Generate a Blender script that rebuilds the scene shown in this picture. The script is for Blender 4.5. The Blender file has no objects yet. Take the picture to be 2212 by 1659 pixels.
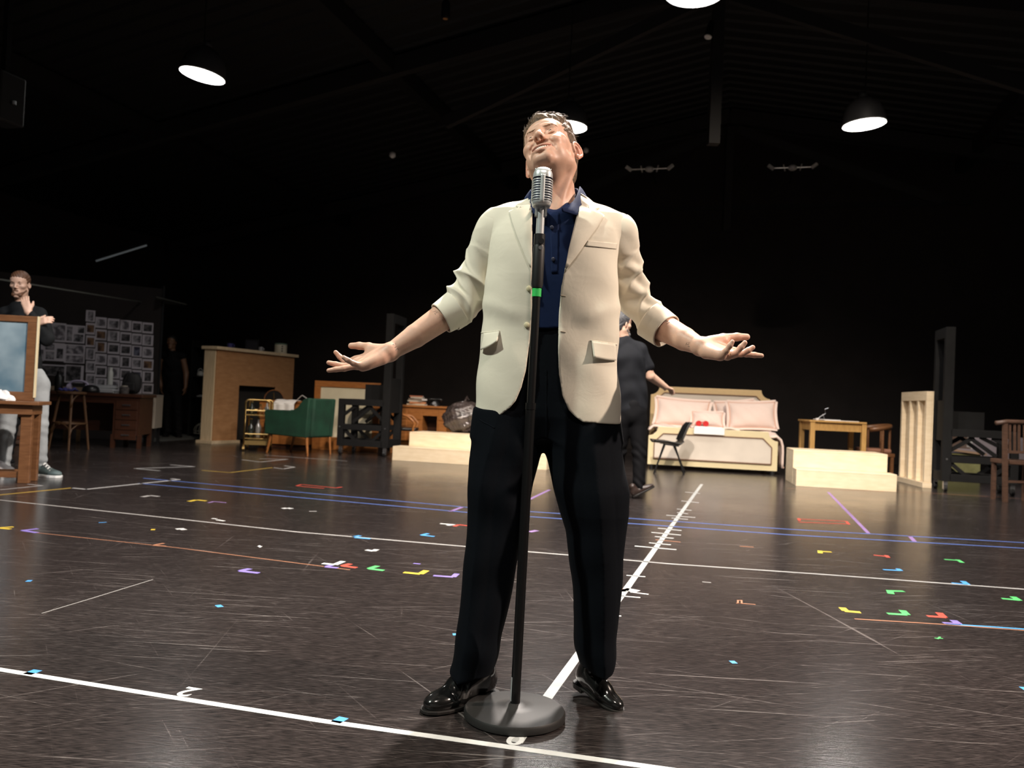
import bpy, bmesh, math, random
import numpy as np
from mathutils import Vector, Matrix
from mathutils.bvhtree import BVHTree
random.seed(7)
SC = bpy.context.scene
COL = SC.collection
# ------------------------------------------------------------------ camera
FPX, CAMH = 1800.0, 0.86
PITCH, ROLL = math.atan(0.0214), math.atan(0.045)
_R0 = np.array([1.0, 0, 0]); _F = np.array([0, math.cos(PITCH), math.sin(PITCH)])
_U0 = np.array([0, -math.sin(PITCH), math.cos(PITCH)])
_U = _U0 * math.cos(ROLL) - _R0 * math.sin(ROLL)
_R = _R0 * math.cos(ROLL) + _U0 * math.sin(ROLL)
_C = np.array([0, 0, CAMH])
cam_data = bpy.data.cameras.new('camera')
cam = bpy.data.objects.new('camera', cam_data); COL.objects.link(cam)
cam.matrix_world = Matrix(((_R[0], _U[0], -_F[0], 0), (_R[1], _U[1], -_F[1], 0), (_R[2], _U[2], -_F[2], CAMH), (0, 0, 0, 1)))
cam_data.sensor_width = 36.0
cam_data.lens = 36.0 * FPX / 2212.0
cam_data.clip_start, cam_data.clip_end = 0.05, 200
cam_data.dof.use_dof = True
cam_data.dof.focus_distance = 2.36
cam_data.dof.aperture_fstop = 5.0
SC.camera = cam
def pdir(x, y): return _F + _R * (x - 1106.0) / FPX + _U * (829.5 - y) / FPX
def P(x, y, z=0.0):                       # the point of a horizontal plane that a photograph pixel shows
    d = pdir(x, y); q = _C + d * (z - CAMH) / d[2]; return Vector(q)
def W(x, y, Y):                           # the point at distance Y (along the view axis on the ground)
    d = pdir(x, y); return Vector(_C + d * Y / d[1])
PHI = math.radians(16.2)                  # the hall's length axis, turned against the view axis
def room(x, y, z=0.0):
    return Vector((x * math.cos(PHI) + y * math.sin(PHI), -x * math.sin(PHI) + y * math.cos(PHI), z))
# ------------------------------------------------------------------ world, exposure, lamps
w = bpy.data.worlds.new('hall'); SC.world = w; w.use_nodes = True
w.node_tree.nodes['Background'].inputs[0].default_value = (0.55, 0.6, 0.7, 1)
w.node_tree.nodes['Background'].inputs[1].default_value = 0.004
SC.view_settings.view_transform = 'Standard'; SC.view_settings.look = 'None'
SC.view_settings.exposure = 0.0; SC.view_settings.gamma = 1.0; SC.view_settings.use_curve_mapping = False
SC.cycles.use_denoising = True
SC.cycles.max_bounces = 6
SC.cycles.sample_clamp_indirect = 4.0
def spot(name, loc, target, watts, colour, size=0.22, angle=120, blend=0.5):
    l = bpy.data.lights.new(name, 'SPOT'); l.energy = watts; l.color = colour
    l.shadow_soft_size = size; l.spot_size = math.radians(angle); l.spot_blend = blend
    o = bpy.data.objects.new(name, l); COL.objects.link(o); o.location = loc
    o.rotation_euler = (Vector(target) - Vector(loc)).to_track_quat('-Z', 'Y').to_euler(); return o
# rehearsal-hall lamps out of view, plus added fill lights
spot('hall_or_fill_spot', (5.3, 1.75, 4.5), (0.1, 2.45, 1.1), 2050, (1.0, 0.80, 0.66), 0.07, 50, 0.5)
spot('hall_or_fill_spot', (-3.0, 0.9, 4.7), (0.05, 2.45, 1.0), 900, (0.93, 1.0, 0.88), 0.10, 60, 0.5)
spot('hall_or_fill_spot', (0.4, -0.4, 5.2), (0.1, 2.45, 1.3), 300, (1.0, 0.88, 0.78), 0.25, 60, 0.5)  # added warm front fill on the singer
spot('hall_or_fill_spot', (3.2, 4.6, 6.0), (2.8, 11.4, 0.2), 3100, (1.0, 0.86, 0.70), 0.12, 68, 0.8)
spot('hall_or_fill_spot', (-1.0, 5.0, 5.8), (-1.6, 12.2, 0.4), 1500, (1.0, 0.82, 0.64), 0.15, 55, 0.8)
spot('hall_or_fill_spot', (-3.0, 3.0, 5.2), (-4.1, 7.3, 0.9), 820, (0.95, 0.97, 1.0), 0.12, 27, 0.7)
spot('hall_or_fill_lamp', (-3.0, -5.5, 4.4), (-3.0, -9.0, 1.6), 300, (1.0, 0.95, 0.9), 0.2, 130, 0.6)  # added, unseen: lights the pale near wall for fill and chrome reflections
spot('hall_or_fill_lamp', (3.0, -5.5, 4.4), (3.0, -9.0, 1.6), 300, (1.0, 0.95, 0.9), 0.2, 130, 0.6)  # its twin, likewise added to light the near wall
spot('hall_or_fill_spot', (-0.6, 3.4, 5.6), (1.3, 8.0, 1.0), 520, (1.0, 0.9, 0.8), 0.12, 34, 0.7)  # added spot that brightens the man walking to the bed
spot('hall_or_fill_lamp', (0.58, 4.52, 4.4), (0.58, 4.5, 0.0), 2100, (1.0, 0.90, 0.82), 0.09, 140, 0.25)      # the ridge row's next lamp, above the frame
LAMP_W = 170
# ------------------------------------------------------------------ materials
MATS = {}
def mat(name, col, rough=0.6, metal=0.0, noise=0.0, nscale=20.0, bump=0.0, bscale=200.0, stretch=None, col2=None, spec=0.5, sheen=0.0, coat=0.0, vcol=None, sss=0.0, bump2=0.0, bscale2=20.0):
    if name in MATS: return MATS[name]
    m = bpy.data.materials.new(name); m.use_nodes = True; nt = m.node_tree; N = nt.nodes; L = nt.links
    b = N['Principled BSDF']
    b.inputs['Roughness'].default_value = rough; b.inputs['Metallic'].default_value = metal
    b.inputs['Base Color'].default_value = (*col, 1); b.inputs['Specular IOR Level'].default_value = spec
    if sheen: b.inputs['Sheen Weight'].default_value = sheen; b.inputs['Sheen Roughness'].default_value = 0.6
    if coat: b.inputs['Coat Weight'].default_value = coat; b.inputs['Coat Roughness'].default_value = 0.06
    if sss:
        b.inputs['Subsurface Weight'].default_value = sss; b.inputs['Subsurface Radius'].default_value = (1.0, 0.35, 0.2)
        b.inputs['Subsurface Scale'].default_value = 0.006
    tc = N.new('ShaderNodeTexCoord'); mp = N.new('ShaderNodeMapping'); L.new(tc.outputs['Object'], mp.inputs[0])
    if stretch: mp.inputs['Scale'].default_value = stretch
    src = None
    if vcol:
        a = N.new('ShaderNodeVertexColor'); a.layer_name = vcol; src = a.outputs[0]
    if noise or col2:
        t = N.new('ShaderNodeTexNoise'); t.inputs['Scale'].default_value = nscale; t.inputs['Detail'].default_value = 6
        L.new(mp.outputs[0], t.inputs['Vector'])
        r = N.new('ShaderNodeValToRGB'); r.color_ramp.elements[0].position = 0.3; r.color_ramp.elements[1].position = 0.72
        c2 = col2 or tuple(c * (1 - noise) for c in col)
        r.color_ramp.elements[0].color = (*c2, 1); r.color_ramp.elements[1].color = (*col, 1)
        L.new(t.outputs[0], r.inputs[0])
        if src:
            mx = N.new('ShaderNodeMix'); mx.data_type = 'RGBA'; mx.blend_type = 'MULTIPLY'; mx.inputs[0].default_value = 1
            L.new(src, mx.inputs[6]); L.new(r.outputs[0], mx.inputs[7]); src = mx.outputs[2]
        else: src = r.outputs[0]
    if src: L.new(src, b.inputs['Base Color'])
    if bump:
        t2 = N.new('ShaderNodeTexNoise'); t2.inputs['Scale'].default_value = bscale; t2.inputs['Detail'].default_value = 3
        L.new(mp.outputs[0], t2.inputs['Vector'])
        bp = N.new('ShaderNodeBump'); bp.inputs['Strength'].default_value = bump; bp.inputs['Distance'].default_value = 0.01
        L.new(t2.outputs[0], bp.inputs['Height']); L.new(bp.outputs[0], b.inputs['Normal'])
        if bump2:
            t3 = N.new('ShaderNodeTexNoise'); t3.inputs['Scale'].default_value = bscale2; t3.inputs['Detail'].default_value = 4; t3.inputs['Distortion'].default_value = .8; L.new(mp.outputs[0], t3.inputs['Vector'])
            b3 = N.new('ShaderNodeBump'); b3.inputs['Strength'].default_value = bump2; b3.inputs['Distance'].default_value = 0.02; L.new(t3.outputs[0], b3.inputs['Height']); L.new(b3.outputs[0], bp.inputs['Normal'])
    MATS[name] = m; return m
def emat(name, col, strength):
    m = bpy.data.materials.new(name); m.use_nodes = True; b = m.node_tree.nodes['Principled BSDF']
    b.inputs['Base Color'].default_value = (*col, 1); b.inputs['Emission Color'].default_value = (*col, 1)
    b.inputs['Emission Strength'].default_value = strength; MATS[name] = m; return m
def wood(name, c1, c2, scale=(3, 3, 30), rough=0.5, bump=0.02):
    return mat(name, c1, rough, noise=0.1, col2=c2, nscale=3.0, stretch=scale, bump=bump, bscale=8.0)
black_paint = mat('black_paint', (0.0065, 0.0065, 0.007), 0.75, noise=0.4, nscale=9, spec=0.22)
black_wall = mat('black_wall', (0.026, 0.0205, 0.0195), 0.9, noise=0.3, nscale=2.5, bump=0.15, bscale=60)
roof_black = mat('roof_black', (0.0035, 0.0035, 0.004), 0.7)
beam_grey = mat('beam_grey', (0.015, 0.0135, 0.0135), 0.7)
black_plastic = mat('black_plastic', (0.012, 0.012, 0.013), 0.35)
chrome = mat('chrome', (0.78, 0.79, 0.80), 0.12, 1.0)
steel = mat('steel', (0.55, 0.56, 0.58), 0.3, 1.0)
brass = mat('brass', (0.55, 0.38, 0.15), 0.34, 1.0)
ply_pale = wood('ply_pale', (0.78, 0.65, 0.47), (0.69, 0.55, 0.37), (2.2, 2.2, 9))
ply_brown = wood('ply_brown', (0.42, 0.225, 0.105), (0.32, 0.16, 0.07), (2, 2, 7))
pine = wood('pine', (0.62, 0.50, 0.34), (0.50, 0.39, 0.25), (14, 14, 2))
oak = wood('oak', (0.56, 0.33, 0.11), (0.42, 0.23, 0.07), (18, 3, 3))
orange_wood = wood('orange_wood', (0.38, 0.15, 0.04), (0.26, 0.09, 0.022), (3, 3, 16), 0.4)
dark_wood = wood('dark_wood', (0.062, 0.021, 0.0095), (0.034, 0.012, 0.006), (3, 3, 16), 0.4)
brown_wood = wood('brown_wood', (0.19, 0.085, 0.035), (0.12, 0.05, 0.02), (3, 3, 18), 0.4)
yellow_wood = wood('yellow_wood', (0.42, 0.26, 0.09), (0.30, 0.17, 0.06), (3, 3, 18), 0.45)
cream_board = mat('cream_board', (0.66, 0.60, 0.44), 0.6, noise=0.12, nscale=4)
white_cloth = mat('white_cloth', (0.78, 0.76, 0.74), 0.9, noise=0.08, nscale=8, bump=0.2, bscale=30)
white_paper = mat('white_paper', (0.80, 0.79, 0.78), 0.8)
green_velvet = mat('green_velvet', (0.007, 0.055, 0.027), 0.8, noise=0.5, nscale=5)
# ------------------------------------------------------------------ mesh helpers
ROOTM = {}
class MB:
    def __init__(self): self.v = []; self.f = []
    def add(self, vs, fs):
        n = len(self.v); self.v += [Vector(q) for q in vs]; self.f += [tuple(i + n for i in q) for q in fs]; return self
    def box(self, c, s, rot=None):
        c = Vector(c); h = [q / 2 for q in s]; vs = []
        for z in (-1, 1):
            for y in (-1, 1):
                for x in (-1, 1):
                    q = Vector((x * h[0], y * h[1], z * h[2]))
                    if rot is not None: q = rot @ q
                    vs.append(c + q)
        return self.add(vs, [(0, 2, 3, 1), (4, 5, 7, 6), (0, 1, 5, 4), (2, 6, 7, 3), (0, 4, 6, 2), (1, 3, 7, 5)])
    def b6(self, x0, x1, y0, y1, z0, z1): return self.box(((x0 + x1) / 2, (y0 + y1) / 2, (z0 + z1) / 2), (abs(x1 - x0), abs(y1 - y0), abs(z1 - z0)))
    def bar(self, a, b, w_, h_, up=(0, 0, 1)):
        a, b = Vector(a), Vector(b); t = (b - a).normalized(); u = Vector(up)
        if abs(t.dot(u)) > 0.98: u = Vector((0, 1, 0))
        s = t.cross(u).normalized(); u = s.cross(t)
        R = Matrix((s, t, u)).transposed(); return self.box((a + b) / 2, (w_, (b - a).length, h_), R)
    def tube(self, pts, rad, seg=10, cap=True, flat=None):
        pts = [Vector(q) for q in pts]; n = len(pts); rad = rad if isinstance(rad, (list, tuple)) else [rad] * n
        vs = []; u = None
        for i, q in enumerate(pts):
            t = (pts[min(i + 1, n - 1)] - pts[max(i - 1, 0)]).normalized()
            if u is None:
                u = Vector((0, 0, 1)) if abs(t.z) < 0.9 else Vector((0, 1, 0))
            s = t.cross(u)
            s.normalize(); u = s.cross(t).normalized()
            for k in range(seg):
                a = 2 * math.pi * k / seg
                vs.append(q + (s * math.cos(a) + u * math.sin(a) * (flat or 1)) * rad[i])
        fs = [(i * seg + k, i * seg + (k + 1) % seg, (i + 1) * seg + (k + 1) % seg, (i + 1) * seg + k) for i in range(n - 1) for k in range(seg)]
        if cap: fs += [tuple(range(seg))[::-1], tuple(range((n - 1) * seg, n * seg))]
        return self.add(vs, fs)
    def lathe(self, prof, seg=24, c=(0, 0, 0), cap=True):
        c = Vector(c); vs = [c + Vector((r * math.cos(2 * math.pi * k / seg), r * math.sin(2 * math.pi * k / seg), z)) for r, z in prof for k in range(seg)]
        n = len(prof)
        fs = [(i * seg + k, i * seg + (k + 1) % seg, (i + 1) * seg + (k + 1) % seg, (i + 1) * seg + k) for i in range(n - 1) for k in range(seg)]
        if cap: fs += [tuple(range(seg))[::-1], tuple(range((n - 1) * seg, n * seg))]
        return self.add(vs, fs)
    def prism(self, poly, d0, d1, fn):
        n = len(poly); vs = [fn(a, b, d0) for a, b in poly] + [fn(a, b, d1) for a, b in poly]
        return self.add(vs, [tuple(range(n))[::-1], tuple(range(n, 2 * n))] + [(i, (i + 1) % n, n + (i + 1) % n, n + i) for i in range(n)])
    def grid(self, fn, nu, nv, wrap=False):
        vs = [fn(i / (nu if wrap else nu - 1), j / (nv - 1)) for j in range(nv) for i in range(nu)]
        fs = []
        for j in range(nv - 1):
            for i in range(nu if wrap else nu - 1):
                k = (i + 1) % nu; fs.append((j * nu + i, j * nu + k, (j + 1) * nu + k, (j + 1) * nu + i))
        return self.add(vs, fs)
    def build(self, name, m, parent=None, smooth=False, bevel=0.0, world=False, solid=0.0, sub=0, fix=True):
        me = bpy.data.meshes.new(name); vs = self.v
        if world and parent is not None: inv = ROOTM[parent.name].inverted(); vs = [inv @ q for q in vs]
        me.from_pydata([tuple(q) for q in vs], [], self.f); me.validate()
        if fix:
            bm = bmesh.new(); bm.from_mesh(me); bmesh.ops.recalc_face_normals(bm, faces=bm.faces); bm.to_mesh(me); bm.free()
        o = bpy.data.objects.new(name, me); COL.objects.link(o); me.materials.append(m)
        if smooth:
            me.shade_smooth()
            if smooth == 'auto': me.set_sharp_from_angle(angle=0.7)
        if parent is not None: o.parent = parent
        if solid:
            md = o.modifiers.new('solid', 'SOLIDIFY'); md.thickness = solid; md.offset = 0
        if bevel:
            md = o.modifiers.new('bevel', 'BEVEL'); md.width = bevel; md.segments = 2; md.limit_method = 'ANGLE'
        if sub:
            md = o.modifiers.new('sub', 'SUBSURF'); md.levels = sub; md.render_levels = sub
        return o
def tag(o, label=None, cat=None, group=None, kind=None):
    if label: o['label'] = label
    if cat: o['category'] = cat
    if group: o['group'] = group
    if kind: o['kind'] = kind
    return o
def thing(name, label, cat, loc=(0, 0, 0), rz=0.0, group=None):
    o = bpy.data.objects.new(name, None); COL.objects.link(o); o.location = loc; o.rotation_euler = (0, 0, rz)
    o.empty_display_size = 0.1
    ROOTM[o.name] = Matrix.Translation(Vector(loc)) @ Matrix.Rotation(rz, 4, 'Z'); return tag(o, label, cat, group)
def part(name, m, parent, fn, **k):
    b = MB(); fn(b); return b.build(name, m, parent, **k)
def front(a, b, z=0.0):                  # floor edge seen from pixel a to pixel b: place, turn, length
    A, B = P(*a, z), P(*b, z); d = B - A; return A, math.atan2(d.y, d.x), d.length
def dup(root, loc, rz, label, group=None):
    r = root.copy(); COL.objects.link(r); r.location = loc; r.rotation_euler = (0, 0, rz); r['label'] = label
    if group: r['group'] = group
    for ch in root.children:
        c = ch.copy(); COL.objects.link(c); c.parent = r
        for g in ch.children:
            d = g.copy(); COL.objects.link(d); d.parent = c
    return r
RX = lambda a: Matrix.Rotation(a, 3, 'X')
RY = lambda a: Matrix.Rotation(a, 3, 'Y')
RZ = lambda a: Matrix.Rotation(a, 3, 'Z')
def tri(x): return x
# ------------------------------------------------------------------ the hall
def floor_mat():
    m = bpy.data.materials.new('dance_floor'); m.use_nodes = True; nt = m.node_tree; N = nt.nodes; L = nt.links
    b = N['Principled BSDF']; tc = N.new('ShaderNodeTexCoord')
    def mapped(scale, rot):
        a = N.new('ShaderNodeMapping'); a.inputs['Rotation'].default_value = (0, 0, math.radians(rot)); L.new(tc.outputs['Object'], a.inputs[0])
        c = N.new('ShaderNodeMapping'); c.inputs['Scale'].default_value = scale; L.new(a.outputs[0], c.inputs[0]); return c.outputs[0]
    def noise(vec, s, d=4, dist=0.0):
        t = N.new('ShaderNodeTexNoise'); t.inputs['Scale'].default_value = s; t.inputs['Detail'].default_value = d; t.inputs['Distortion'].default_value = dist
        L.new(vec, t.inputs['Vector']); return t.outputs[0]
    def ramp(x, a, c):
        r = N.new('ShaderNodeMapRange'); r.inputs[1].default_value = a; r.inputs[2].default_value = c; L.new(x, r.inputs[0]); return r.outputs[0]
    def math_(op, x, y):
        q = N.new('ShaderNodeMath'); q.operation = op
        for i, v in enumerate((x, y)):
            if isinstance(v, (int, float)): q.inputs[i].default_value = v
            else: L.new(v, q.inputs[i])
        return q.outputs[0]
    tot = None                              # thin scratches in many directions, a few of them curved
    for sc, rot, s, lo, hi, wt, ds in (((.55, 34, 1), 3, 2.2, .63, .73, .75, .25), ((.6, 40, 1), -13, 2.6, .635, .74, .7, .3), ((.5, 30, 1), 21, 2.4, .645, .75, .65, .5), ((.5, 30, 1), 58, 2.3, .665, .76, .5, .6),
                                   ((.6, 36, 1), -41, 2.2, .66, .76, .55, .5), ((.35, 22, 1), 84, 2.0, .68, .77, .45, .9), ((.8, 60, 1), 8, 6.0, .58, .72, .45, .2), ((.8, 60, 1), -22, 6.0, .60, .73, .40, .2)):
        x = ramp(noise(mapped(sc, rot), s, 5, ds), lo, hi); x = math_('MULTIPLY', x, wt); tot = x if tot is None else math_('MAXIMUM', tot, x)
    patch = ramp(noise(mapped((1, 1, 1), 0), 0.8, 4), .32, .68)
    fine = ramp(noise(mapped((1, 5, 1), 5), 30, 8), .36, .74)
    fine2 = ramp(noise(mapped((1, 9, 1), -18), 16, 8), .42, .72)
    scr = math_('MULTIPLY', tot, math_('ADD', math_('MULTIPLY', patch, 0.7), 0.5))
    val = math_('ADD', math_('MULTIPLY', scr, 1.0), math_('ADD', math_('MULTIPLY', fine, 0.26), math_('MULTIPLY', fine2, 0.18)))
    c = N.new('ShaderNodeValToRGB'); e = c.color_ramp.elements; e[0].color = (0.0085, 0.0074, 0.0074, 1); e[1].color = (0.23, 0.21, 0.20, 1)
    k = e.new(0.34); k.color = (0.042, 0.0335, 0.032, 1)
    L.new(val, c.inputs[0]); L.new(c.outputs[0], b.inputs['Base Color'])
    rr = math_('ADD', math_('MULTIPLY', patch, 0.05), math_('ADD', math_('MULTIPLY', scr, 0.16), 0.185)); L.new(rr, b.inputs['Roughness'])
    b.inputs['Specular IOR Level'].default_value = 0.5
    bp = N.new('ShaderNodeBump'); bp.inputs['Strength'].default_value = 0.05; bp.inputs['Distance'].default_value = 0.004
    L.new(fine, bp.inputs['Height']); L.new(bp.outputs[0], b.inputs['Normal'])
    return m
hall = Matrix(((math.cos(PHI), math.sin(PHI), 0), (-math.sin(PHI), math.cos(PHI), 0), (0, 0, 1)))
def rbox(b, x0, x1, y0, y1, z0, z1): return b.box(room((x0 + x1) / 2, (y0 + y1) / 2, (z0 + z1) / 2), (x1 - x0, y1 - y0, z1 - z0), hall)
XL, XR, YF, YB, RIDGE, EAVE = -13.2, 11.2, 17.4, -9.0, 6.35, 4.05
XM = -0.62
fl = rbox(MB(), XL, XR, YB, YF, -0.1, 0).build('floor', floor_mat()); tag(fl, kind='structure')
# the dance floor's seams: thin dark joints raised a hair above it
def roof_z(x): return RIDGE + 0.28 - abs(x - XM) * (RIDGE - EAVE) / 11.9
tag(rbox(MB(), XL, XR, YF, YF + .2, -.1, 6.8).build('wall_far', black_wall), kind='structure')
tag(rbox(MB(), XL - .2, XL, YB, YF, -.1, 6.8).build('wall_left', black_wall), kind='structure')
tag(rbox(MB(), XR, XR + .2, YB, YF, -.1, 6.8).build('wall_right', black_wall), kind='structure')
tag(rbox(MB(), XL, XR, YB - .2, YB, -.1, 6.8).build('wall_near', mat('pale_wall', (.42, .41, .39), .8, noise=.1, nscale=1)), kind='structure')
def roof(b):                             # corrugated sheets running up the slope to the ridge
    for s in (-1, 1):
        x1 = XL if s < 0 else XR; ys = []; y = YB
        while y < YF: ys += [(y, 0), (y + .16, 0), (y + .19, .035), (y + .27, .035)]; y += .3
        ys.append((YF, 0)); n = len(b.v)
        vs = []
        for y, d in ys: vs += [room(XM, y, roof_z(XM) + .02 + d), room(x1, y, roof_z(x1) + .02 + d)]
        b.add(vs, [(2 * i, 2 * i + 1, 2 * i + 3, 2 * i + 2) for i in range(len(ys) - 1)])
b = MB(); roof(b); ceil_ = tag(b.build('ceiling', roof_black, fix=False), kind='structure')
def beam(b, p, q, w_, h_): b.bar(room(*p), room(*q), w_, h_)
for k, yr in enumerate((5.6, 10.9, 16.2)):
    t = tag(bpy.data.objects.new('trim_%d' % (k + 1), None), kind='structure'); COL.objects.link(t); t.location = room(XM, yr, RIDGE); t.rotation_euler = (0, 0, -PHI)
    ROOTM[t.name] = Matrix.Translation(t.location) @ Matrix.Rotation(-PHI, 4, 'Z')
    for s, x1 in ((-1, XL + .1), (1, XR - .1)):
        part('rafter', beam_grey, t, lambda b: beam(b, (XM, yr, roof_z(XM) - .16), (x1, yr, roof_z(x1) - .16), .14, .26), world=True)
        part('brace', beam_grey, t, lambda b: beam(b, (XM + s * .15, yr, RIDGE - .15), (XM + s * 3.7, yr, 4.75), .10, .16), world=True)
    part('king_post', beam_grey, t, lambda b: beam(b, (XM, yr, RIDGE - .1), (XM, yr, 4.28), .14, .14), world=True)
    if k != 1: part('tie_beam', beam_grey, t, lambda b: beam(b, (XM - 4.2, yr, 4.72), (XM + 4.2, yr, 4.72), .07, .07), world=True).data.materials[0] = roof_black
for k, x in enumerate((-9.2, -5.2, 3.6, 7.4)):
    z = roof_z(x) - .12
    tag(rbox(MB(), x - .09, x + .09, YB, YF, z - .12, z + .12).build('beam_%d' % (k + 1), roof_black), kind='structure')
# ------------------------------------------------------------------ pendant lamps
lamp_shade = mat('lamp_shade', (0.05, 0.05, 0.055), 0.5); lamp_in = mat('lamp_inside', (0.9, 0.9, 0.9), 0.5); lamp_glow = emat('lamp_glow', (1.0, 0.97, 0.93), 26)
def pendant(px, py, z, label, tilt=(0, 0), watts=None):
    c = P(px, py, z); xr, yr = c.x * math.cos(PHI) - c.y * math.sin(PHI), c.x * math.sin(PHI) + c.y * math.cos(PHI)
    t = thing('pendant_lamp', label, 'lamp', c, 0, 'dome pendant lamps')
    dome = [(.255, 0), (.252, .03), (.243, .09), (.225, .16), (.195, .22), (.15, .27), (.09, .31), (.05, .325)]
    o1 = part('shade', lamp_shade, t, lambda b: b.lathe(dome, 40, cap=False), smooth=True, solid=.006)
    o2 = part('diffuser', lamp_glow, t, lambda b: b.lathe([(.0, .012), (.12, .008), (.243, .012), (.243, .02)], 40, cap=False), smooth=True)
    o3 = part('rim', lamp_in, t, lambda b: b.lathe([(.25, -.004), (.258, -.004), (.258, .008), (.25, .008), (.25, -.004)], 40, cap=False), smooth=True)
    o4 = part('canopy', lamp_shade, t, lambda b: b.lathe([(.05, .32), (.055, .36), (.03, .40)], 20), smooth=True)
    zt = roof_z(xr) - .02 - z
    o5 = part('cord', black_plastic, t, lambda b: b.tube([(0, 0, .39), (0, 0, zt * .5 + .2), (0, 0, zt)], .008, 6))
    for o in (o1, o2, o3, o4): o.rotation_euler = (math.radians(tilt[0]), math.radians(tilt[1]), 0)
    l = bpy.data.lights.new('pendant_light', 'SPOT'); l.energy = watts or LAMP_W; l.color = (1.0, 0.95, 0.90); l.spot_size = math.radians(150); l.spot_blend = .6; l.shadow_soft_size = .16
    lo = bpy.data.objects.new('pendant_light', l); COL.objects.link(lo); lo.location = c + Vector((0, 0, -.06)); return t
pendant(437, 163, 4.45, 'black dome pendant lamp hanging over the pinboard side of the hall', (0, 8), 60)
pendant(1226, 274, 4.45, 'black dome pendant lamp half hidden behind the singer\'s head', (0, 3))
pendant(1867, 269, 4.45, 'black dome pendant lamp hanging above the pale wooden steps at right', (0, -5))
pendant(1500, -14, 4.45, 'black dome pendant lamp cut off by the top edge of the photo', watts=420)
# small fittings under the roof
white_plastic = mat('white_plastic', (0.7, 0.69, 0.68), 0.5)
for px, side in ((1403, 'nearer the singer\'s head'), (1712, 'nearer the right pendant lamp')):
    c = W(px, 366 - (px > 1500) * 3, 15.2)
    t = thing('emergency_light', 'white twin-armed emergency light high on the far wall, %s' % side, 'light', c, -PHI, 'twin emergency lights on the far wall')
    part('body', white_plastic, t, lambda b: b.lathe([(.05, -.04), (.075, -.02), (.075, .03), (.05, .05)], 12), smooth=True)
    part('arm', steel, t, lambda b: b.tube([(-.34, 0, .01), (.34, 0, .01)], .012, 6))
    for s in (-1, 1):
        part('lamp_head', white_plastic, t, lambda b: b.bar((s * .33, 0, -.01), (s * .43, -.03, .06), .05, .05))
        part('bracket', white_plastic, t, lambda b: b.bar((s * .13, 0, -.05), (s * .16, 0, .07), .02, .02))
    part('mount', black_paint, t, lambda b: b.bar((0, 0, .02), (0, (YF - 15.2) * .5, .02), .02, .02))
for px, py, Y, lab in ((848, 335, 12.5, 'small white detector on a looping cable under the left roof'), (1266, 325, 14.5, 'tiny pale detector on the far wall beside the singer\'s ear')):
    c = W(px, py, Y); t = thing('detector', lab, 'detector', c)
    part('body', white_plastic, t, lambda b: b.lathe([(.02, -.045), (.05, -.02), (.045, .03), (.015, .05)], 12), smooth=True)
    part('cable', black_plastic, t, lambda b: b.tube([(0, 0, .03), (.05, .1, .2), (.45, .2, .42), (.9, .2, .62), (1.5, .3, .55), (2.1, .4, .5)], .009, 5))
t = thing('spotlight', 'small dark spotlight clamped to the roof at the top edge of the photo', 'light', W(963, 18, 9.5), 0)
part('can', black_paint, t, lambda b: b.lathe([(.03, -.12), (.05, -.1), (.05, .06), (.03, .09)], 14), smooth=True)
part('yoke', black_paint, t, lambda b: b.bar((0, 0, .08), (0, 0, .3), .02, .05)); part('lens', mat('amber_lens', (.5, .25, .1), .2), t, lambda b: b.lathe([(0.001, -.121), (.028, -.123)], 14, cap=False))
t = thing('spotlight', 'small spotlight on the king post just below the brightest pendant lamp', 'light', W(1537, 66, 10.2), 0)
part('can', black_paint, t, lambda b: b.tube([(0, 0, .1), (-.05, -.05, -.1)], [.04, .05], 12)); part('lens', white_plastic, t, lambda b: b.tube([(-.05, -.05, -.101), (-.052, -.052, -.11)], .045, 12))
part('yoke', steel, t, lambda b: b.bar((0, 0, .08), (.03, .3, .16), .03, .03))
t = thing('loudspeaker', 'black loudspeaker hanging in the top left corner of the photo', 'speaker', W(8, 215, 7.0), -PHI)
part('cabinet', roof_black, t, lambda b: b.box((0, 0, 0), (.2, .26, .42)), bevel=.02); part('grille', mat('grille', (.03, .03, .03), .6), t, lambda b: b.box((0, -.135, -.02), (.17, .015, .34)))
part('bracket', black_paint, t, lambda b: b.bar((0, 0, .2), (0, 0, 1.0), .05, .05)); part('knob', steel, t, lambda b: b.lathe([(.02, 0), (.02, .03)], 10, (.11, 0, -.05)))
t = thing('strip_light', 'thin grey strip of light under the left side of the roof', 'light', W(260, 547, 14), 0)
a, c = W(207, 564, 14) - W(260, 547, 14), W(317, 530, 14.4) - W(260, 547, 14)
part('tube', emat('strip_glow', (.7, .8, .85), .025), t, lambda b: b.bar(a, c, .03, .03)); part('housing', black_paint, t, lambda b: b.bar(a + Vector((0, .02, .04)), c + Vector((0, .02, .04)), .06, .05))
# ------------------------------------------------------------------ tape on the floor
def tape(name, label, col, segs, width=0.025, cat='tape mark', group=None):
    b = MB(); pts = [P(*q) for sg in segs for q in sg]; c = sum(pts, Vector()) / len(pts)
    t0 = 0.0006
    for i, sg in enumerate(segs):
        for j in range(len(sg) - 1):
            A, B = P(*sg[j]) - c, P(*sg[j + 1]) - c; d = (B - A).normalized(); n = Vector((-d.y, d.x, 0)) * width / 2
            z = t0 * (1 + 0.35 * (i % 3) + 0.5 * (len(segs) > 3 and i == 0))
            vs = [A - n, B - n, B + n, A + n]
            b.add([(q.x, q.y, .0001) for q in vs] + [(q.x, q.y, z) for q in vs], [(0, 3, 2, 1), (4, 5, 6, 7), (0, 1, 5, 4), (1, 2, 6, 5), (2, 3, 7, 6), (3, 0, 4, 7)])
    m = mat('tape_' + col, TAPE[col], 0.5, noise=0.25, nscale=9)
    o = b.build(name, m); o.location = c; return tag(o, label, cat, group)
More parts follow.
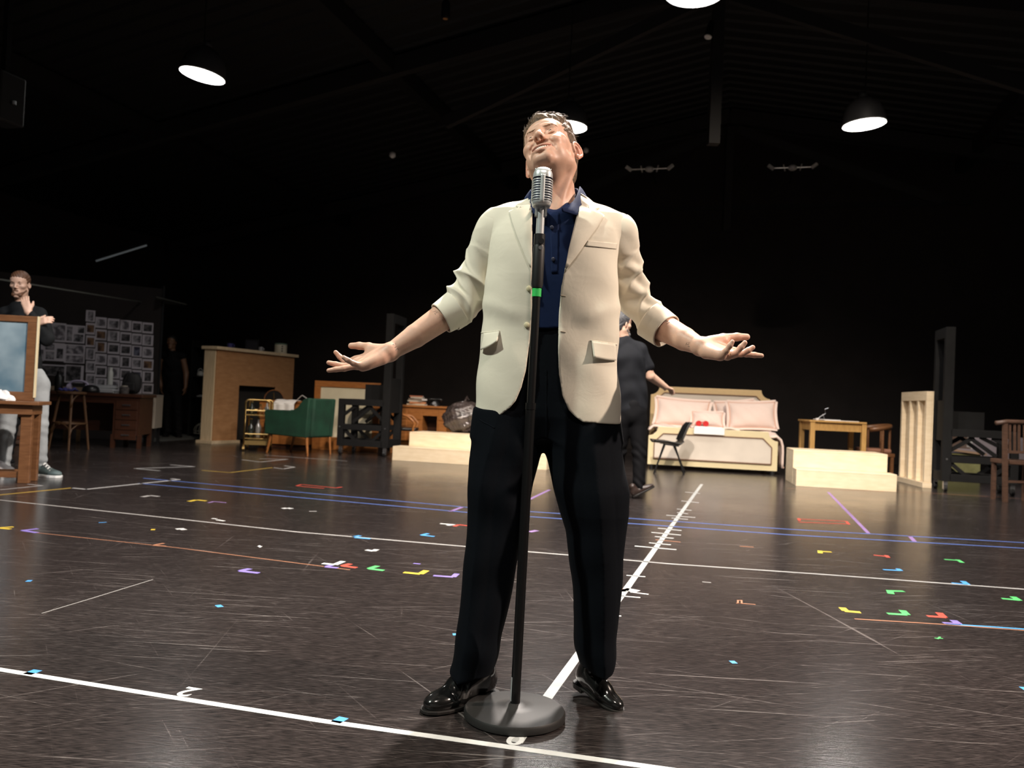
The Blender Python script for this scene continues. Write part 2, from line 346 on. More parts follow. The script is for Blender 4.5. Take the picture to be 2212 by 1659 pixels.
TAPE = dict(grey=(.50, .51, .50), white=(.74, .75, .74), dirty=(.42, .41, .40), blue=(.08, .36, .80), deepblue=(.10, .17, .48), purple=(.25, .19, .58), yellow=(.74, .54, .05), red=(.62, .08, .05), green=(.10, .55, .16), orange=(.40, .18, .10), gold=(.42, .28, .05), violet=(.33, .20, .46))
tape('tape_line', 'bright white tape line across the floor in front of the microphone base', 'white', [[(-40, 1440), (350, 1503), (700, 1558), (1050, 1607), (1420, 1659), (1500, 1670)]], .026, 'tape line')
tape('tape_line', 'straight white tape line running away behind the singer\'s foot toward the bed', 'grey', [[(1116, 1604), (1175, 1517), (1340, 1290), (1440, 1151), (1516, 1046)]], .032, 'tape line')
tape('tape_line', 'long thin white tape line across the middle of the floor behind the singer', 'dirty', [[(-30, 1077), (300, 1112), (640, 1149), (1010, 1181), (1240, 1200), (1345, 1209), (1446, 1218), (1780, 1241), (2240, 1275)]], .024, 'tape line')
tape('tape_line', 'farther of two parallel blue tape lines across the floor', 'deepblue', [[(310, 1033), (1010, 1096), (1350, 1119), (1700, 1143), (2240, 1174)]], .030, 'tape line')
tape('tape_line', 'nearer of two parallel blue tape lines across the floor', 'deepblue', [[(300, 1044), (1010, 1107), (1350, 1130), (1700, 1155), (2240, 1186)]], .030, 'tape line')
tape('tape_line', 'thin worn orange tape line starting at the purple mark on the left floor', 'orange', [[(80, 1151), (380, 1183), (756, 1231)]], .010, 'tape line')
tape('tape_line', 'thin orange tape line beside the light blue tape at the right edge', 'orange', [[(1846, 1337), (2040, 1349), (2240, 1364)]], .012, 'tape line')
tape('tape_line', 'light blue tape line running off the right edge of the floor', 'blue', [[(2042, 1348), (2140, 1354), (2240, 1361)]], .018, 'tape line')
tape('tape_line', 'yellow tape line meeting the brown table\'s leg on the left floor', 'gold', [[(-20, 1071), (155, 1054)]], .035, 'tape line')
tape('tape_line', 'bent white tape line continuing the yellow one toward the cabinet', 'dirty', [[(155, 1054), (186, 1057), (387, 1036), (370, 1034)]], .04, 'tape line')
tape('tape_line', 'faint white tape line behind the brown table\'s leg', 'dirty', [[(0, 1058), (92, 1049), (60, 1046)]], .018, 'tape line')
tape('tape_line', 'white tape zigzag on the floor between the standing man and the cabinet', 'dirty', [[(345, 1017), (290, 1012), (420, 1008), (368, 1004)]], .03, 'tape line')
tape('tape_line', 'bent gold tape line on the floor in front of the bar cart', 'gold', [[(436, 1016), (496, 1021), (590, 1010)]], .03, 'tape line')
tape('tape_line', 'white tape hook joined to the bent gold tape line', 'dirty', [[(590, 1010), (612, 1013), (636, 1009), (614, 1006)]], .03, 'tape line')
tape('tape_line', 'white tape corner on the floor below the green armchair\'s front leg', 'dirty', [[(522, 993), (562, 998), (622, 992), (560, 991)]], .03, 'tape line')
tape('tape_line', 'faint white tape line running under the black castered trolley', 'dirty', [[(572, 983), (640, 988), (750, 996)]], .02, 'tape line')
tape('tape_line', 'purple tape line on the floor below the right-hand wooden steps', 'violet', [[(1789, 1063), (1876, 1152)]], .028, 'tape line')
tape('tape_line', 'short purple tape bridging the two blue lines at right', 'violet', [[(1965, 1158), (1976, 1170)]], .03, 'tape line')
tape('tape_line', 'short purple tape bridging the two blue lines left of the singer\'s leg', 'violet', [[(972, 1105), (1000, 1095)]], .03, 'tape line')
tape('tape_line', 'purple tape line seen between the singer\'s legs', 'violet', [[(1100, 1100), (1187, 1058)]], .03, 'tape line')
tape('tape_line', 'faint pink tape line across the floor under the castered tower at right', 'orange', [[(1700, 1055), (1990, 1064), (2240, 1079)]], .012, 'tape line')
tape('tape_line', 'long pale scratch slanting across the left floor', 'dirty', [[(90, 1325), (200, 1292), (330, 1252)]], .004, 'tape line')  # thin strip standing in for a floor scratch
ticks = [(1480, 1063, 1512, 1066), (1472, 1082, 1510, 1086), (1462, 1099.5, 1494, 1102.5), (1463, 1107, 1486, 1110), (1439, 1113, 1502, 1118), (1451, 1119, 1486, 1122), (1421, 1141, 1472, 1146), (1407, 1150, 1471, 1156), (1415, 1159, 1455, 1163),
         (1416, 1166, 1470, 1171), (1402, 1172.5, 1449, 1177), (1371, 1179.5, 1461, 1187.5), (1353, 1243, 1394, 1246), (1362, 1279, 1401, 1284), (1336, 1287, 1383, 1291), (1331, 1330, 1342, 1331)]
ORD = 'nearest,second,third,fourth,fifth,sixth,seventh,eighth,ninth,tenth,eleventh,twelfth,thirteenth,fourteenth,fifteenth,farthest'.split(',')
for i, (a, c, d, e) in enumerate(ticks):
    tape('tape_tick', '%s tape tick across the receding white line, %s from the bed' % ('orange' if i == 9 else 'short white', ORD[i]), 'white' if i != 9 else 'orange', [[(a, c), (d, e)]], .020 if i < 12 else .014, 'tape mark', 'ticks on the receding white tape line')
tape('tape_tick', 'blue tape tick across the near white line at the left edge', 'blue', [[(58, 1457), (82, 1447.5)]], .03)
tape('tape_tick', 'blue tape tick across the near white line left of the microphone base', 'blue', [[(724, 1561), (743, 1550)]], .03)
tape('tape_patch', 'white square of tape beside the centre line behind the singer\'s leg', 'white', [[(1357, 1277), (1369, 1273)]], .07)
tape('tape_patch', 'orange square of tape touching the centre line behind the singer\'s leg', 'orange', [[(1338, 1275), (1350, 1275)]], .06)
marks = [('yellow arrow-shaped corner at the left edge of the floor', 'yellow', [[(29, 1138), (-6, 1140.5)], [(-6, 1140.5), (22, 1143)]], .028),
    ('purple corner at the start of the thin orange line', 'purple', [[(82, 1142), (48, 1146)], [(48, 1146), (80, 1151)]], .03),
    ('grey-white chevron on the floor right of the bent white line', 'dirty', [[(307, 1073.5), (324, 1070.5)], [(324, 1070.5), (343, 1072.5)]], .04),
    ('yellow chevron on the floor below the cabinet', 'yellow', [[(408, 1083), (424, 1080)], [(424, 1080), (445, 1082)]], .035),
    ('faint purple chevron beside the yellow chevron', 'violet', [[(450, 1086), (462, 1083.5)], [(462, 1083.5), (488, 1086)]], .02),
    ('pale blue scrap above the purple corner on the left floor', 'blue', [[(213, 1129), (230, 1128)]], .012),
    ('white torn scrap just above the long thin white line', 'white', [[(458, 1120), (468, 1121)], [(468, 1123), (484, 1125.5)]], .025),
    ('white torn scrap just below the long thin white line at left', 'white', [[(380, 1143), (398, 1142)], [(390, 1142), (398, 1144.5)]], .035),
    ('tiny yellow dash left of the white torn scrap', 'yellow', [[(326, 1144), (335, 1144)]], .035),
    ('small white cross on the floor left of the purple corner', 'white', [[(556, 1180), (566, 1180.5)], [(560, 1178.5), (562, 1182.5)]], .012),
    ('small orange corner on the thin orange line', 'orange', [[(330, 1178), (354, 1173.5)], [(330, 1178), (357, 1180)]], .02),
    ('blue dot on the far left floor', 'blue', [[(57, 1255), (68, 1255)]], .03),
    ('blue triangle scrap on the left floor', 'blue', [[(467, 1310), (480, 1308.5)]], .035),
    ('purple corner on the left floor below the thin orange line', 'purple', [[(540, 1228.5), (518, 1233.5)], [(518, 1233.5), (559, 1238)]], .03),
    ('white corner at the head of the coloured row left of the singer', 'white', [[(697, 1217), (723, 1220)], [(723, 1220), (741, 1212.5)]], .03),
    ('purple corner tucked under the white one in the coloured row', 'purple', [[(716, 1221), (703, 1224.5)], [(703, 1224.5), (730, 1227)]], .026),
    ('red corner in the coloured row left of the singer', 'red', [[(757, 1218), (739, 1222.5)], [(739, 1222.5), (770, 1226.5)]], .03),
    ('green corner in the coloured row left of the singer', 'green', [[(816, 1222.5), (797, 1228.5)], [(797, 1228.5), (829, 1232.5)]], .03),
    ('yellow corner in the coloured row left of the singer', 'yellow', [[(872, 1236.5), (908, 1240)], [(908, 1240), (921, 1232.5)]], .032),
    ('purple corner ending the coloured row beside the singer\'s leg', 'purple', [[(936, 1243.5), (979, 1246.5)], [(979, 1246.5), (987, 1239.5)]], .028),
    ('small faint purple scrap above the yellow corner', 'purple', [[(893, 1217), (908, 1218.5)]], .016),
    ('white corner above the coloured row left of the singer', 'white', [[(791, 1188), (806, 1190.5)], [(806, 1190.5), (814, 1187)]], .03),
    ('blue arrow lying on the long thin white line', 'blue', [[(762, 1160), (778, 1157)], [(766, 1161), (800, 1164)]], .028),
    ('blue corner above the long thin white line left of the singer', 'blue', [[(925, 1152.5), (910, 1156)], [(910, 1156), (938, 1159)]], .026),
    ('white corner close left of the singer\'s leg', 'white', [[(951, 1131), (980, 1133.5)], [(966, 1135), (981, 1133)]], .03),
    ('red corner touching the singer\'s trouser leg at left', 'red', [[(981, 1137), (991, 1133.5)], [(991, 1133.5), (1012, 1136)]], .026),
    ('white dash on the floor left of the two blue lines\' middle', 'white', [[(610, 1098.5), (620, 1097.5)], [(620, 1097.5), (630, 1099)]], .04),
    ('tiny cream scrap right of the white dash', 'dirty', [[(668, 1104.5), (684, 1104.5)]], .02),
    ('red bracket marking a spot above the blue lines at left', 'red', [[(640, 1049.5), (652, 1046.5), (726, 1054), (739, 1052)], [(642, 1050), (700, 1055)]], .022),
    ('red bracket marking a spot below the right-hand steps', 'red', [[(1727, 1125), (1725, 1120)], [(1722, 1121), (1828, 1126)], [(1725, 1128), (1834, 1132)], [(1828, 1126), (1834, 1133)]], .022),
    ('yellow corner above the thin white line at right', 'yellow', [[(1772, 1195), (1771, 1189.5)], [(1769, 1191), (1796, 1192.5)]], .03),
    ('red corner above the thin white line at right', 'red', [[(1887, 1199), (1914, 1202)], [(1914, 1199.5), (1919, 1204.5)]], .024),
    ('green corner nearest the right edge above the thin white line', 'green', [[(2040, 1208.5), (2070, 1210.5)], [(2068, 1209), (2079, 1215.5)]], .026),
    ('blue corner above the thin white line at right', 'blue', [[(1908, 1230.5), (1944, 1232.5)], [(1939, 1228.5), (1946, 1233)]], .026),
    ('blue corner lying on the thin white line at right', 'blue', [[(2056, 1259.5), (2090, 1263)], [(2080, 1255.5), (2090, 1263)]], .03),
    ('green corner below the thin white line opening right', 'green', [[(1925, 1283), (1921, 1275)], [(1920, 1276.5), (1953, 1277.5)]], .032),
    ('green corner cut close by the right edge of the photo', 'green', [[(2164, 1293), (2202, 1296.5)], [(2188, 1289), (2201, 1297)]], .032),
    ('yellow corner at the left of the coloured row at right', 'yellow', [[(1819, 1312.5), (1827, 1320)], [(1824, 1320), (1859, 1323)]], .032),
    ('green corner in the coloured row at right', 'green', [[(1917, 1325.5), (1958, 1328)], [(1949, 1318.5), (1959, 1328)]], .032),
    ('red corner in the coloured row at right', 'red', [[(2003, 1331), (2042, 1333.5)], [(2028, 1323.5), (2039, 1333.5)]], .032),
    ('purple corner beside the light blue line at right', 'purple', [[(2038, 1346), (2072, 1348)], [(2059, 1340), (2071, 1348)]], .032),
    ('small green cross below the light blue line at right', 'green', [[(2019, 1378.5), (2037, 1379.5)], [(2025, 1380.5), (2031, 1376)]], .008),
    ('small orange square with a tail on the right floor', 'orange', [[(1593, 1297), (1603, 1297)], [(1593, 1303.5), (1603, 1303.5)], [(1594, 1297), (1594, 1303)], [(1602, 1297), (1602, 1303)], [(1590, 1303), (1632, 1306)]], .008),
    ('small peach dash inside the bed\'s reflection', 'orange', [[(1598, 1180), (1628, 1182)]], .02),
    ('blue dash on the near floor right of the singer\'s shoe', 'blue', [[(1578, 1430.5), (1590, 1430.5)]], .03),
    ('blue scrap at the right edge of the near floor', 'blue', [[(2206, 1487), (2222, 1488)]], .03),
    ('blue scrap close left of the singer\'s trouser leg', 'blue', [[(978, 1370.5), (989, 1370.5)]], .025),
    ('white dash on the floor right of the centre line', 'dirty', [[(1517, 1257), (1536, 1258.5)]], .01),
    ('purple scrap between the singer\'s legs', 'violet', [[(1143, 1149), (1160, 1146)]], .04)]
for lab, col, segs, wd in marks: tape('tape_mark', 'tape mark, ' + lab, col, segs, wd)
def digit(ch, px, py, size, label):
    cu = bpy.data.curves.new('tape_number', 'FONT'); cu.body = ch; cu.size = size; cu.extrude = .0004; cu.offset = .002; cu.align_x = 'CENTER'; cu.align_y = 'CENTER'
    o = bpy.data.objects.new('tape_number', cu); COL.objects.link(o); o.location = P(px, py) + Vector((0, 0, .0006)); o.rotation_euler = (0, 0, math.pi - PHI)
    bpy.context.view_layer.update(); me = bpy.data.meshes.new_from_object(o); mo = bpy.data.objects.new('tape_number', me); COL.objects.link(mo); mo.location = o.location; mo.rotation_euler = o.rotation_euler
    me.materials.clear(); me.materials.append(MATS['tape_white']); bpy.data.objects.remove(o); mo.name = 'tape_number'; return tag(mo, label, 'number')
digit('2', 407, 1494, .098, 'white tape numeral 2 upside down on the near white line')
digit('0', 1114, 1598, .088, 'white tape numeral 0 peeping out below the microphone base')
# long scuffs scraped into the vinyl
# ------------------------------------------------------------------ props on the right half
def at_floor(px, py): return P(px, py)
def steps(label, A, rz, w1, w2, off2, d1, d2, h1, h2):
    t = thing('wooden_steps', label, 'steps', A, rz)
    def tier(b, x0, x1, y0, y1, z0, z1): b.b6(x0, x1, y0, y1, z0, z1)
    part('lower_riser', ply_pale, t, lambda b: b.b6(0, w1, 0, .02, 0, h1 - .021), bevel=.003)
    part('lower_tread', ply_pale, t, lambda b: b.b6(0, w1, 0, d1 + .02, h1 - .02, h1), bevel=.003)
    part('upper_riser', ply_pale, t, lambda b: b.b6(off2, off2 + w2, d1, d1 + .02, h1 + .001, h2 - .021), bevel=.003)
    part('upper_tread', ply_pale, t, lambda b: b.b6(off2, off2 + w2, d1, d2, h2 - .02, h2), bevel=.003)
    for x0, x1 in ((off2, off2 + .02), (off2 + w2 - .02, off2 + w2)):
        part('side_panel', ply_pale, t, lambda b: b.b6(x0, x1, d1 + .021, d2, .0, h2 - .021), bevel=.002)
    for x0, x1 in ((0, .02), (w1 - .02, w1)):
        part('side_panel', ply_pale, t, lambda b: b.b6(x0, x1, .021, d1 - .001, 0, h1 - .021), bevel=.002)
    return t
def front_at(a, deg, px):                  # floor edge from pixel a, turned by deg, up to the pixel column px
    A, rz = P(*a), math.radians(deg); L = 0.0
    while True:
        q = A + Vector((math.cos(rz), math.sin(rz), 0)) * L; v = np.array(q) - _C
        if 1106 + FPX * float(v @ _R) / float(v @ _F) >= px or L > 4: return A, rz, L
        L += .004
A, rz, L = front_at((1719, 1050), -11, 1936)
s = steps('pale wooden steps of two treads in front of the small yellow table', A, rz, L, L * .965, 0.0, .30, .95, .205, .425)
A, rz, L = front_at((847, 994), -14, 1180); LC = L
cst = steps('long pale wooden steps of two treads passing behind the singer\'s legs', A, rz, LC, LC - .14, .125, .28, .80, .19, .385)
cst_M = ROOTM[cst.name]
# ---- bed
A, rz, L = front_at((1398, 1011), -10, 1678); BL = 1.02
BW = L; FH = .60
t = thing('bed', 'wide bed with cream panelled headboard and footboard and pink white bedding', 'bed', A, rz); BED = t
cream_paint = mat('cream_paint', (0.66, 0.56, 0.34), 0.45, noise=0.08, nscale=5); tan_paint = mat('tan_paint', (0.60, 0.43, 0.22), 0.5, noise=.08)
linen_panel = mat('linen_panel', (0.62, 0.55, 0.47), 0.85, noise=.14, nscale=3, bump=.1, bscale=300); piping = mat('brown_piping', (0.16, 0.075, 0.04), 0.6)
bedding = mat('pink_bedding', (0.76, 0.60, 0.53), 0.9, noise=.06, nscale=4, bump=.9, bscale=6); pink_trim = mat('pink_trim', (0.60, 0.36, 0.27), .85)
def notched(x0, x1, z0, z1, n, bottom=False):
    arc = lambda cx, cz, a0, a1: [(cx + n * math.cos(a), cz + n * math.sin(a)) for a in np.linspace(a0, a1, 6)]
    p = [(x0, z0), (x1, z0)] + arc(x1, z1, -math.pi / 2, -math.pi)[0:] + arc(x0, z1, 0, -math.pi / 2)
    return p
def chamfer(x0, x1, z0, z1, n): return [(x0, z0), (x1, z0), (x1, z1 - n), (x1 - n, z1), (x0 + n, z1), (x0, z1 - n)]
def board(parent, y, z0, z1, name, m, pm):
    fr = part(name, m, parent, lambda b: b.prism(notched(0, BW, z0, z1, .13), y, y + .06, lambda a, c, d: Vector((a, d, c))), bevel=.006)
    part('panel', pm, fr, lambda b: b.prism(chamfer(.09, BW - .09, z0 + .10, z1 - .10, .12), y - .012, y, lambda a, c, d: Vector((a, d, c))), bevel=.004)
    def edge(b):
        pl = chamfer(.085, BW - .085, z0 + .095, z1 - .095, .122); pts = [(a, y - .014, c) for a, c in pl]
        for i in range(6): b.bar(pts[i], pts[(i + 1) % 6], .014, .018, (0, 1, 0))
    part('piping', piping, fr, edge)
board(t, 0, .055, FH, 'footboard', cream_paint, linen_panel)
board(t, BL, .06, 1.205, 'headboard', tan_paint, linen_panel)
part('side_rail', cream_paint, t, lambda b: b.b6(.02, .06, .061, BL - .001, .12, .36)); part('side_rail', cream_paint, t, lambda b: b.b6(BW - .06, BW - .02, .061, BL - .001, .12, .36))
for x in (.06, BW - .06):
    for y in (.03, BL + .03): part('foot', black_plastic, t, lambda b: b.lathe([(.03, 0), (.03, .06)], 10, (x, y, 0)))
part('mattress', bedding, t, lambda b: b.b6(.065, BW - .065, .07, BL - .01, .22, .52), bevel=.05)
def lump(x, y): return .018 * math.sin(7 * x + 3 * y) + .02 * math.sin(3.1 * y - 5 * x + 1) + .012 * math.sin(17 * x + 9 * y) + .035 * max(0, math.sin(2.2 * x + 1.5 * y))
def duvet(u, v):
    s = -.03 + u * (BW + .30); y = .075 + v * (BL - .12); e = BW + .01
    if s <= e: x, z = max(s, .0), .56 + lump(s, y) + (.0 if s > .05 else -.04)
    else:
        d = s - e; x = e + .05 * math.sin(min(1, d * 9) * 1.57) + .03 * math.sin(9 * y); z = .54 - d * (1.7 if y < .5 else 1.2)
    return Vector((x, y, z))
part('duvet', bedding, t, lambda b: b.grid(duvet, 46, 40), smooth=True, solid=.03)
part('duvet_trim', pink_trim, t, lambda b: b.tube([duvet(1, v) + Vector((.012, 0, .01)) for v in np.linspace(0, 1, 20)], .013, 6), smooth=True)
def pillow(px, py, Y, w_, h_, label, lean=.9, roll=0.0, yaw=0):
    c = W(px, py, Y); tt = thing('pillow', label, 'pillow', c, rz + yaw, 'pillows on the bed')
    Rm = RX(lean) ; R2 = RY(roll)
    def pl(s):
        def f(u, v):
            x, y = (u - .5) * 2, (v - .5) * 2; k = (1 - abs(x) ** 2.4) * (1 - abs(y) ** 2.4); k = max(k, 0) ** .55
            pin = 1 - .08 * (1 - abs(x) ** 2) * abs(y) ** 3 ; pin2 = 1 - .06 * (1 - abs(y) ** 2) * abs(x) ** 3
            q = Vector((x * w_ / 2 * pin2, y * h_ / 2 * pin, s * .085 * k + .006 * math.sin(9 * x + 5 * y) * k))
            return R2 @ (Rm @ q)
        return f
    part('cover', bedding, tt, lambda b: (b.grid(pl(1), 26, 22), b.grid(pl(-1), 26, 22)), smooth=True)
    f0 = pl(0); ring = [(a / 12, 0) for a in range(13)] + [(1, a / 12) for a in range(1, 13)] + [(1 - a / 12, 1) for a in range(1, 13)] + [(0, 1 - a / 12) for a in range(1, 13)]
    part('flange', bedding, tt, lambda b: [b.bar(f0(*ring[i]) * 1.06, f0(*ring[i + 1]) * 1.06, .055, .012, R2 @ (Rm @ Vector((0, 0, 1)))) for i in range(len(ring) - 1)])
    part('trim', pink_trim, tt, lambda b: b.tube([f0(*q) * 1.005 for q in ring], .011, 6), smooth=True)
    return tt
pillow(1474, 892, 12.37, .76, .42, 'large pink white pillow at the left of the bed', 1.18, .05)
pillow(1588, 893, 12.50, .56, .38, 'pink pillow half hidden behind the right pillow on the bed', 1.2, -.1)
pillow(1624, 897, 12.24, .66, .41, 'large pink white pillow at the right of the bed', 1.18, -.04)
pillow(1528, 906, 12.18, .44, .24, 'small pink cushion between the two large pillows', 1.0)
c = W(1530, 929, 11.82); t = thing('papers', 'white papers lying over the bed\'s footboard', 'paper', c, rz)
part('upper_sheet', white_paper, t, lambda b: b.b6(-.19, .19, -.04, .26, .02, .045)); part('hanging_sheet', white_paper, t, lambda b: b.b6(-.2, .22, -.055, -.045, -.06, .03))
c = W(1517, 915, 12.05); t = thing('sunglasses', 'red framed glasses resting on the papers on the bed', 'glasses', c, rz)
red_plastic = mat('red_plastic', (.5, .02, .02), .3)
for s in (-1, 1):
    part('lens', red_plastic, t, lambda b: b.tube([(s * .05, 0, -.0), (s * .05, .02, .0)], .042, 12))
    part('temple', red_plastic, t, lambda b: b.bar((s * .09, .01, .01), (s * .08, .14, -.03), .01, .012))
part('bridge', red_plastic, t, lambda b: b.bar((-.02, .01, .015), (.02, .01, .015), .012, .012))
# ---- black stacking chair in front of the bed
A = P(1440, 1021); t = thing('plastic_chair', 'black plastic shell chair on thin legs in front of the bed\'s footboard', 'chair', A, 0)
def X(px, py, Y=A.y): return W(px, py, Y) - A
seatm = black_plastic
def shell(u, v):                           # seat then back, side profile from the photograph
    prof = [(1409, 954), (1420, 955.5), (1440, 957), (1457, 961), (1466, 962), (1474, 952), (1481, 935), (1488, 920), (1495, 913)]
    k = v * (len(prof) - 1); i = min(int(k), len(prof) - 2); f = k - i
    px = prof[i][0] * (1 - f) + prof[i + 1][0] * f; py = prof[i][1] * (1 - f) + prof[i + 1][1] * f
    wd = .20 if v < .55 else .20 - .05 * (v - .55) / .45
    q = X(px, py); s = (u - .5) * 2; q = q + Vector((0, s * wd, .03 * s * s if v < .6 else 0)); q.x += (-.05 * s * s if v > .6 else 0); return q
part('seat_shell', seatm, t, lambda b: b.grid(shell, 13, 26), smooth=True, solid=.012)
for a, c2, dy in (((1431, 958), (1406, 1024), -.19), ((1441, 958), (1421, 1019), .19), ((1452, 961), (1470, 1024), -.19), ((1460, 962), (1487, 1019), .19)):
    p, q = X(*a), X(*c2); q.z = .0; p.y += dy; q.y += dy * 1.15
    part('leg', black_paint, t, lambda b: b.tube([p, q], .011, 8))
part('leg_frame', black_paint, t, lambda b: (b.bar(X(1431, 958) + Vector((0, -.19, .0)), X(1460, 962) + Vector((0, -.19, 0)), .02, .02), b.bar(X(1431, 958) + Vector((0, .19, 0)), X(1460, 962) + Vector((0, .19, 0)), .02, .02)))
# ---- yellow table and its chair
c = W(1798, 909, 11.9); t = thing('small_table', 'small yellow wooden table behind the right-hand steps', 'table', (c.x, c.y, 0), math.radians(-4)); TZ = c.z
part('tabletop', oak, t, lambda b: b.b6(-.40, .38, -.30, .30, TZ - .025, TZ), bevel=.004)
part('apron', oak, t, lambda b: (b.b6(-.34, .34, -.26, -.24, TZ - .14, TZ - .026), b.b6(-.34, .34, .24, .26, TZ - .14, TZ - .026), b.b6(-.36, -.34, -.24, .24, TZ - .14, TZ - .026), b.b6(.34, .36, -.24, .24, TZ - .14, TZ - .026)))
for x in (-.35, .35):
    for y in (-.26, .26): part('leg', oak, t, lambda b: b.b6(x - .032, x + .032, y - .03, y + .03, 0, TZ - .026), bevel=.003)
tt = thing('papers', 'white sheets of paper on the small yellow table', 'paper', (c.x + .03, c.y - .05, TZ), 0)
part('sheet', white_paper, tt, lambda b: b.b6(-.2, .28, -.12, .1, .0005, .008)); part('sheet', white_paper, tt, lambda b: b.box((-.12, .02, .0125), (.3, .21, .008), RZ(.3)))
tt = thing('spectacles', 'small wiry clutter of spectacles standing on the yellow table', 'glasses', (c.x - .2, c.y - .1, TZ), 0)
part('frame', steel, tt, lambda b: (b.tube([(-.06, 0, .01), (0, 0, .06), (.06, 0, .1), (.05, 0, .16), (.1, 0, .18)], .003, 6), b.tube([(-.04, -.02, .02), (.05, .0, .02), (.02, 0, .09)], .003, 6)))
part('holder', white_plastic, tt, lambda b: b.lathe([(.025, .0005), (.028, .02), (.02, .03)], 12, (-.05, 0, 0)))
A = W(1888, 1000, 12.0); t = thing('wooden_armchair', 'brown wooden chair with padded seat tucked beside the small yellow table', 'chair', (A.x, A.y, 0), 0); zz = lambda py: W(1888, py, 12.0).z
seat_brown = mat('seat_brown', (.28, .13, .08), .7); SZ = zz(968)
part('seat', seat_brown, t, lambda b: b.b6(-.2, .16, -.2, .2, SZ - .06, SZ), bevel=.02)
part('seat_rail', brown_wood, t, lambda b: b.b6(-.21, .2, -.21, .21, SZ - .11, SZ - .061), bevel=.005)
def rail(u, h): a = -2.1 + u * 4.2; return Vector((-.05 + .24 * math.cos(a), .25 * math.sin(a), h + .04 * math.cos(a)))
part('back_rail', brown_wood, t, lambda b: b.tube([rail(u, zz(925)) for u in np.linspace(0, 1, 18)], .034, 8, flat=1.0), smooth=True)
for u in (.18, .36, .64, .82): part('post', brown_wood, t, lambda b: b.tube([rail(u, SZ - .1), rail(u, zz(927))], .018, 8))
for x in (-.18, .17):
    for y in (-.18, .18): part('leg', brown_wood, t, lambda b: b.bar((x, y, 0), (x, y, SZ - .1), .04, .04))
# ---- open-backed plywood flat
A, rz, L = front((1949, 1040), (2004.5, 1054.5)); t = thing('stud_flat', 'pale plywood wall flat with open studs leaning on the castered tower', 'stage flat', A, rz); hz = 1.235
part('plywood_sheet', ply_pale, t, lambda b: b.b6(0, L, .02, .035, .07, hz))
part('top_rail', ply_pale, t, lambda b: b.b6(0, L, -.05, .019, hz - .12, hz), bevel=.003)
part('bottom_plate', ply_pale, t, lambda b: b.b6(-.02, L + .01, -.07, .04, .0, .069), bevel=.003)
for x in (0, L * .33, L * .64, L - .05): part('stud', ply_pale, t, lambda b: b.b6(x, x + .05, -.05, .019, .07, hz - .121), bevel=.003)
# ---- castered black towers (one builder, two sides)
def trolley(label, A, rz, s, Wd, Hb, Ht, brace=True, dep=.62):
    t = thing('castered_tower', label, 'scenery tower', A, rz, 'black castered scenery towers')
    p = .085
    bx = lambda b, x0, x1, y0, y1, z0, z1: b.b6(min(s * x0, s * x1), max(s * x0, s * x1), y0, y1, z0, z1)
    bl = black_paint
    for y in (0, dep - p):
        part('post', bl, t, lambda b: bx(b, Wd - p, Wd, y, y + p, .13, Hb), bevel=.004)
        part('bottom_rail', bl, t, lambda b: bx(b, p, Wd - p, y, y + p, .13, .22), bevel=.004)
        part('middle_rail', bl, t, lambda b: bx(b, p, Wd - p, y, y + p, .36, .44), bevel=.004)
        part('top_rail', bl, t, lambda b: bx(b, p, Wd - p, y, y + p, Hb - .09, Hb), bevel=.004)
        part('mast', bl, t, lambda b: bx(b, 0, p * 1.25, y, y + p, .13, Ht - (0.0 if y else .0)), bevel=.004)
        for (x0, z0), (x1, z1) in (((p, .50), (.42 * Wd, Hb - .09)), ((.36 * Wd, Hb - .09), (.72 * Wd, .46)), ((.66 * Wd, Hb - .09), (Wd - p, .58)), ((p, .37), (.34 * Wd, .20)), ((Wd - p, .37), (.64 * Wd, .20))):
            part('brace', bl, t, lambda b: b.bar((s * x0, y + p / 2, z0), (s * x1, y + p / 2, z1), .03, .045))
    part('mast_head', bl, t, lambda b: (bx(b, 0, p * 1.25, p, dep - p, Ht - .13, Ht)), bevel=.004)
    part('mast_panel', bl, t, lambda b: bx(b, .02, .06, p, dep - p, .62, 1.12))
    for x0, x1, z0, z1 in ((Wd - p, Wd, .13, .24), (Wd - p, Wd, Hb - .09, Hb), (0, p, .13, .24)): part('side_rail', bl, t, lambda b: bx(b, x0, x1, p, dep - p, z0, z1))
    part('back_panel', bl, t, lambda b: bx(b, p * 1.3, Wd * .62, dep * .45, dep * .45 + .02, Hb - .02, Hb + .22))
    part('gusset', bl, t, lambda b: b.prism([(s * p * 1.25, Hb), (s * (p * 1.25 + .16), Hb), (s * p * 1.25, Hb + .42)], dep * .45 + .021, dep * .45 + .04, lambda a, c, d: Vector((a, d, c))))
    for x in (p * .6, Wd - p * .6):
        for y in (p / 2, dep - p / 2):
            c = part('caster', steel, t, lambda b: (b.bar((s * x, y, .07), (s * x, y, .129), .05, .04), b.bar((s * x - .02, y, .03), (s * x - .02, y, .1), .006, .05), b.bar((s * x + .02, y, .03), (s * x + .02, y, .1), .006, .05)))
            part('wheel', black_plastic, c, lambda b: b.tube([(s * x - .018, y - .01, .042), (s * x + .018, y - .01, .042)], .042, 16))
    for x in (p * .6, Wd * .95): part('bolt', steel, t, lambda b: b.tube([(s * x, -.006, .40), (s * x, 0, .40)], .012, 8))
    return t
A = P(2033, 1062); trolley('black castered tower with a tall mast at the right beside the stud flat', A, math.radians(-14), 1, .84, .77, 2.02, dep=.56)
A = P(836, 988); trolley('black castered tower with a tall mast between the green chair and orange desk', A, math.radians(-10), -1, .76, .80, 2.03, dep=.62)
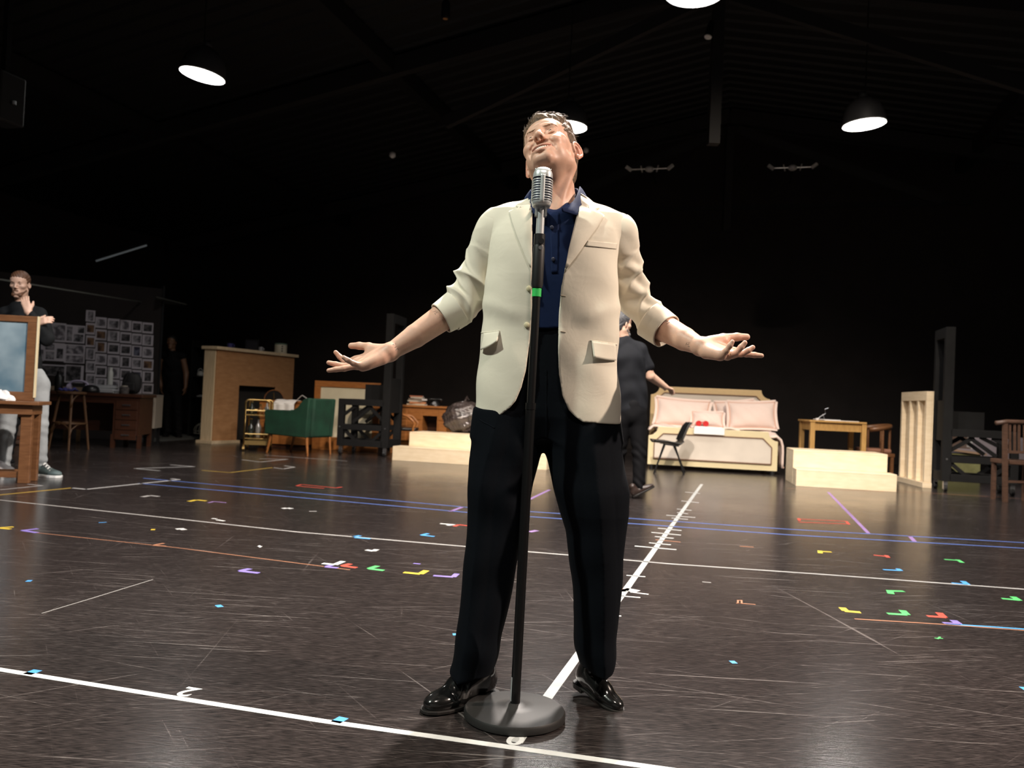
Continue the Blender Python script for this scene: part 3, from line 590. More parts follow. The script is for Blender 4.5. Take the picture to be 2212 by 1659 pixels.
# ---- things behind the right tower
A = P(2150, 1035); lilac_cloth = mat('lilac_cloth', (.58, .50, .55), .9, noise=.1, nscale=4, bump=.4, bscale=7)
t = thing('cloth_covered_table', 'table under a lilac white cloth behind the castered tower at right', 'table', (A.x, A.y + .35, 0), math.radians(-5))
def drape(u, v):
    a = u * 2 * math.pi; ca, sa = math.cos(a), math.sin(a); k = 1 / max(abs(ca), abs(sa)) ** .8
    x, y = .74 * ca * min(k, 1.25), .34 * sa * min(k, 1.25); zt = .66
    if v < .4: f = v / .4; return Vector((x * f, y * f, zt + .01 * math.sin(8 * x * f)))
    f = (v - .4) / .6; rr = 1 + .05 * f + .04 * f * math.sin(11 * a) ; return Vector((x * rr, y * rr, zt - .03 - .36 * f + .05 * math.sin(3 * a) * f))
part('cloth', lilac_cloth, t, lambda b: b.grid(drape, 72, 14, wrap=True), smooth=True)
part('tabletop', brown_wood, t, lambda b: b.b6(-.6, .6, -.26, .26, .60, .63))
for x in (-.55, .55):
    for y in (-.2, .2): part('leg', brown_wood, t, lambda b: b.b6(x - .025, x + .025, y - .025, y + .025, 0, .60))
c = P(2078, 1040); z1 = lambda py: W(2078, py, c.y).z
yel = mat('lime_board', (.44, .44, .20), .7, noise=.2)
t = thing('wooden_crate', 'pale lime wooden crate seen through the lower braces of the right tower', 'crate', (c.x, c.y + .15, 0), math.radians(6))
part('side_panel', yel, t, lambda b: (b.b6(-.26, .26, -.15, -.13, .04, .40), b.b6(-.26, .26, .13, .15, .04, .40), b.b6(-.26, -.24, -.13, .13, .04, .40), b.b6(.24, .26, -.13, .13, .04, .40)))
part('base', yel, t, lambda b: b.b6(-.26, .26, -.15, .15, 0, .039)); part('lid', mat('peach_board', (.6, .40, .27), .7), t, lambda b: b.box((.0, -.02, .435), (.66, .34, .03), RY(.09)))
t = thing('cardboard_box', 'open dark sided box with white edges behind the right tower', 'box', (c.x - .02, c.y + .18, .475), math.radians(-12))
box_in = mat('box_brown', (.16, .11, .09), .8)
part('side_panel', white_paper, t, lambda b: (b.b6(-.20, -.18, -.1, .1, 0, .34), b.b6(.18, .20, -.1, .1, 0, .34)))
part('back_panel', box_in, t, lambda b: b.b6(-.18, .18, .08, .1, 0, .33)); part('top_panel', white_paper, t, lambda b: b.b6(-.2, .2, -.1, .1, .341, .355)); part('base', box_in, t, lambda b: b.b6(-.18, .18, -.1, .08, 0, .02))
# wooden chair cut by the right edge
chair_brown = wood('chair_brown', (.085, .045, .03), (.05, .026, .017), (3, 3, 16))
A = P(2192, 1086); t = thing('slatted_chair', 'dark wooden slat-back chair cut by the right edge of the photo', 'chair', A, math.radians(-4)); K = lambda px, py: W(px, py, A.y) - A
part('top_rail', chair_brown, t, lambda b: b.tube([K(2153, 914), K(2175, 911), K(2205, 912), K(2245, 914)], .032, 8, flat=.8), smooth=True)
for px in (2172, 2238): part('leg', chair_brown, t, lambda b: b.bar((K(px, 1080).x, 0, 0), K(px, 912), .045, .04))
for px in (2182, 2192, 2201, 2212, 2224): part('back_slat', chair_brown, t, lambda b: b.bar(K(px, 975), K(px, 915), .022, .016))
part('lower_rail', chair_brown, t, lambda b: b.bar(K(2172, 976), K(2240, 978), .025, .03)); part('seat', chair_brown, t, lambda b: b.box(K(2206, 1000) + Vector((.02, .19, 0)), (.36, .34, .05)), bevel=.01)
for x in (-.07, .27): part('leg', chair_brown, t, lambda b: b.bar((x, .33, 0), (x, .33, K(2206, 1000).z - .02), .04, .04))
part('stretcher', chair_brown, t, lambda b: b.bar(K(2172, 1040), K(2240, 1042), .025, .025))
# ------------------------------------------------------------------ props on the left half
# ---- plywood fireplace unit
A = P(457, 959); ang = math.radians(66); t = thing('plywood_fireplace', 'tall plywood fireplace unit with a pale end strip and mantel top', 'stage unit', A, ang); Hc = W(470, 748, A.y).z; LF = 1.86; DF = .22
# local x runs along the face (away), local y to the left of it; the end strip faces the camera
ca, sa = math.cos(ang), math.sin(ang)
part('end_strip', pine, t, lambda b: b.b6(-.02, 0, 0, DF, .05, Hc - .05), bevel=.003)
face = [(0, .0), (.52, .0), (.52, .62), (1.40, .62), (1.40, .0), (LF, .0), (LF, 1), (0, 1)]
part('face_panel', ply_brown, t, lambda b: b.prism([(x, .05 + z * (Hc - .1)) for x, z in face], -.018, 0, lambda a, c, d: Vector((a, d, c))))
part('back_panel', ply_brown, t, lambda b: b.b6(0, LF, DF - .018, DF, .05, Hc - .05)); part('hearth_back', mat('hearth_black', (.01, .009, .008), .9), t, lambda b: b.b6(.45, 1.5, .12, .14, .05, 1.0))  # hearth back is a plain black sheet behind the opening
part('far_strip', pine, t, lambda b: b.b6(LF, LF + .02, 0, DF, .05, Hc - .05))
part('mantel_shelf', pine, t, lambda b: b.b6(-.05, LF + .06, -.06, DF + .04, Hc - .049, Hc), bevel=.004)
for x0, x1 in ((-.06, .56), (1.36, LF + .05)): part('plinth', pine, t, lambda b: b.b6(x0, x1, -.06, DF + .05, 0, .049), bevel=.004)
FM = ROOTM[t.name]
def on_mantel(s, o=.1): return FM @ Vector((s, o, Hc))
# find the mantel spot a pixel column falls on
def mantel_at(px): return min((on_mantel(s) for s in np.linspace(0, LF, 80)), key=lambda q: abs(px - (1106 + FPX * float(np.dot(np.array(q) - _C, _R)) / float(np.dot(np.array(q) - _C, _F)))))
def mug(px, r, h, m, label, spots=None):
    c = mantel_at(px); t = thing('mug', label, 'mug', c, -.3, None)
    part('cup', m, t, lambda b: b.lathe([(r * .9, .0005), (r, .01), (r, h), (r * .9, h), (r * .88, .02)], 20, cap=False), smooth='auto')
    part('handle', m, t, lambda b: b.tube([(r * .95 + .03 * math.sin(a) * (1.2), 0, h * .5 + h * .3 * math.cos(a)) for a in np.linspace(0, math.pi, 9)], .007, 6), smooth=True)
    if spots:
        for z in spots: part('dot', black_plastic, t, lambda b: b.tube([(r * .4, -r * .9, z), (r * .42, -r * .97, z)], .012, 10))
    return t
mug(497, .045, .075, mat('navy_glaze', (.03, .03, .12), .3), 'small dark blue mug near the left end of the mantel')
mug(563, .036, .075, mat('dim_white_glaze', (.3, .31, .33), .4), 'small pale mug in the middle of the mantel')
c = mantel_at(606); t = thing('storage_tin', 'large cream tin with dark dots standing on the mantel', 'tin', c, 0)
tin = mat('cream_tin', (.45, .42, .33), .5); part('body', tin, t, lambda b: b.lathe([(.10, .0005), (.105, .01), (.105, .15), (.10, .165)], 28), smooth='auto')
part('lid', mat('green_tin', (.1, .16, .12), .5), t, lambda b: b.lathe([(.107, .15), (.108, .172), (.09, .176)], 28), smooth='auto')
for z in (.04, .08, .12): part('dot', black_plastic, t, lambda b: b.tube([(.05, -.0925, z), (.052, -.099, z)], .014, 10))
c = mantel_at(543); t = thing('framed_photo', 'dark frame standing on the mantel between the two mugs', 'picture frame', c, -.2)
part('frame', black_plastic, t, lambda b: (b.b6(-.12, .12, 0, .015, .0005, .02), b.b6(-.12, .12, 0, .015, .16, .18), b.b6(-.12, -.1, 0, .015, .02, .16), b.b6(.1, .12, 0, .015, .02, .16))); part('picture', mat('dim_picture', (.012, .013, .018), .5), t, lambda b: b.b6(-.1, .1, .005, .012, .02, .16)); part('stand', black_plastic, t, lambda b: b.bar((0, .015, .12), (0, .06, .001), .03, .005))
# ---- gold bar cart
A = P(552, 975); t = thing('bar_cart', 'gold framed bar cart with bottles in front of the plywood fireplace', 'cart', A, math.radians(12)); Z = lambda py: W(552, py, A.y).z
w2 = .165; d2 = .55
for y in (0, d2):
    def loop(b):
        zt = Z(864); zb = .09; r = .05
        pts = [(-w2, y, zb), (-w2, y, zt - r)] + [(-w2 + r - r * math.cos(a), y, zt - r + r * math.sin(a)) for a in np.linspace(0, math.pi / 2, 6)] + [(w2 - r + r * math.sin(a), y, zt - r + r * math.cos(a)) for a in np.linspace(0, math.pi / 2, 6)] + [(w2, y, zt - r), (w2, y, zb)]
        b.tube(pts, .014, 8)
    part('frame_loop', brass, t, loop, smooth=True)
for py, nm in ((896, 'upper_tray'), (947, 'lower_tray')):
    z = Z(py); tr = part(nm, brass, t, lambda b: b.b6(-w2, w2, 0, d2, z - .012, z), bevel=.003)
    part('rail', brass, tr, lambda b: (b.tube([(-w2, 0, z + .06), (w2, 0, z + .06)], .008, 6), b.tube([(-w2, d2, z + .06), (w2, d2, z + .06)], .008, 6), b.tube([(-w2, 0, z + .06), (-w2, d2, z + .06)], .008, 6), b.tube([(w2, 0, z + .06), (w2, d2, z + .06)], .008, 6)))
for y0 in (-.008, d2 - .004): part('skirt', brass, t, lambda b: b.b6(-w2, w2, y0, y0 + .012, .09, .15))
for x in (-w2, w2):
    for y in (0, d2): part('caster', brass, t, lambda b: (b.tube([(x - .015, y, .035), (x + .015, y, .035)], .035, 12), b.bar((x, y, .05), (x, y, .095), .02, .02)))
bott = mat('dark_glass', (.02, .025, .02), .1, spec=.8); amber = mat('amber_glass', (.16, .07, .02), .12, spec=.8); clear = mat('smoked_glass', (.25, .25, .24), .1, spec=.8)
CM = ROOTM[t.name]
for i, (x, y, zp, r, h, m, lab) in enumerate(((-.09, .12, 896, .04, .17, bott, 'dark bottle at the left of the cart\'s upper tray'), (.03, .1, 896, .045, .13, amber, 'amber bottle in the middle of the cart\'s upper tray'), (.11, .2, 896, .035, .17, clear, 'pale glass bottle at the right of the cart\'s upper tray'),
        (-.09, .12, 947, .045, .26, bott, 'dark bottle at the left of the cart\'s lower tray'), (.01, .14, 947, .04, .29, clear, 'pale glass bottle in the middle of the cart\'s lower tray'), (.10, .12, 947, .042, .22, amber, 'amber bottle at the right of the cart\'s lower tray'))):
    q = CM @ Vector((x, y, Z(zp))); q.z += .0005; b_ = thing('bottle', lab, 'bottle', q, 0, 'bottles on the bar cart')
    part('body', m, b_, lambda b: b.lathe([(r, 0), (r, h * .58), (r * .4, h * .74), (r * .38, h)], 14), smooth=True); part('cap', brass, b_, lambda b: b.lathe([(r * .42, h), (r * .42, h + .02)], 10))
# ---- green armchair
A = P(658, 985); a = math.radians(155); t = thing('armchair', 'green velvet armchair turned away with slim wooden legs beside the bar cart', 'armchair', A, a); zA = lambda py, px=658: W(px, py, A.y).z
# local x = toward its front, local y = across (to the right of the picture it is negative)
zb, zarm, zt = zA(946), zA(889), zA(859); LA, WA = .72, .60
def arm(b, y0, y1):
    pr = [(0, zb), (LA, zb + .015), (LA + .02, zarm - .02), (LA - .02, zarm), (.26, zarm + .005), (.17, zarm + .05), (.08, zt - .03), (.0, zt), (-.03, zt - .01)]
    b.prism(pr, y0, y1, lambda p, q, d: Vector((p, d, q)))
part('arm', green_velvet, t, lambda b: arm(b, -.09, 0), bevel=.03, smooth='auto'); part('arm', green_velvet, t, lambda b: arm(b, -WA, -WA + .09), bevel=.03, smooth='auto')
part('backrest', green_velvet, t, lambda b: b.prism([(-.03, zb), (.10, zb), (.10, zt - .02), (-.05, zt)], -WA + .091, -.091, lambda p, q, d: Vector((p, d, q))), bevel=.03, smooth='auto')
part('seat', green_velvet, t, lambda b: b.b6(.105, LA, -WA + .092, -.092, zb + .02, zb + .17), bevel=.04, smooth='auto')
for x, y in ((.02, -.05), (LA - .08, -.05), (.02, -WA + .05), (LA - .08, -WA + .05)): part('leg', orange_wood, t, lambda b: b.tube([(x, y, zb + .0), (x + (-.03 if x < .1 else .06), y, 0)], [.022, .012], 10))
# ---- orange chest behind the armchair, its disc and paper
A, rz, L = front((560, 957), (705, 962)); A = W(556, 962, 12.75); A.z = 0; t = thing('wooden_chest', 'low orange wooden chest behind the green armchair', 'chest', A, math.radians(-6)); zc = W(610, 865, 12.75).z; LCH = .76
part('body', orange_wood, t, lambda b: b.b6(0, LCH, .0, .5, .06, zc - .03)); part('top', orange_wood, t, lambda b: b.b6(-.02, LCH + .02, -.02, .52, zc - .03, zc), bevel=.004)
for x in (.2, .56): 
    d = part('drawer', orange_wood, t, lambda b: b.b6(x - .18, x + .15, -.012, -.001, .3, zc - .06), bevel=.003); part('knob', brass, d, lambda b: b.tube([(x, -.03, .5), (x, -.012, .5)], .012, 8))
part('plinth', dark_wood, t, lambda b: b.b6(.02, LCH - .02, .03, .48, 0, .06))
c = W(592, 865, 12.95); c.z = zc + .0005
t = thing('round_clock', 'dark half-round panel standing on the orange chest', 'ornament', c, -.1)
part('disc', black_plastic, t, lambda b: b.prism([(.155 * math.cos(q), .15 * math.sin(q)) for q in np.linspace(0, math.pi, 20)], 0, .03, lambda p, q, d: Vector((p, d, q)))); part('rim', brown_wood, t, lambda b: b.tube([(.157 * math.cos(q), -.004, .152 * math.sin(q)) for q in np.linspace(0.03, math.pi - .03, 20)], .008, 6)); part('hand', brass, t, lambda b: b.bar((0, -.004, .02), (-.01, -.004, .11), .012, .006))
c = W(612, 882, 12.5); t = thing('folded_cloth', 'white cloth hanging over the front of the orange chest', 'cloth', (c.x, c.y, c.z), -.1)
part('fold', white_cloth, t, lambda b: b.grid(lambda u, v: Vector(((u - .5) * .32, -.0 + .012 * math.sin(14 * u), .07 - v * .14 * (1 + .15 * math.sin(7 * u)))), 16, 8), smooth=True, solid=.012)
part('top_fold', white_cloth, t, lambda b: b.grid(lambda u, v: Vector(((u - .5) * .32, v * .3, .07 + (zc - c.z - .06) * min(1, v * 3) + .004 * math.sin(12 * u))), 12, 6), smooth=True, solid=.01)
c = W(655, 858, 13.0); c.z = zc + .0005; t = thing('open_paper', 'white folded paper standing on the orange chest behind the green chair', 'paper', c, .2)
part('leaf', white_paper, t, lambda b: b.bar((-.1, 0, .004), (-.02, 0, .09), .2, .004)); part('leaf', white_paper, t, lambda b: b.bar((.12, 0, .004), (-.015, 0, .092), .2, .004))
# ---- framed white board
A = W(673, 968, 12.8); A.z = 0; t = thing('framed_board', 'white board in an orange wooden frame standing behind the green armchair', 'board', A, math.radians(-10)); zf = W(680, 822, 12.8).z
part('frame', orange_wood, t, lambda b: (b.b6(0, 1.05, 0, .04, zf - .09, zf), b.b6(0, .10, 0, .04, 0, zf - .091), b.b6(.95, 1.05, 0, .04, 0, zf - .091), b.b6(.101, .949, 0, .04, 0, .2)), bevel=.004)
part('panel', cream_board, t, lambda b: b.b6(.1, .95, .015, .03, .2, zf - .09))
# ---- desk right of the left tower
c = W(868, 874, 13.5); zd = c.z; t = thing('orange_desk', 'orange wooden kneehole desk behind the left end of the long steps', 'desk', (c.x, c.y, 0), math.radians(-10)); wd = .80
part('desktop', orange_wood, t, lambda b: b.b6(-.25, wd, -.03, .55, zd - .035, zd), bevel=.006)
part('pedestal', orange_wood, t, lambda b: b.b6(-.2, .36, 0, .5, .05, zd - .036)); part('pedestal', orange_wood, t, lambda b: b.b6(.60, wd - .04, 0, .5, .05, zd - .036))
part('modesty_panel', dark_wood, t, lambda b: b.b6(.361, .599, .3, .32, .1, zd - .036)); part('frieze', orange_wood, t, lambda b: b.b6(.361, .599, .0, .02, zd - .16, zd - .036))
for x0, x1 in ((-.16, .10), (.12, .34), (.63, .74)):
    for z0 in (.15, .33, .51): part('drawer', orange_wood, t, lambda b: b.b6(x0, x1, -.012, -.001, z0, z0 + .15), bevel=.003)
part('foot', dark_wood, t, lambda b: (b.b6(-.18, .34, .03, .47, 0, .049), b.b6(.62, wd - .06, .03, .47, 0, .049)))
DM = ROOTM[t.name]
cols = ((.5, .42, .3), (.42, .16, .06), (.48, .45, .38), (.25, .2, .16), (.45, .40, .33), (.3, .1, .05)); z = zd + .0005
for i in range(6):
    h = (.024, .02, .035, .022, .03, .026)[::-1][i]; w_ = (.30, .27, .24, .25, .2, .21)[i]; q = DM @ Vector((.20 + .015 * math.sin(i * 2.3), .2, z))
    bk = thing('book', '%s book in the stack on the orange desk' % ('lowest dark', 'second lowest', 'third lowest', 'third highest', 'second highest', 'topmost')[i], 'book', q, -.2 + .25 * math.sin(i * 1.7), 'books stacked on the orange desk')
    part('cover', mat('book_%d' % i, cols[i], .6), bk, lambda b: (b.b6(-w_ / 2, w_ / 2, -.09, .09, 0, .003), b.b6(-w_ / 2, w_ / 2, -.09, .09, h - .004, h - .001), b.b6(-w_ / 2, w_ / 2, -.094, -.09, 0, h - .001)))
    part('pages', white_paper, bk, lambda b: b.b6(-w_ / 2 + .004, w_ / 2 - .004, -.089, .085, .0035, h - .0045)); z += h
q = DM @ Vector((.50, .2, zd + .0005)); t = thing('telephone', 'black old telephone on the right of the orange desk', 'telephone', q, -.1)
part('body', black_plastic, t, lambda b: b.lathe([(.085, 0), (.08, .03), (.045, .07), (.04, .08)], 16), smooth='auto'); part('handset', black_plastic, t, lambda b: b.tube([(-.11, 0, .09), (-.08, 0, .11), (.08, 0, .11), (.11, 0, .09)], [.028, .016, .016, .028], 10), smooth=True); part('dial', steel, t, lambda b: b.tube([(.0, -.075, .04), (0, -.085, .045)], .03, 14))
# bentwood armchair before that desk
c = W(880, 960, 12.75); t = thing('bentwood_armchair', 'wooden armchair with curved arm between the left tower and orange desk', 'chair', (c.x, c.y, 0), 0); zz2 = lambda py: W(880, py, 12.75).z
part('arm_rail', orange_wood, t, lambda b: b.tube([(-.30, .2, zz2(892)), (-.15, .0, zz2(893)), (.0, -.05, zz2(900)), (.07, -.06, zz2(908)), (.10, -.06, zz2(914)), (.08, -.05, zz2(925)), (.10, -.05, 0)], .02, 8), smooth=True)
part('arm_rail', orange_wood, t, lambda b: b.tube([(-.30, .25, zz2(892)), (-.28, .4, zz2(893)), (.0, .45, zz2(900)), (.10, .42, zz2(914)), (.08, .42, zz2(925)), (.10, .42, 0)], .02, 8), smooth=True)
part('seat', black_plastic, t, lambda b: b.b6(-.26, .12, -.02, .4, zz2(931), zz2(924)), bevel=.02)
for y in (.02, .38): part('leg', orange_wood, t, lambda b: b.bar((-.24, y, 0), (-.24, y, zz2(892)), .035, .035))
# clear plastic sack on the long steps
c = W(1000, 934, 12.0); t = thing('plastic_sack', 'crumpled grey plastic sack leaning behind the long wooden steps', 'sack', (c.x, c.y, .3855), 0)
sackm = mat('grey_plastic', (.075, .058, .055), .16, noise=.7, nscale=9, bump=1.0, bscale=26, spec=.8)
def sack(u, v):
    th = v * math.pi; a = u * 2 * math.pi; n = .1 * math.sin(5 * a + 3 * th) + .08 * math.sin(9 * th - 4 * a) + .07 * abs(math.sin(13 * a + 2 + 5 * th)) * math.sin(th) + .07 * abs(math.sin(17 * th + 7 * a))
    r = math.sin(th) ** .8 * (1 + n * .6); q = Vector((.27 * r * math.cos(a), .2 * r * math.sin(a), .22 - .22 * math.cos(th) * (1 + n * .3))); q.z = max(q.z, 0.0) ; q.x += (.22 - q.z) * -.1; return q
part('bag', sackm, t, lambda b: b.grid(sack, 110, 70, wrap=True), smooth=True); part('knot', sackm, t, lambda b: b.tube([(-.0, 0, .42), (.02, 0, .47), (.06, .0, .5)], [.03, .02, .05], 8))
# ------------------------------------------------------------------ far left: pinboard wall, desk, chairs
WA_, WB_ = W(60, 900, 12.6), W(334, 900, 13.6); WA_.z = WB_.z = 0; dw = WB_ - WA_; WL = dw.length; wz = math.atan2(dw.y, dw.x)
pb = bpy.data.objects.new('wall_pinboard', None); COL.objects.link(pb); pb.location = WA_; pb.rotation_euler = (0, 0, wz); tag(pb, kind='structure'); ROOTM[pb.name] = Matrix.Translation(WA_) @ Matrix.Rotation(wz, 4, 'Z')
part('board', black_wall, pb, lambda b: b.b6(-1.6, WL + .02, 0, .1, 0, 2.45)); part('end_column', mat('blue_black', (.008, .009, .011), .8), pb, lambda b: b.b6(WL + .021, WL + .05, -.02, .12, 0, 2.5))
# soffit along the left wall
def soffit(b):
    a, c = W(-60, 594, 8.2), W(335, 657, 14.2); b.bar(a, c, .018, .018); 
tr = tag(bpy.data.objects.new('trim_4', None), kind='structure'); COL.objects.link(tr); ROOTM[tr.name] = Matrix.Identity(4)
part('edge', mat('soffit_grey', (.09, .095, .085), .8), tr, lambda b: soffit(b)); part('soffit_panel', MATS['soffit_grey'], tr, lambda b: b.prism([(q.x, q.y) for q in (W(335, 656, 14.2), W(336, 668, 13.2), W(403, 668, 14.2))], W(335, 656, 14.2).z, W(335, 656, 14.2).z + .02, lambda p, q, d: Vector((p, q, d))))
SM = ROOTM[pb.name]
dirw = SM.to_3x3() @ Vector((1, 0, 0)); nrm = SM.to_3x3() @ Vector((0, 1, 0))
def on_wall(px, py):
    d = Vector(pdir(px, py)); o = Vector(_C); k = (WA_ - o).dot(nrm) / d.dot(nrm); return SM.inverted() @ (o + d * k)
def print_mat(name, seed, base, dark):
    m = bpy.data.materials.new(name); m.use_nodes = True; nt = m.node_tree; N, L = nt.nodes, nt.links; b = N['Principled BSDF']; b.inputs['Roughness'].default_value = .7
    tc = N.new('ShaderNodeTexCoord'); mp = N.new('ShaderNodeMapping'); mp.inputs['Location'].default_value = (seed * 1.7, seed * .9, seed * 2.3); L.new(tc.outputs['Object'], mp.inputs[0])
    t = N.new('ShaderNodeTexNoise'); t.inputs['Scale'].default_value = 14; t.inputs['Detail'].default_value = 3; L.new(mp.outputs[0], t.inputs['Vector'])
    r = N.new('ShaderNodeValToRGB'); r.color_ramp.elements[0].position = .42; r.color_ramp.elements[1].position = .62; r.color_ramp.elements[0].color = (*dark, 1); r.color_ramp.elements[1].color = (*base, 1); L.new(t.outputs[0], r.inputs[0]); L.new(r.outputs[0], b.inputs['Base Color']); return m
sheetm = mat('print_paper', (.62, .58, .64), .8)
prints = [print_mat('print_grey', 1, (.40, .38, .42), (.03, .03, .035)), print_mat('print_dark', 2, (.14, .13, .14), (.015, .015, .018)), print_mat('print_pale', 3, (.50, .47, .52), (.12, .11, .13)), print_mat('print_sepia', 5, (.22, .12, .06), (.05, .02, .015)), print_mat('print_blue', 7, (.16, .17, .24), (.03, .03, .06))]
def c2(x, y): return 60 + x * 420 / 1991, 640 + y * 350 / 1659
def sheet(x0, y0, x1, y1, label, k, group='printed sheets pinned to the black wall', inset=None):
    a, c = on_wall(*c2(x0, y0)), on_wall(*c2(x1, y1)); mid = SM @ Vector(((a.x + c.x) / 2, -.004, (a.z + c.z) / 2)); w_, h_ = abs(c.x - a.x), abs(c.z - a.z)
    t = thing('printed_sheet', label, 'printed sheet', mid, wz, group)
    part('paper', sheetm, t, lambda b: b.b6(-w_ / 2, w_ / 2, -.001, .003, -h_ / 2, h_ / 2))
    for f in (inset or [(.14, .16, .86, .84)]): part('picture', prints[k], t, lambda b: b.b6(-w_ / 2 + f[0] * w_, -w_ / 2 + f[2] * w_, -.002, -.0011, h_ / 2 - f[3] * h_, h_ / 2 - f[1] * h_))
    return t
coln = ('first', 'second', 'third', 'fourth', 'fifth', 'last'); rown = ('top', 'second', 'third', 'fourth', 'fifth', 'bottom')
cx = [(598, 690), (695, 808), (820, 940), (948, 1060), (1068, 1168), (1176, 1285)]
random.seed(3)
sk = (0, 2, 0, 2, 1, 1, 3, 3, 0, 1, 0, 0, 3, 3, 1, 1, 4, 2, 0, 2, 2, 1, 0, 3, 0, 1, 2, 1, 4, 1, 0, 0, 2, 1, 4, 1)
for r_ in range(6):
    for q in range(6):
        x0, x1 = cx[q]; yb = 200 + 125 * r_ + (x0 - 600) * .115 ; ye = yb + 118
        if q == 0: yb, ye = 140 + r_ * 130, 140 + r_ * 130 + 124
        if r_ == 0 and q == 0: yb = 140
        ye = min(ye, 1000 - 0)
        sheet(x0, yb, x1 - 4, ye, 'printed sheet, %s in the %s row of the pinned grid' % (coln[q], rown[r_]), sk[(r_ * 6 + q) % 36], inset=[(.12, .18, .88, .82)] if (q + r_) % 3 else [(.2, .1, .8, .9)])
for (x0, y0, x1, y1, lab, k, ins) in ((210, 265, 384, 472, 'large pale sketch sheet beside the standing man\'s elbow', 2, [(.1, .1, .95, .9)]), (395, 290, 580, 485, 'large sheet with several dark pictures, upper right of the loose group', 0, [(.05, .1, .33, .9), (.62, .08, .95, .42), (.42, .5, .92, .92)]),
        (84, 465, 165, 662, 'white sheet just right of the standing man\'s back', 2, [(.6, .4, .9, .8)]), (170, 470, 370, 668, 'large sheet with a collage of dark pictures below the pale sketch', 0, [(.06, .08, .5, .4), (.1, .5, .5, .92), (.62, .3, .93, .85)]),
        (380, 488, 580, 690, 'large grey printed sheet beside the pinned grid', 2, [(.08, .05, .92, .5), (.08, .6, .92, .95)]), (80, 690, 375, 815, 'long dark sheet at the bottom of the loose group', 1, [(.02, .12, .98, .98)]), (384, 700, 565, 890, 'large sheet with one dark square picture below the grey sheet', 1, [(.06, .06, .85, .92)])):
    sheet(x0, y0, x1, y1, lab, k, inset=ins)
# floor mat edge behind the desk
mm = MB(); pts = [P(*q) for q in ((268, 957), (420, 949), (460, 940), (300, 936))]; mm.prism([(q.x, q.y) for q in pts], .0005, .012, lambda p, q, d: Vector((p, q, d)))
tag(mm.build('floor_mat', mat('grey_mat', (.10, .105, .10), .7, noise=.5, nscale=6)), 'thin grey mat under the dark figure by the doorway', 'mat')
# ---- desk with drawers
A = P(183, 967); zt = W(240, 850, 11.3).z; A2 = W(183, 968, 11.2); A2.z = 0; t = thing('drawer_desk', 'dark brown wooden desk with four drawers in front of the pinned sheets', 'desk', A2, math.radians(7)); LD = .68
Zd = lambda py: W(230, py, 11.2).z
part('desktop', dark_wood, t, lambda b: b.b6(-.8, LD + .03, -.03, .62, zt - .04, zt), bevel=.005)
part('drawer_unit', dark_wood, t, lambda b: b.b6(LD - .34, LD, 0, .58, .18, zt - .041))
for i in range(4):
    z1 = zt - .09 - i * .135; d = part('drawer', dark_wood, t, lambda b: b.b6(LD - .31, LD - .03, -.012, -.001, z1 - .12, z1), bevel=.003)
    part('handle', steel, d, lambda b: b.bar((LD - .22, -.02, z1 - .055), (LD - .12, -.02, z1 - .055), .016, .014))
part('back_panel', dark_wood, t, lambda b: b.b6(-.75, LD - .341, .5, .52, .2, zt - .041)); part('frieze', dark_wood, t, lambda b: b.b6(-.75, LD - .341, 0, .02, zt - .13, zt - .041))
for x in (-.77, LD - .36, LD - .02): part('leg', dark_wood, t, lambda b: b.b6(x, x + .05, .0, .05, 0, zt - .041 if x < 0 else .18)); 
for x in (-.77, LD - .36, LD - .05): part('leg', dark_wood, t, lambda b: b.b6(x, x + .05, .53, .58, 0, zt - .041 if x < 0 else .18))
KM = ROOTM[t.name]
def deskp(px, y): # desk-top point under pixel column px at desk depth y
    return min((KM @ Vector((x, y, zt)) for x in np.linspace(-.8, LD, 150)), key=lambda q: abs(q.x / q.y - pdir(px, 840)[0] / pdir(px, 840)[1])) + Vector((0, 0, .0006))
t = thing('water_bottle', 'white water bottle standing on a pile of papers on the dark desk', 'bottle', deskp(237, .42) + Vector((0, 0, .118)), 0); bw = mat('white_bottle', (.55, .56, .54), .4)
part('body', bw, t, lambda b: b.lathe([(.034, 0), (.037, .01), (.037, .17), (.024, .2)], 18), smooth='auto'); part('cap', bw, t, lambda b: b.lathe([(.026, .2), (.026, .235), (.02, .24)], 14), smooth='auto')
t = thing('paper_stack', 'stack of white papers and folders on the dark desk', 'papers', deskp(228, .40), .12)
for i in range(6): part('folder', mat('folder_%d' % (i % 2), ((.62, .63, .66), (.45, .47, .50))[i % 2], .7), t, lambda b: b.box((.01 * math.sin(i * 2), 0, .01 + i * .0185), (.30 - .01 * i, .22, .017), RZ(.05 * math.sin(i * 3))))
t = thing('thermos', 'tall black thermos standing on the dark desk in front of a chair back', 'bottle', deskp(126, .3), 0)
part('body', black_plastic, t, lambda b: b.lathe([(.05, 0), (.052, .01), (.052, .2), (.03, .23)], 18), smooth='auto'); part('cap', black_plastic, t, lambda b: b.lathe([(.032, .23), (.032, .27), (.015, .275)], 14), smooth='auto'); part('loop', black_plastic, t, lambda b: b.tube([(.02 * math.cos(q), 0, .275 + .025 * math.sin(q)) for q in np.linspace(0, math.pi, 8)], .005, 6))
t = thing('glass_jar', 'glass jar of odds and ends on the dark desk', 'jar', deskp(268, .25), 0)
part('jar', mat('jar_glass', (.13, .12, .12), .15, noise=.6, nscale=30), t, lambda b: b.lathe([(.06, 0), (.065, .01), (.065, .085), (.05, .1)], 18), smooth='auto'); part('lid', mat('jar_lid', (.33, .30, .25), .5), t, lambda b: b.lathe([(.045, .1), (.045, .115)], 16))
t = thing('cap', 'black cap lying on the dark desk', 'cap', deskp(196, .12), .2)
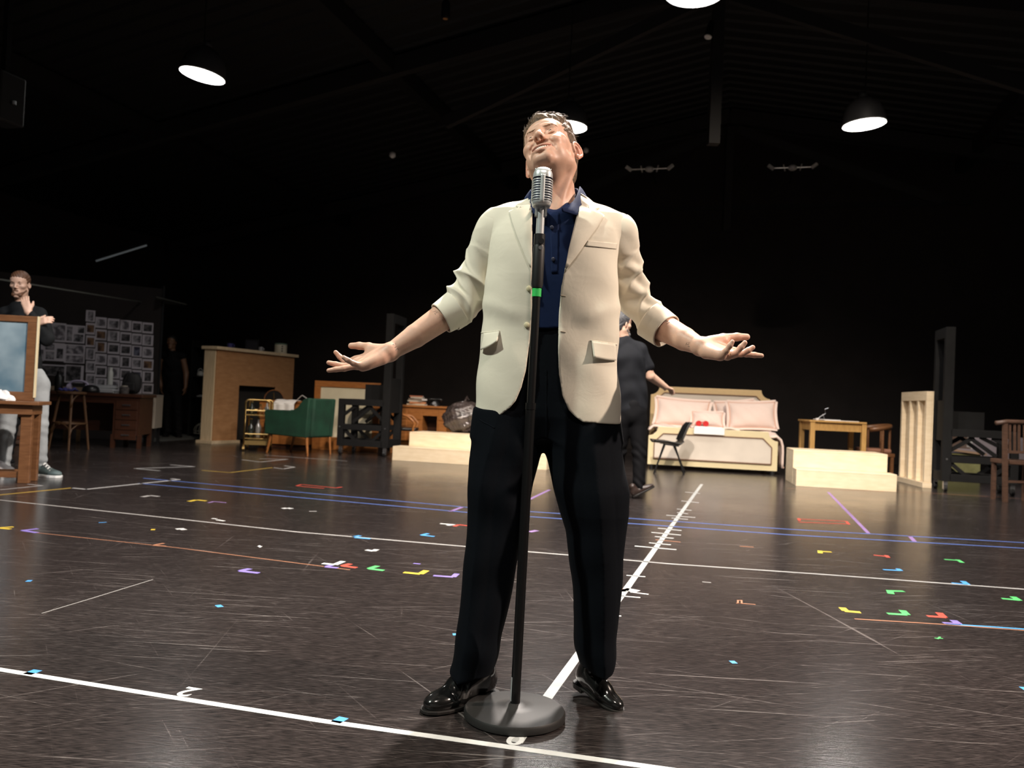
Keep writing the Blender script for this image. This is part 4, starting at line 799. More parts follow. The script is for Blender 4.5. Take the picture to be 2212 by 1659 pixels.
part('crown', black_plastic, t, lambda b: b.lathe([(.11, 0), (.112, .03), (.095, .075), (.05, .1), (.002, .105)], 20), smooth=True); part('brim', black_plastic, t, lambda b: b.prism([(.1, -.1), (.2, -.09), (.27, -.04), (.27, .04), (.2, .09), (.1, .1)], .002, .012, lambda p, q, d: Vector((p, q, d))))
t = thing('headphones', 'lilac white headphones lying behind the cap on the dark desk', 'headphones', deskp(170, .30), .1); lil = mat('lilac_plastic', (.50, .44, .60), .5)
part('band', lil, t, lambda b: b.tube([(.12 * math.cos(q), 0, .10 + .05 * math.sin(q)) for q in np.linspace(-.2, math.pi + .2, 14)], .016, 8), smooth=True)
for s in (-1, 1): part('earcup', lil, t, lambda b: b.tube([(s * .10, 0, .055), (s * .14, 0, .055)], .05, 16))
t = thing('tape_roll', 'blue folded cloth on the left end of the dark desk', 'cloth', deskp(148, .12), 0); part('fold', mat('blue_cloth', (.06, .06, .26), .8), t, lambda b: b.grid(lambda u, v: Vector(((u - .5) * .2, (v - .5) * .14, .02 + .02 * math.sin(9 * u) * math.sin(3 * v) + .012 * math.sin(20 * u + v * 5))), 18, 10), smooth=True, solid=.02); t.name = 'blue_cloth'
t = thing('backpack', 'dark backpack standing on the right of the dark desk', 'bag', deskp(284, .47), 0.1)
def sackb(u, v):
    th = v * math.pi; a = u * 2 * math.pi; r = math.sin(th) ** .5; return Vector((.13 * r * math.cos(a), .08 * r * math.sin(a), .15 - .15 * math.cos(th)))
part('body', mat('bag_black', (.012, .012, .014), .7), t, lambda b: b.grid(sackb, 24, 16, wrap=True), smooth=True); part('strap', black_plastic, t, lambda b: b.tube([(-.05, -.08, .05), (-.07, -.1, .15), (-.04, -.06, .27), (.0, 0, .31), (.05, -.05, .27)], .012, 6)); part('pocket', mat('bag_black', (.012, .012, .014), .7), t, lambda b: b.box((0, -.085, .1), (.15, .05, .12)), bevel=.02)
# cream credenza right of the desk
A = W(288, 968, 12.0); A.z = 0; zq = lambda py: W(305, py, 12.0).z; t = thing('credenza', 'cream cabinet on black legs beside the dark brown desk', 'cabinet', A, math.radians(10)); LQ = .27
cgrey = mat('taupe_board', (.30, .26, .21), .6)
part('body', cgrey, t, lambda b: b.b6(0, LQ, 0, .45, zq(925), zq(857)), bevel=.004); part('door', mat('cream_edge', (.62, .54, .36), .5), t, lambda b: b.b6(-.02, .03, -.02, -.001, zq(924), zq(869)), bevel=.004)
part('worktop', mat('taupe_top', (.25, .22, .19), .6), t, lambda b: b.b6(-.7, LQ, .0, .46, zq(857), zq(852)))
for x in (.03, LQ - .06): 
    for y in (.05, .4): part('leg', black_paint, t, lambda b: b.b6(x, x + .04, y, y + .04, 0, zq(925)))
# ---- bentwood bar stool and the bench behind it
def bar_stool(A, rz, label, m):
    t = thing('bar_stool', label, 'stool', A, rz); zs = .735
    part('seat', m, t, lambda b: b.lathe([(.165, zs - .03), (.175, zs - .02), (.175, zs), (.15, zs + .006)], 24), smooth='auto'); part('foot_ring', m, t, lambda b: b.lathe([(.178, .33), (.194, .33), (.194, .35), (.178, .35), (.178, .33)], 24, cap=False))
    for k in range(4):
        a = math.pi / 4 + k * math.pi / 2; d = Vector((math.cos(a), math.sin(a), 0)); part('leg', m, t, lambda b: b.tube([d * .135 + Vector((0, 0, zs - .031)), d * .185 + Vector((0, 0, .34)), d * .225], [.018, .016, .013], 8))
        for zt_, r0 in ((zs - .035, .145), (.325, .185)):
            e = Vector((-d.y, d.x, 0)); f = (d + e).normalized(); part('curved_brace', m, t, lambda b: b.tube([d * (r0 + .03) + Vector((0, 0, zt_ - .16)), d * (r0 + .005) * .95 + e * .02 + Vector((0, 0, zt_ - .06)), (d * .8 + e * .4).normalized() * r0 * .92 + Vector((0, 0, zt_ - .008)), f * r0 * .9 + Vector((0, 0, zt_))], .009, 6), smooth=True)
    return t
bar_stool(P(139, 972) + Vector((0, .1, 0)), -.3, 'dark bentwood bar stool with curved braces in front of the desk', mat('bentwood', (.085, .042, .018), .4))
c = W(108, 838, 12.2); t = thing('bench_back', 'pale wooden bench with a long back rail below the pinned sheets', 'bench', (c.x, c.y, 0), math.radians(20))
lbench = mat('bench_tan', (.28, .20, .13), .6)
part('back_rail', lbench, t, lambda b: b.b6(-.32, .5, 0, .03, c.z - .03, c.z + .03))
for x in (-.2, .0, .20): part('post', yellow_wood, t, lambda b: b.b6(x, x + .05, .031, .07, 0, c.z + .03))
part('seat', lbench, t, lambda b: b.b6(-.3, .5, -.35, -.001, .40, .44))
for x in (-.27, .42): part('leg', yellow_wood, t, lambda b: b.b6(x, x + .05, -.34, -.29, 0, .40))
# ---- dim shelf unit right of the dark figure
A = W(404, 948, 14.6); A.z = 0; t = thing('shelf_unit', 'black open shelf unit in the dim corner left of the plywood fireplace', 'shelf', A, -.1); zz3 = lambda py: W(430, py, 14.6).z
for x in (0, .62): part('upright', black_paint, t, lambda b: b.b6(x, x + .03, 0, .35, 0, zz3(735)))
for py in (748, 812, 857, 935): part('shelf_board', black_paint, t, lambda b: b.b6(.031, .619, 0, .35, zz3(py) - .02, zz3(py)))
SHM = ROOTM[t.name]
q = SHM @ Vector((.12, .12, zz3(812) + .0005)); t = thing('desk_lamp', 'small pale kettle shape on the dim middle shelf', 'ornament', q, 0); t.name = 'kettle'; dimw = mat('dim_white', (.4, .4, .38), .5)
part('body', dimw, t, lambda b: b.lathe([(.055, 0), (.06, .02), (.045, .07), (.02, .09)], 14), smooth=True); part('spout', dimw, t, lambda b: b.tube([(.05, 0, .04), (.09, 0, .09)], [.015, .009], 8)); part('handle', dimw, t, lambda b: b.tube([(.045 * math.cos(a), 0, .08 + .05 * math.sin(a)) for a in np.linspace(0, math.pi, 8)], .006, 6))
q = SHM @ Vector((.36, .1, zz3(812) + .0005)); t = thing('power_strip', 'charger with green and white indicator lamps on the dim middle shelf', 'charger', q, 0)
part('body', black_plastic, t, lambda b: b.b6(-.1, .12, 0, .06, 0, .16)); part('green_lamp', emat('green_led', (.1, .8, .5), .5), t, lambda b: b.b6(-.06, -.03, -.006, -.0005, .06, .12)); part('white_lamp', emat('white_led', (.8, .85, 1), 1.0), t, lambda b: b.tube([(.05, -.008, .13), (.05, -.0005, .13)], .016, 10))
q = SHM @ Vector((.22, .12, zz3(857) + .0005)); t = thing('papers', 'pale papers on the dim lower shelf', 'paper', q, 0); part('sheet', dimw, t, lambda b: b.b6(-.1, .14, -.1, .1, 0, .02)); part('sheet', dimw, t, lambda b: b.box((.02, 0, .028), (.2, .16, .012), RZ(.2)))
q = P(424, 948) + Vector((0, .6, 0)); t = thing('wicker_basket', 'low pale mesh basket on the floor under the dim shelves', 'basket', (q.x + .0, q.y - .3, 0), 0)
bm_ = mat('basket_wire', (.32, .30, .24), .6)
for i in range(7):
    a0 = i * math.pi / 7; part('hoop', bm_, t, lambda b: b.tube([(.16 * math.sin(p) * math.cos(a0), .12 * math.sin(p) * math.sin(a0), .26 - .14 + .14 * math.cos(p)) for p in np.linspace(-1.9, 1.9, 16)], .006, 5))
part('ring', bm_, t, lambda b: [b.tube([(.16 * math.cos(p) * k, .12 * math.sin(p) * k, z) for p in np.linspace(0, 2 * math.pi, 22)], .006, 5) for k, z in ((1, .12), (.7, .22), (.95, .075), (.95, .006))])
# ---- brown table at the left edge, framed panel, cloth
A = P(51, 1044); zt = W(40, 866, A.y).z; t = thing('side_table', 'brown wooden table cut by the left edge of the photo', 'table', A, math.radians(13))
part('tabletop', brown_wood, t, lambda b: b.b6(-.95, .10, -.07, .27, zt - .03, zt), bevel=.004)
for y in (-.035, .205): part('apron', brown_wood, t, lambda b: b.b6(-.9, .045, y, y + .02, zt - .11, zt - .031))
part('end_apron', brown_wood, t, lambda b: b.b6(.025, .045, -.014, .204, zt - .11, zt - .031))
for x, y in ((0, 0), (-.86, 0), (0, .19), (-.86, .19)): part('leg', brown_wood, t, lambda b: b.b6(x - .045, x + .04, y - .014, y + .04, 0, zt - .111), bevel=.004)
for y in (.0, .19): part('stretcher', brown_wood, t, lambda b: b.b6(-.8, -.046, y, y + .025, .045, .095))
TM = ROOTM[t.name]
q = W(71, 862, A.y + .06); q.z = zt + .0006; zf = W(60, 683, q.y).z - zt
t = thing('blue_picture', 'dark wood framed cloudy blue picture standing on the brown table', 'picture', q, math.radians(8)); ff = .075
part('frame', brown_wood, t, lambda b: (b.b6(-1.0, 0, 0, .035, 0, ff), b.b6(-1.0, 0, 0, .035, zf - ff * .7, zf), b.b6(-ff, 0, 0, .035, ff, zf - ff * .7), b.b6(-1.0, -1 + ff, 0, .035, ff, zf - ff * .7)), bevel=.003)
cl = bpy.data.materials.new('cloudy_blue'); cl.use_nodes = True; N, Lk = cl.node_tree.nodes, cl.node_tree.links
tc = N.new('ShaderNodeTexCoord'); ns = N.new('ShaderNodeTexNoise'); ns.inputs['Scale'].default_value = 3.2; ns.inputs['Detail'].default_value = 3; Lk.new(tc.outputs['Object'], ns.inputs['Vector'])
rp = N.new('ShaderNodeValToRGB'); e = rp.color_ramp.elements; e[0].position = .35; e[0].color = (.10, .17, .22, 1); e[1].position = .7; e[1].color = (.28, .36, .40, 1); k = e.new(.5); k.color = (.19, .26, .30, 1); Lk.new(ns.outputs[0], rp.inputs[0]); Lk.new(rp.outputs[0], N['Principled BSDF'].inputs['Base Color']); N['Principled BSDF'].inputs['Roughness'].default_value = .35
part('picture', cl, t, lambda b: b.b6(-1 + ff, -ff, .012, .02, ff, zf - ff * .7)); part('edge_strip', mat('pale_edge', (.62, .52, .33), .6), t, lambda b: b.b6(.0005, .012, -.004, .03, ff * .4, zf), bevel=.002)
part('strut', brown_wood, t, lambda b: b.bar((-.4, .037, zf * .4), (-.4, .12, .006), .04, .012))
q = W(3, 852, A.y - .045); q.z = zt + .0006; t = thing('crumpled_cloth', 'crumpled white cloth on the brown table at the left edge', 'cloth', q, 0)
def crump(u, v): a = u * 2 * math.pi; th = v * math.pi / 2; n = 1 + .25 * math.sin(4 * a + 2 * th) + .15 * math.sin(7 * a - 3 * th); return Vector((.085 * n * math.cos(th) * math.cos(a), .05 * n * math.cos(th) * math.sin(a), .065 * n * math.sin(th)))
part('cloth', white_cloth, t, lambda b: b.grid(crump, 30, 12, wrap=True), smooth=True); part('fold', white_cloth, t, lambda b: b.tube([(-.1, -.05, .012), (0, -.062, .03), (.08, -.055, .012)], [.01, .02, .008], 8), smooth=True)
# ------------------------------------------------------------------ implicit modelling: smooth unions meshed with surface nets
def _v(c): return np.array(tuple(c), dtype=np.float32)
def smin(a, b, k):
    if k <= 0: return np.minimum(a, b)
    h = np.maximum(k - np.abs(a - b), 0) / k; return np.minimum(a, b) - h * h * k * 0.25
def smax(a, b, k): return -smin(-a, -b, k)
class Field:
    def __init__(self): self.ops = []
    def op(self, fn, lo, hi, k=0.01, mode='u'): self.ops.append((fn, np.array(lo, dtype=np.float32), np.array(hi, dtype=np.float32), k, mode)); return self
    def ell(self, c, r, k=0.01, mode='u', M=None):      # M: 3x3 local axes in columns
        c, r = _v(c), _v(r); R = None if M is None else np.array(M, dtype=np.float32)
        def fn(p):
            q = p - c
            if R is not None: q = q @ R
            k0 = np.sqrt(((q / r) ** 2).sum(1)); k1 = np.sqrt(((q / (r * r)) ** 2).sum(1)) + 1e-9
            return k0 * (k0 - 1) / k1
        m = r.max() if M is not None else r; return self.op(fn, c - m, c + m, k, mode)
    def cone(self, a, b, r1, r2, k=0.01, mode='u'):
        a, b = _v(a), _v(b); ba = b - a; l2 = float((ba * ba).sum()) + 1e-12; rr = r1 - r2; a2 = max(l2 - rr * rr, 1e-9); il2 = 1 / l2
        def fn(p):
            pa = p - a; y = pa @ ba; z = y - l2; t = pa * l2 - np.outer(y, ba); x2 = (t * t).sum(1); y2 = y * y * l2; z2 = z * z * l2
            kk = math.copysign(1, rr) * rr * rr * x2 if rr else np.zeros_like(x2)
            d = (np.sqrt(x2 * a2 * il2) + y * rr) * il2 - r1
            c1 = np.sign(z) * a2 * z2 > kk; c2 = np.sign(y) * a2 * y2 < kk
            d = np.where(c1, np.sqrt(x2 + z2) * il2 - r2, np.where(c2, np.sqrt(x2 + y2) * il2 - r1, d)); return d.astype(np.float32)
        m = max(r1, r2); return self.op(fn, np.minimum(a, b) - m, np.maximum(a, b) + m, k, mode)
    def chain(self, pts, rad, k=0.006, mode='u'):
        for i in range(len(pts) - 1): self.cone(pts[i], pts[i + 1], rad[i], rad[i + 1], k, mode)
        return self
    def ev(self, p, ops=None):
        d = np.full(len(p), 1.0, dtype=np.float32)
        for fn, lo, hi, k, mode in (ops or self.ops):
            e = fn(p)
            if mode == 'u': d = smin(d, e, k)
            elif mode == 's': d = smax(d, -e, k)
            elif mode == 'i': d = smax(d, e, k)
            else: d = d + e                               # 'd': displacement
        return d
    def mesh(self, res, n=18):
        lo = np.min([o[1] for o in self.ops if o[4] == 'u'], 0) - 4 * res; hi = np.max([o[2] for o in self.ops if o[4] == 'u'], 0) + 4 * res
        dim = np.ceil((hi - lo) / res).astype(int) + 2; nb = np.ceil(dim / n).astype(int); big = (int(dim.max()) + n * 2 + 4); S = np.int64(big)
        step = n * res; half = step * 0.5 * 1.7321; vid, vpos, quads = [], [], []
        bi = np.stack(np.meshgrid(*[np.arange(q) for q in nb], indexing='ij'), -1).reshape(-1, 3)
        cen = (lo + (bi + 0.5) * step).astype(np.float32); dc = self.ev(cen)
        act = bi[np.abs(dc) < half * 1.25 + 0.012]
        ar = np.arange(n + 1); g = np.stack(np.meshgrid(ar, ar, ar, indexing='ij'), -1).reshape(-1, 3)
        for b in act:
            i0 = b * n; p0 = lo + i0 * res; p1 = p0 + step
            ops = [o for o in self.ops if o[4] == 'd' or (np.all(o[1] - o[3] - .02 < p1) and np.all(o[2] + o[3] + .02 > p0))]
            if not any(o[4] == 'u' for o in ops): continue
            d = self.ev((p0 + g * res).astype(np.float32), ops).reshape(n + 1, n + 1, n + 1)
            s = d < 0
            if s.all() or not s.any(): continue
            c = [s[x:n + x, y:n + y, z:n + z] for x in (0, 1) for y in (0, 1) for z in (0, 1)]
            al = np.logical_and.reduce(c); an = np.logical_or.reduce(c); cell = np.argwhere(an & ~al)
            acc = np.zeros((len(cell), 3), dtype=np.float64); cnt = np.zeros(len(cell))
            for ax in range(3):
                o1, o2 = [q for q in range(3) if q != ax]
                for u in (0, 1):
                    for v in (0, 1):
                        a = cell.copy(); a[:, o1] += u; a[:, o2] += v; e = a.copy(); e[:, ax] += 1
                        da, db = d[a[:, 0], a[:, 1], a[:, 2]], d[e[:, 0], e[:, 1], e[:, 2]]; m = (da < 0) != (db < 0)
                        t = np.where(m, da / np.where(m, da - db, 1), 0); pt = a.astype(np.float64); pt[:, ax] += t
                        acc[m] += pt[m]; cnt[m] += 1
            vpos.append(p0 + acc / cnt[:, None] * res); gi = (cell + i0).astype(np.int64) + 2; vid.append((gi[:, 0] * S + gi[:, 1]) * S + gi[:, 2])
            for ax in range(3):
                o1, o2 = (ax + 1) % 3, (ax + 2) % 3
                sl0 = [slice(0, n)] * 3; sl1 = [slice(0, n)] * 3; sl1[ax] = slice(1, n + 1)
                A, B = s[tuple(sl0)], s[tuple(sl1)]; ed = np.argwhere(A != B)
                if not len(ed): continue
                flip = A[ed[:, 0], ed[:, 1], ed[:, 2]]; gi = (ed + i0).astype(np.int64) + 2; q = []
                for u, v in ((1, 1), (0, 1), (0, 0), (1, 0)):
                    e = gi.copy(); e[:, o1] -= u; e[:, o2] -= v; q.append((e[:, 0] * S + e[:, 1]) * S + e[:, 2])
                q = np.stack(q, 1); q[~flip] = q[~flip][:, ::-1]; quads.append(q)
        vid = np.concatenate(vid); vpos = np.concatenate(vpos); quads = np.concatenate(quads)
        order = np.argsort(vid); vid, vpos = vid[order], vpos[order]
        idx = np.searchsorted(vid, quads); idx[idx >= len(vid)] = 0; ok = (vid[idx] == quads).all(1); return vpos, idx[ok]
def sdf_object(name, F, res, m, parent=None, color=None, relax=0, move=None):
    v, q = F.mesh(res)
    for _ in range(relax):
        acc = np.zeros_like(v); cnt = np.zeros(len(v))
        for a, b in ((0, 1), (1, 2), (2, 3), (3, 0)):
            np.add.at(acc, q[:, a], v[q[:, b]]); np.add.at(cnt, q[:, a], 1)
        v = v * .5 + .5 * acc / np.maximum(cnt, 1)[:, None]
    wv = v
    if parent is not None:
        inv = np.array(ROOTM[parent.name].inverted()); v = v @ inv[:3, :3].T + inv[:3, 3]
    me = bpy.data.meshes.new(name); me.vertices.add(len(v)); me.vertices.foreach_set('co', v.astype(np.float32).ravel())
    me.loops.add(len(q) * 4); me.loops.foreach_set('vertex_index', q.astype(np.int32).ravel()); me.polygons.add(len(q)); me.polygons.foreach_set('loop_start', np.arange(0, len(q) * 4, 4, dtype=np.int32))
    me.update(calc_edges=True); me.validate(); me.shade_smooth()
    if color is not None:
        c = color(wv.astype(np.float32)); at = me.color_attributes.new('tint', 'FLOAT_COLOR', 'POINT'); at.data.foreach_set('color', np.concatenate([c, np.ones((len(c), 1))], 1).astype(np.float32).ravel())
    o = bpy.data.objects.new(name, me); COL.objects.link(o); me.materials.append(m)
    if parent is not None: o.parent = parent; ROOTM[o.name] = ROOTM[parent.name]
    return o
def loft(rows, n=2.4, zlim=None):
    """rows of (z, cx, cy, rx, ry), rising; an upright body whose every level is a superellipse."""
    a = np.array(sorted(rows), dtype=np.float32)
    def fn(p):
        z = p[:, 2]; cx, cy, rx, ry = (np.interp(z, a[:, 0], a[:, i]) for i in (1, 2, 3, 4))
        x, y = np.abs(p[:, 0] - cx) / rx, np.abs(p[:, 1] - cy) / ry; m = (x ** n + y ** n) ** (1 / n)
        d = (m - 1) * np.minimum(rx, ry); return np.maximum(d, np.maximum(z - a[-1, 0], a[0, 0] - z)).astype(np.float32)
    lo = (min(a[:, 1] - a[:, 3]), min(a[:, 2] - a[:, 4]), a[0, 0]); hi = (max(a[:, 1] + a[:, 3]), max(a[:, 2] + a[:, 4]), a[-1, 0]); return fn, lo, hi
class Framed:
    """Collects field parts given in a local frame (rotation R, origin c, scale s)."""
    def __init__(self, F, R, c, s=1.0): self.F, self.R, self.c, self.s = F, np.array(R, dtype=np.float64), np.array(c, dtype=np.float64), s
    def w(self, p): return self.c + self.R @ (np.array(p, dtype=np.float64) * self.s)
    def loc(self, P_): return ((P_ - self.c) @ self.R) / self.s
    def ell(self, c, r, k=.01, mode='u', rot=None):
        M = self.R if rot is None else self.R @ np.array(rot); self.F.ell(self.w(c), np.array(r) * self.s, k, mode, M); return self
    def cone(self, a, b, r1, r2, k=.01, mode='u'): self.F.cone(self.w(a), self.w(b), r1 * self.s, r2 * self.s, k, mode); return self
    def chain(self, pts, rad, k=.006, mode='u'): self.F.chain([self.w(q) for q in pts], [r * self.s for r in rad], k, mode); return self
    def sym(self, name, *a, **k):
        for sx in (-1, 1):
            b = [tuple([sx * q[0]] + list(q[1:])) if isinstance(q, tuple) and len(q) == 3 and i < (2 if name == 'cone' else 1) else q for i, q in enumerate(a)]
            if name == 'chain': b[0] = [(sx * q[0], q[1], q[2]) for q in a[0]]
            kk = dict(k)
            if 'rot' in kk and sx < 0:
                S = np.diag([-1.0, 1, 1]); kk['rot'] = S @ np.array(kk['rot']) @ S
            getattr(self, name)(*b, **kk)
        return self
# ------------------------------------------------------------------ the singer
YB_ = 2.47
SROOT = thing('person', 'smiling man in cream jacket and navy shirt singing with both arms spread at the microphone', 'person', (0.09, YB_, 0), 0)
HR = np.array([[0.90004885, 0.43552291, -0.01522685], [-0.35993859, 0.7626365, 0.53742887], [0.24567513, -0.47823151, 0.84317161]])
_d = .06; HR = HR @ np.array([[math.cos(_d), 0, -math.sin(_d)], [0, 1, 0], [math.sin(_d), 0, math.cos(_d)]])
HC = np.array(W(1191.3, 343.7, YB_)); HS = 0.975
def build_head(F, wpt):
    H = Framed(F, HR, HC, HS)
    H.ell((0, .012, .050), (.0740, .096, .080), .02)
    H.ell((0, -.026, .064), (.0650, .060, .052), .03)
    H.ell((0, -.026, -.012), (.0575, .058, .086), .03)
    H.sym('cone', (.051, -.002, -.043), (.016, -.076, -.085), .0165, .0145, k=.024)
    H.sym('cone', (.056, .000, .0), (.051, -.002, -.043), .015, .0165, k=.018)
    H.cone((-.010, -.0835, -.0835), (.010, -.0835, -.0835), .0150, .0150, .016)
    H.sym('ell', (.043, -.044, -.040), (.017, .030, .026), k=.022)
    H.ell((0, -.034, -.062), (.034, .042, .024), .02)
    H.sym('ell', (.0475, -.050, .002), (.021, .027, .017), k=.020)
    H.sym('ell', (.038, -.0725, -.017), (.0195, .0185, .0155), k=.015)
    H.cone((-.032, -.0745, .0435), (.032, -.0745, .0435), .0130, .0130, .014)
    H.ell((0, -.0825, .040), (.012, .0085, .012), .012)
    H.sym('ell', (.0315, -.0935, .0245), (.0165, .0160, .0120), k=.018, mode='s')
    H.ell((0, -.0755, -.052), (.032, .0205, .024), .018)
    H.cone((0, -.083, .036), (0, -.1060, -.003), .0070, .0095, .010)
    H.ell((0, -.1065, -.0060), (.0092, .0090, .0085), .008)
    H.sym('ell', (.0118, -.0980, -.0112), (.0070, .0100, .0066), k=.008)
    H.sym('ell', (.0062, -.1010, -.0155), (.0038, .0062, .0056), k=.002, mode='s')
    H.cone((0, -.105, -.0135), (0, -.098, -.022), .0036, .0036, .005)
    F.cone(H.w((0, .024, -.030)), wpt(1199, 462, 2.490), .053, .064, .03)
    F.cone(H.w((0, .012, -.070)), wpt(1192, 455, 2.445), .026, .034, .020)
    F.ell(wpt(1180, 415, 2.418), (.010, .010, .016), .02)
    F.cone(H.w((.058, .022, -.045)), wpt(1200, 466, 2.405), .0105, .007, .014); F.cone(H.w((-.058, .022, -.045)), wpt(1186, 464, 2.405), .0105, .007, .014)
    F.cone(wpt(1160, 478, 2.46), wpt(1232, 480, 2.46), .045, .045, .03)
    base = list(F.ops)
    def surf(x, z, lift=0.0):
        ys = np.linspace(-.14, .02, 220); pts = H.c + (np.stack([np.full(220, x), ys, np.full(220, z)], 1) * HS) @ H.R.T
        d = F.ev(pts.astype(np.float32), base); i = int(np.argmax(d < 0)); i = max(i, 1); t = d[i - 1] / (d[i - 1] - d[i] + 1e-9); return (x, float(ys[i - 1] + t * (ys[i] - ys[i - 1])) - lift, z)
    H.surf = surf
    EC = (.0315, -.0690, .0255); H.EC = EC
    H.sym('ell', EC, (.0158, .0150, .0130), k=.007)
    eb = lambda dx, dz, k=.0150: (EC[0] + dx, EC[1] - k * math.sqrt(max(.05, 1 - (dx / .0158) ** 2 - (dz / .0130) ** 2)), EC[2] + dz)
    H.sym('chain', [eb(-.0105, -.0028), eb(-.0055, .0002), eb(0, .0012), eb(.0055, .0002), eb(.0108, -.0030)], [.0009, .0016, .0019, .0016, .0008], k=.0010, mode='s')
    H.sym('chain', [eb(-.012, .0042), eb(-.006, .0068), eb(0, .0076), eb(.007, .0066), eb(.0125, .003)], [.0004, .0006, .0006, .0006, .0004], k=.0030, mode='s')
    H.sym('chain', [eb(-.009, -.0080), eb(0, -.0105), eb(.009, -.0085)], [.0006, .0009, .0006], k=.004, mode='s')
    H.sym('chain', [surf(.047, .027), surf(.052, .030), surf(.057, .031)], [.0005, .0006, .0004], k=.003, mode='s')
    H.sym('chain', [surf(.047, .023), surf(.053, .021)], [.0004, .0004], k=.003, mode='s')
    xs = np.linspace(-1, 1, 13); H.ya = ya = lambda t: -.1000 + .0190 * t * t; H.zu = zu = lambda t: -.0505 + .0065 * t * t; H.zl = zl = lambda t: -.0668 + .0228 * t * t
    up = [(t * .032, ya(t) + .0012, zu(t) + .0022 - .0012 * math.exp(-(t / .15) ** 2)) for t in xs]; lw = [(t * .030, ya(t) + .0005, zl(t) - .0022) for t in xs]
    H.chain(up, [.0022 + .0013 * (1 - t * t) for t in xs], .006); H.chain(lw, [.0020 + .0028 * (1 - t * t) for t in xs], .006)
    for t in np.linspace(-.95, .95, 19):
        hm = max(.0013, (zu(t) - zl(t)) * .5 - .0004); H.ell((t * .032, ya(t) + .002, (zu(t) + zl(t)) / 2), (.0036, .0135, hm), .0015, 's')
    H.sym('ell', surf(.0350, -.0430), (.0040, .0035, .0045), k=.005, mode='s')
    H.sym('chain', [surf(.0165, -.0125), surf(.0250, -.022), surf(.0335, -.033), surf(.0395, -.045), surf(.0405, -.058)], [.0010, .0018, .0020, .0015, .0005], k=.006, mode='s')
    H.chain([surf(-.013, -.0775), surf(0, -.0785), surf(.013, -.0775)], [.0008, .0014, .0008], k=.008, mode='s')
    H.chain([surf(0, -.030), surf(0, -.042)], [.0010, .0016], k=.004, mode='s')
    H.chain([surf(-.03, .062), surf(0, .0635), surf(.03, .062)], [.0003] * 3, k=.004, mode='s')
    S = np.diag([-1.0, 1, 1]); er = np.array(RZ(math.radians(-28)) @ RX(math.radians(14)))
    for sx in (-1, 1):
        E = er if sx > 0 else S @ er @ S; at = lambda q: tuple(np.array((sx * .0785, .006, .003)) + (E @ (np.array(q) * np.array((sx, 1, 1)))))
        H.ell(at((0, .004, .002)), (.0050, .0185, .0300), .006, rot=E)
        H.ell(at((.0055, .001, .003)), (.0055, .0125, .0215), .003, 's', rot=E)
        H.ell(at((.0035, -.004, -.006)), (.0075, .0080, .0100), .003, 's', rot=E)
        H.chain([at((.0035, .004 + .0165 * math.cos(a), .003 + .0270 * math.sin(a))) for a in np.linspace(-1.5, 3.3, 16)], [.0034] * 16, .003)
        H.chain([at((.003, .0085, -.012)), at((.0045, .0095, .0)), at((.004, .006, .012)), at((.003, .0, .018))], [.0022, .0026, .0024, .0016], .003)
        H.ell(at((.001, -.002, -.0265)), (.0050, .0080, .0085), .005, rot=E)
        H.ell(at((.003, -.0115, -.007)), (.0036, .0030, .0052), .004, rot=E)
    return H
def hand(F, wr, fingers, thumb, palm, k=.006):
    for pts, rad in fingers: F.chain(pts, rad, .0035)
    F.chain(*thumb, .006)
    for a, b, r1, r2, kk in palm: F.cone(a, b, r1, r2, kk)
def finger(px, r): return [W(*q) for q in px], r
FL = Field()
HEAD = build_head(FL, W)
# arms and the hidden trunk that ties the body together
FL.chain([W(1197, 470, 2.49), W(1195, 640, 2.48), W(1182, 800, 2.48)], [.075, .085, .085], .03)
for sh, el, cf, md, wr in (((1085, 505, 2.50), (1008, 640, 2.535), (955, 686, 2.50), (897, 726, 2.45), (842, 761, 2.405)), ((1322, 515, 2.50), (1368, 656, 2.555), (1434, 708, 2.505), (1478, 732, 2.43), (1514, 749, 2.375))):
    FL.chain([W(1197, 480, 2.49), W(*sh), W(*el)], [.06, .032, .027], .02)
    FL.chain([W(*el), W(*cf), W(*md), W(*wr)], [.027, .0405, .0345, .0235], .004)
# his right hand, at the left of the picture
w0 = W(842, 761, 2.405)
hand(FL, w0, [
    finger([(770, 778, 2.440), (745, 781.5, 2.450), (734, 771, 2.452), (725, 761, 2.450)], [.0095, .0086, .0078, .0064]),
    finger([(772, 784, 2.418), (743, 791, 2.425), (725, 787, 2.425), (710, 783.5, 2.42)], [.0098, .0088, .0080, .0066]),
    finger([(776, 789, 2.392), (744, 796, 2.392), (726, 798, 2.396), (710, 800.5, 2.398)], [.0095, .0085, .0076, .0063]),
    finger([(783, 792, 2.368), (764, 785.5, 2.352), (751, 778, 2.346), (742, 772, 2.344)], [.0092, .0078, .0072, .0060])],
    ([W(822, 757, 2.425), W(797, 749.5, 2.448), W(776, 747, 2.462), W(758.5, 747, 2.47)], [.0150, .0125, .0105, .0088]),
    [(w0, W(770, 778, 2.440), .0215, .0125, .012), (w0, W(772, 784, 2.418), .022, .0125, .012), (w0, W(776, 789, 2.392), .022, .0125, .012), (w0, W(783, 792, 2.368), .0215, .0125, .012),
     (W(828, 758, 2.42), W(800, 757, 2.435), .019, .0150, .012), (W(825, 775, 2.385), W(795, 788, 2.37), .0165, .0130, .012)])
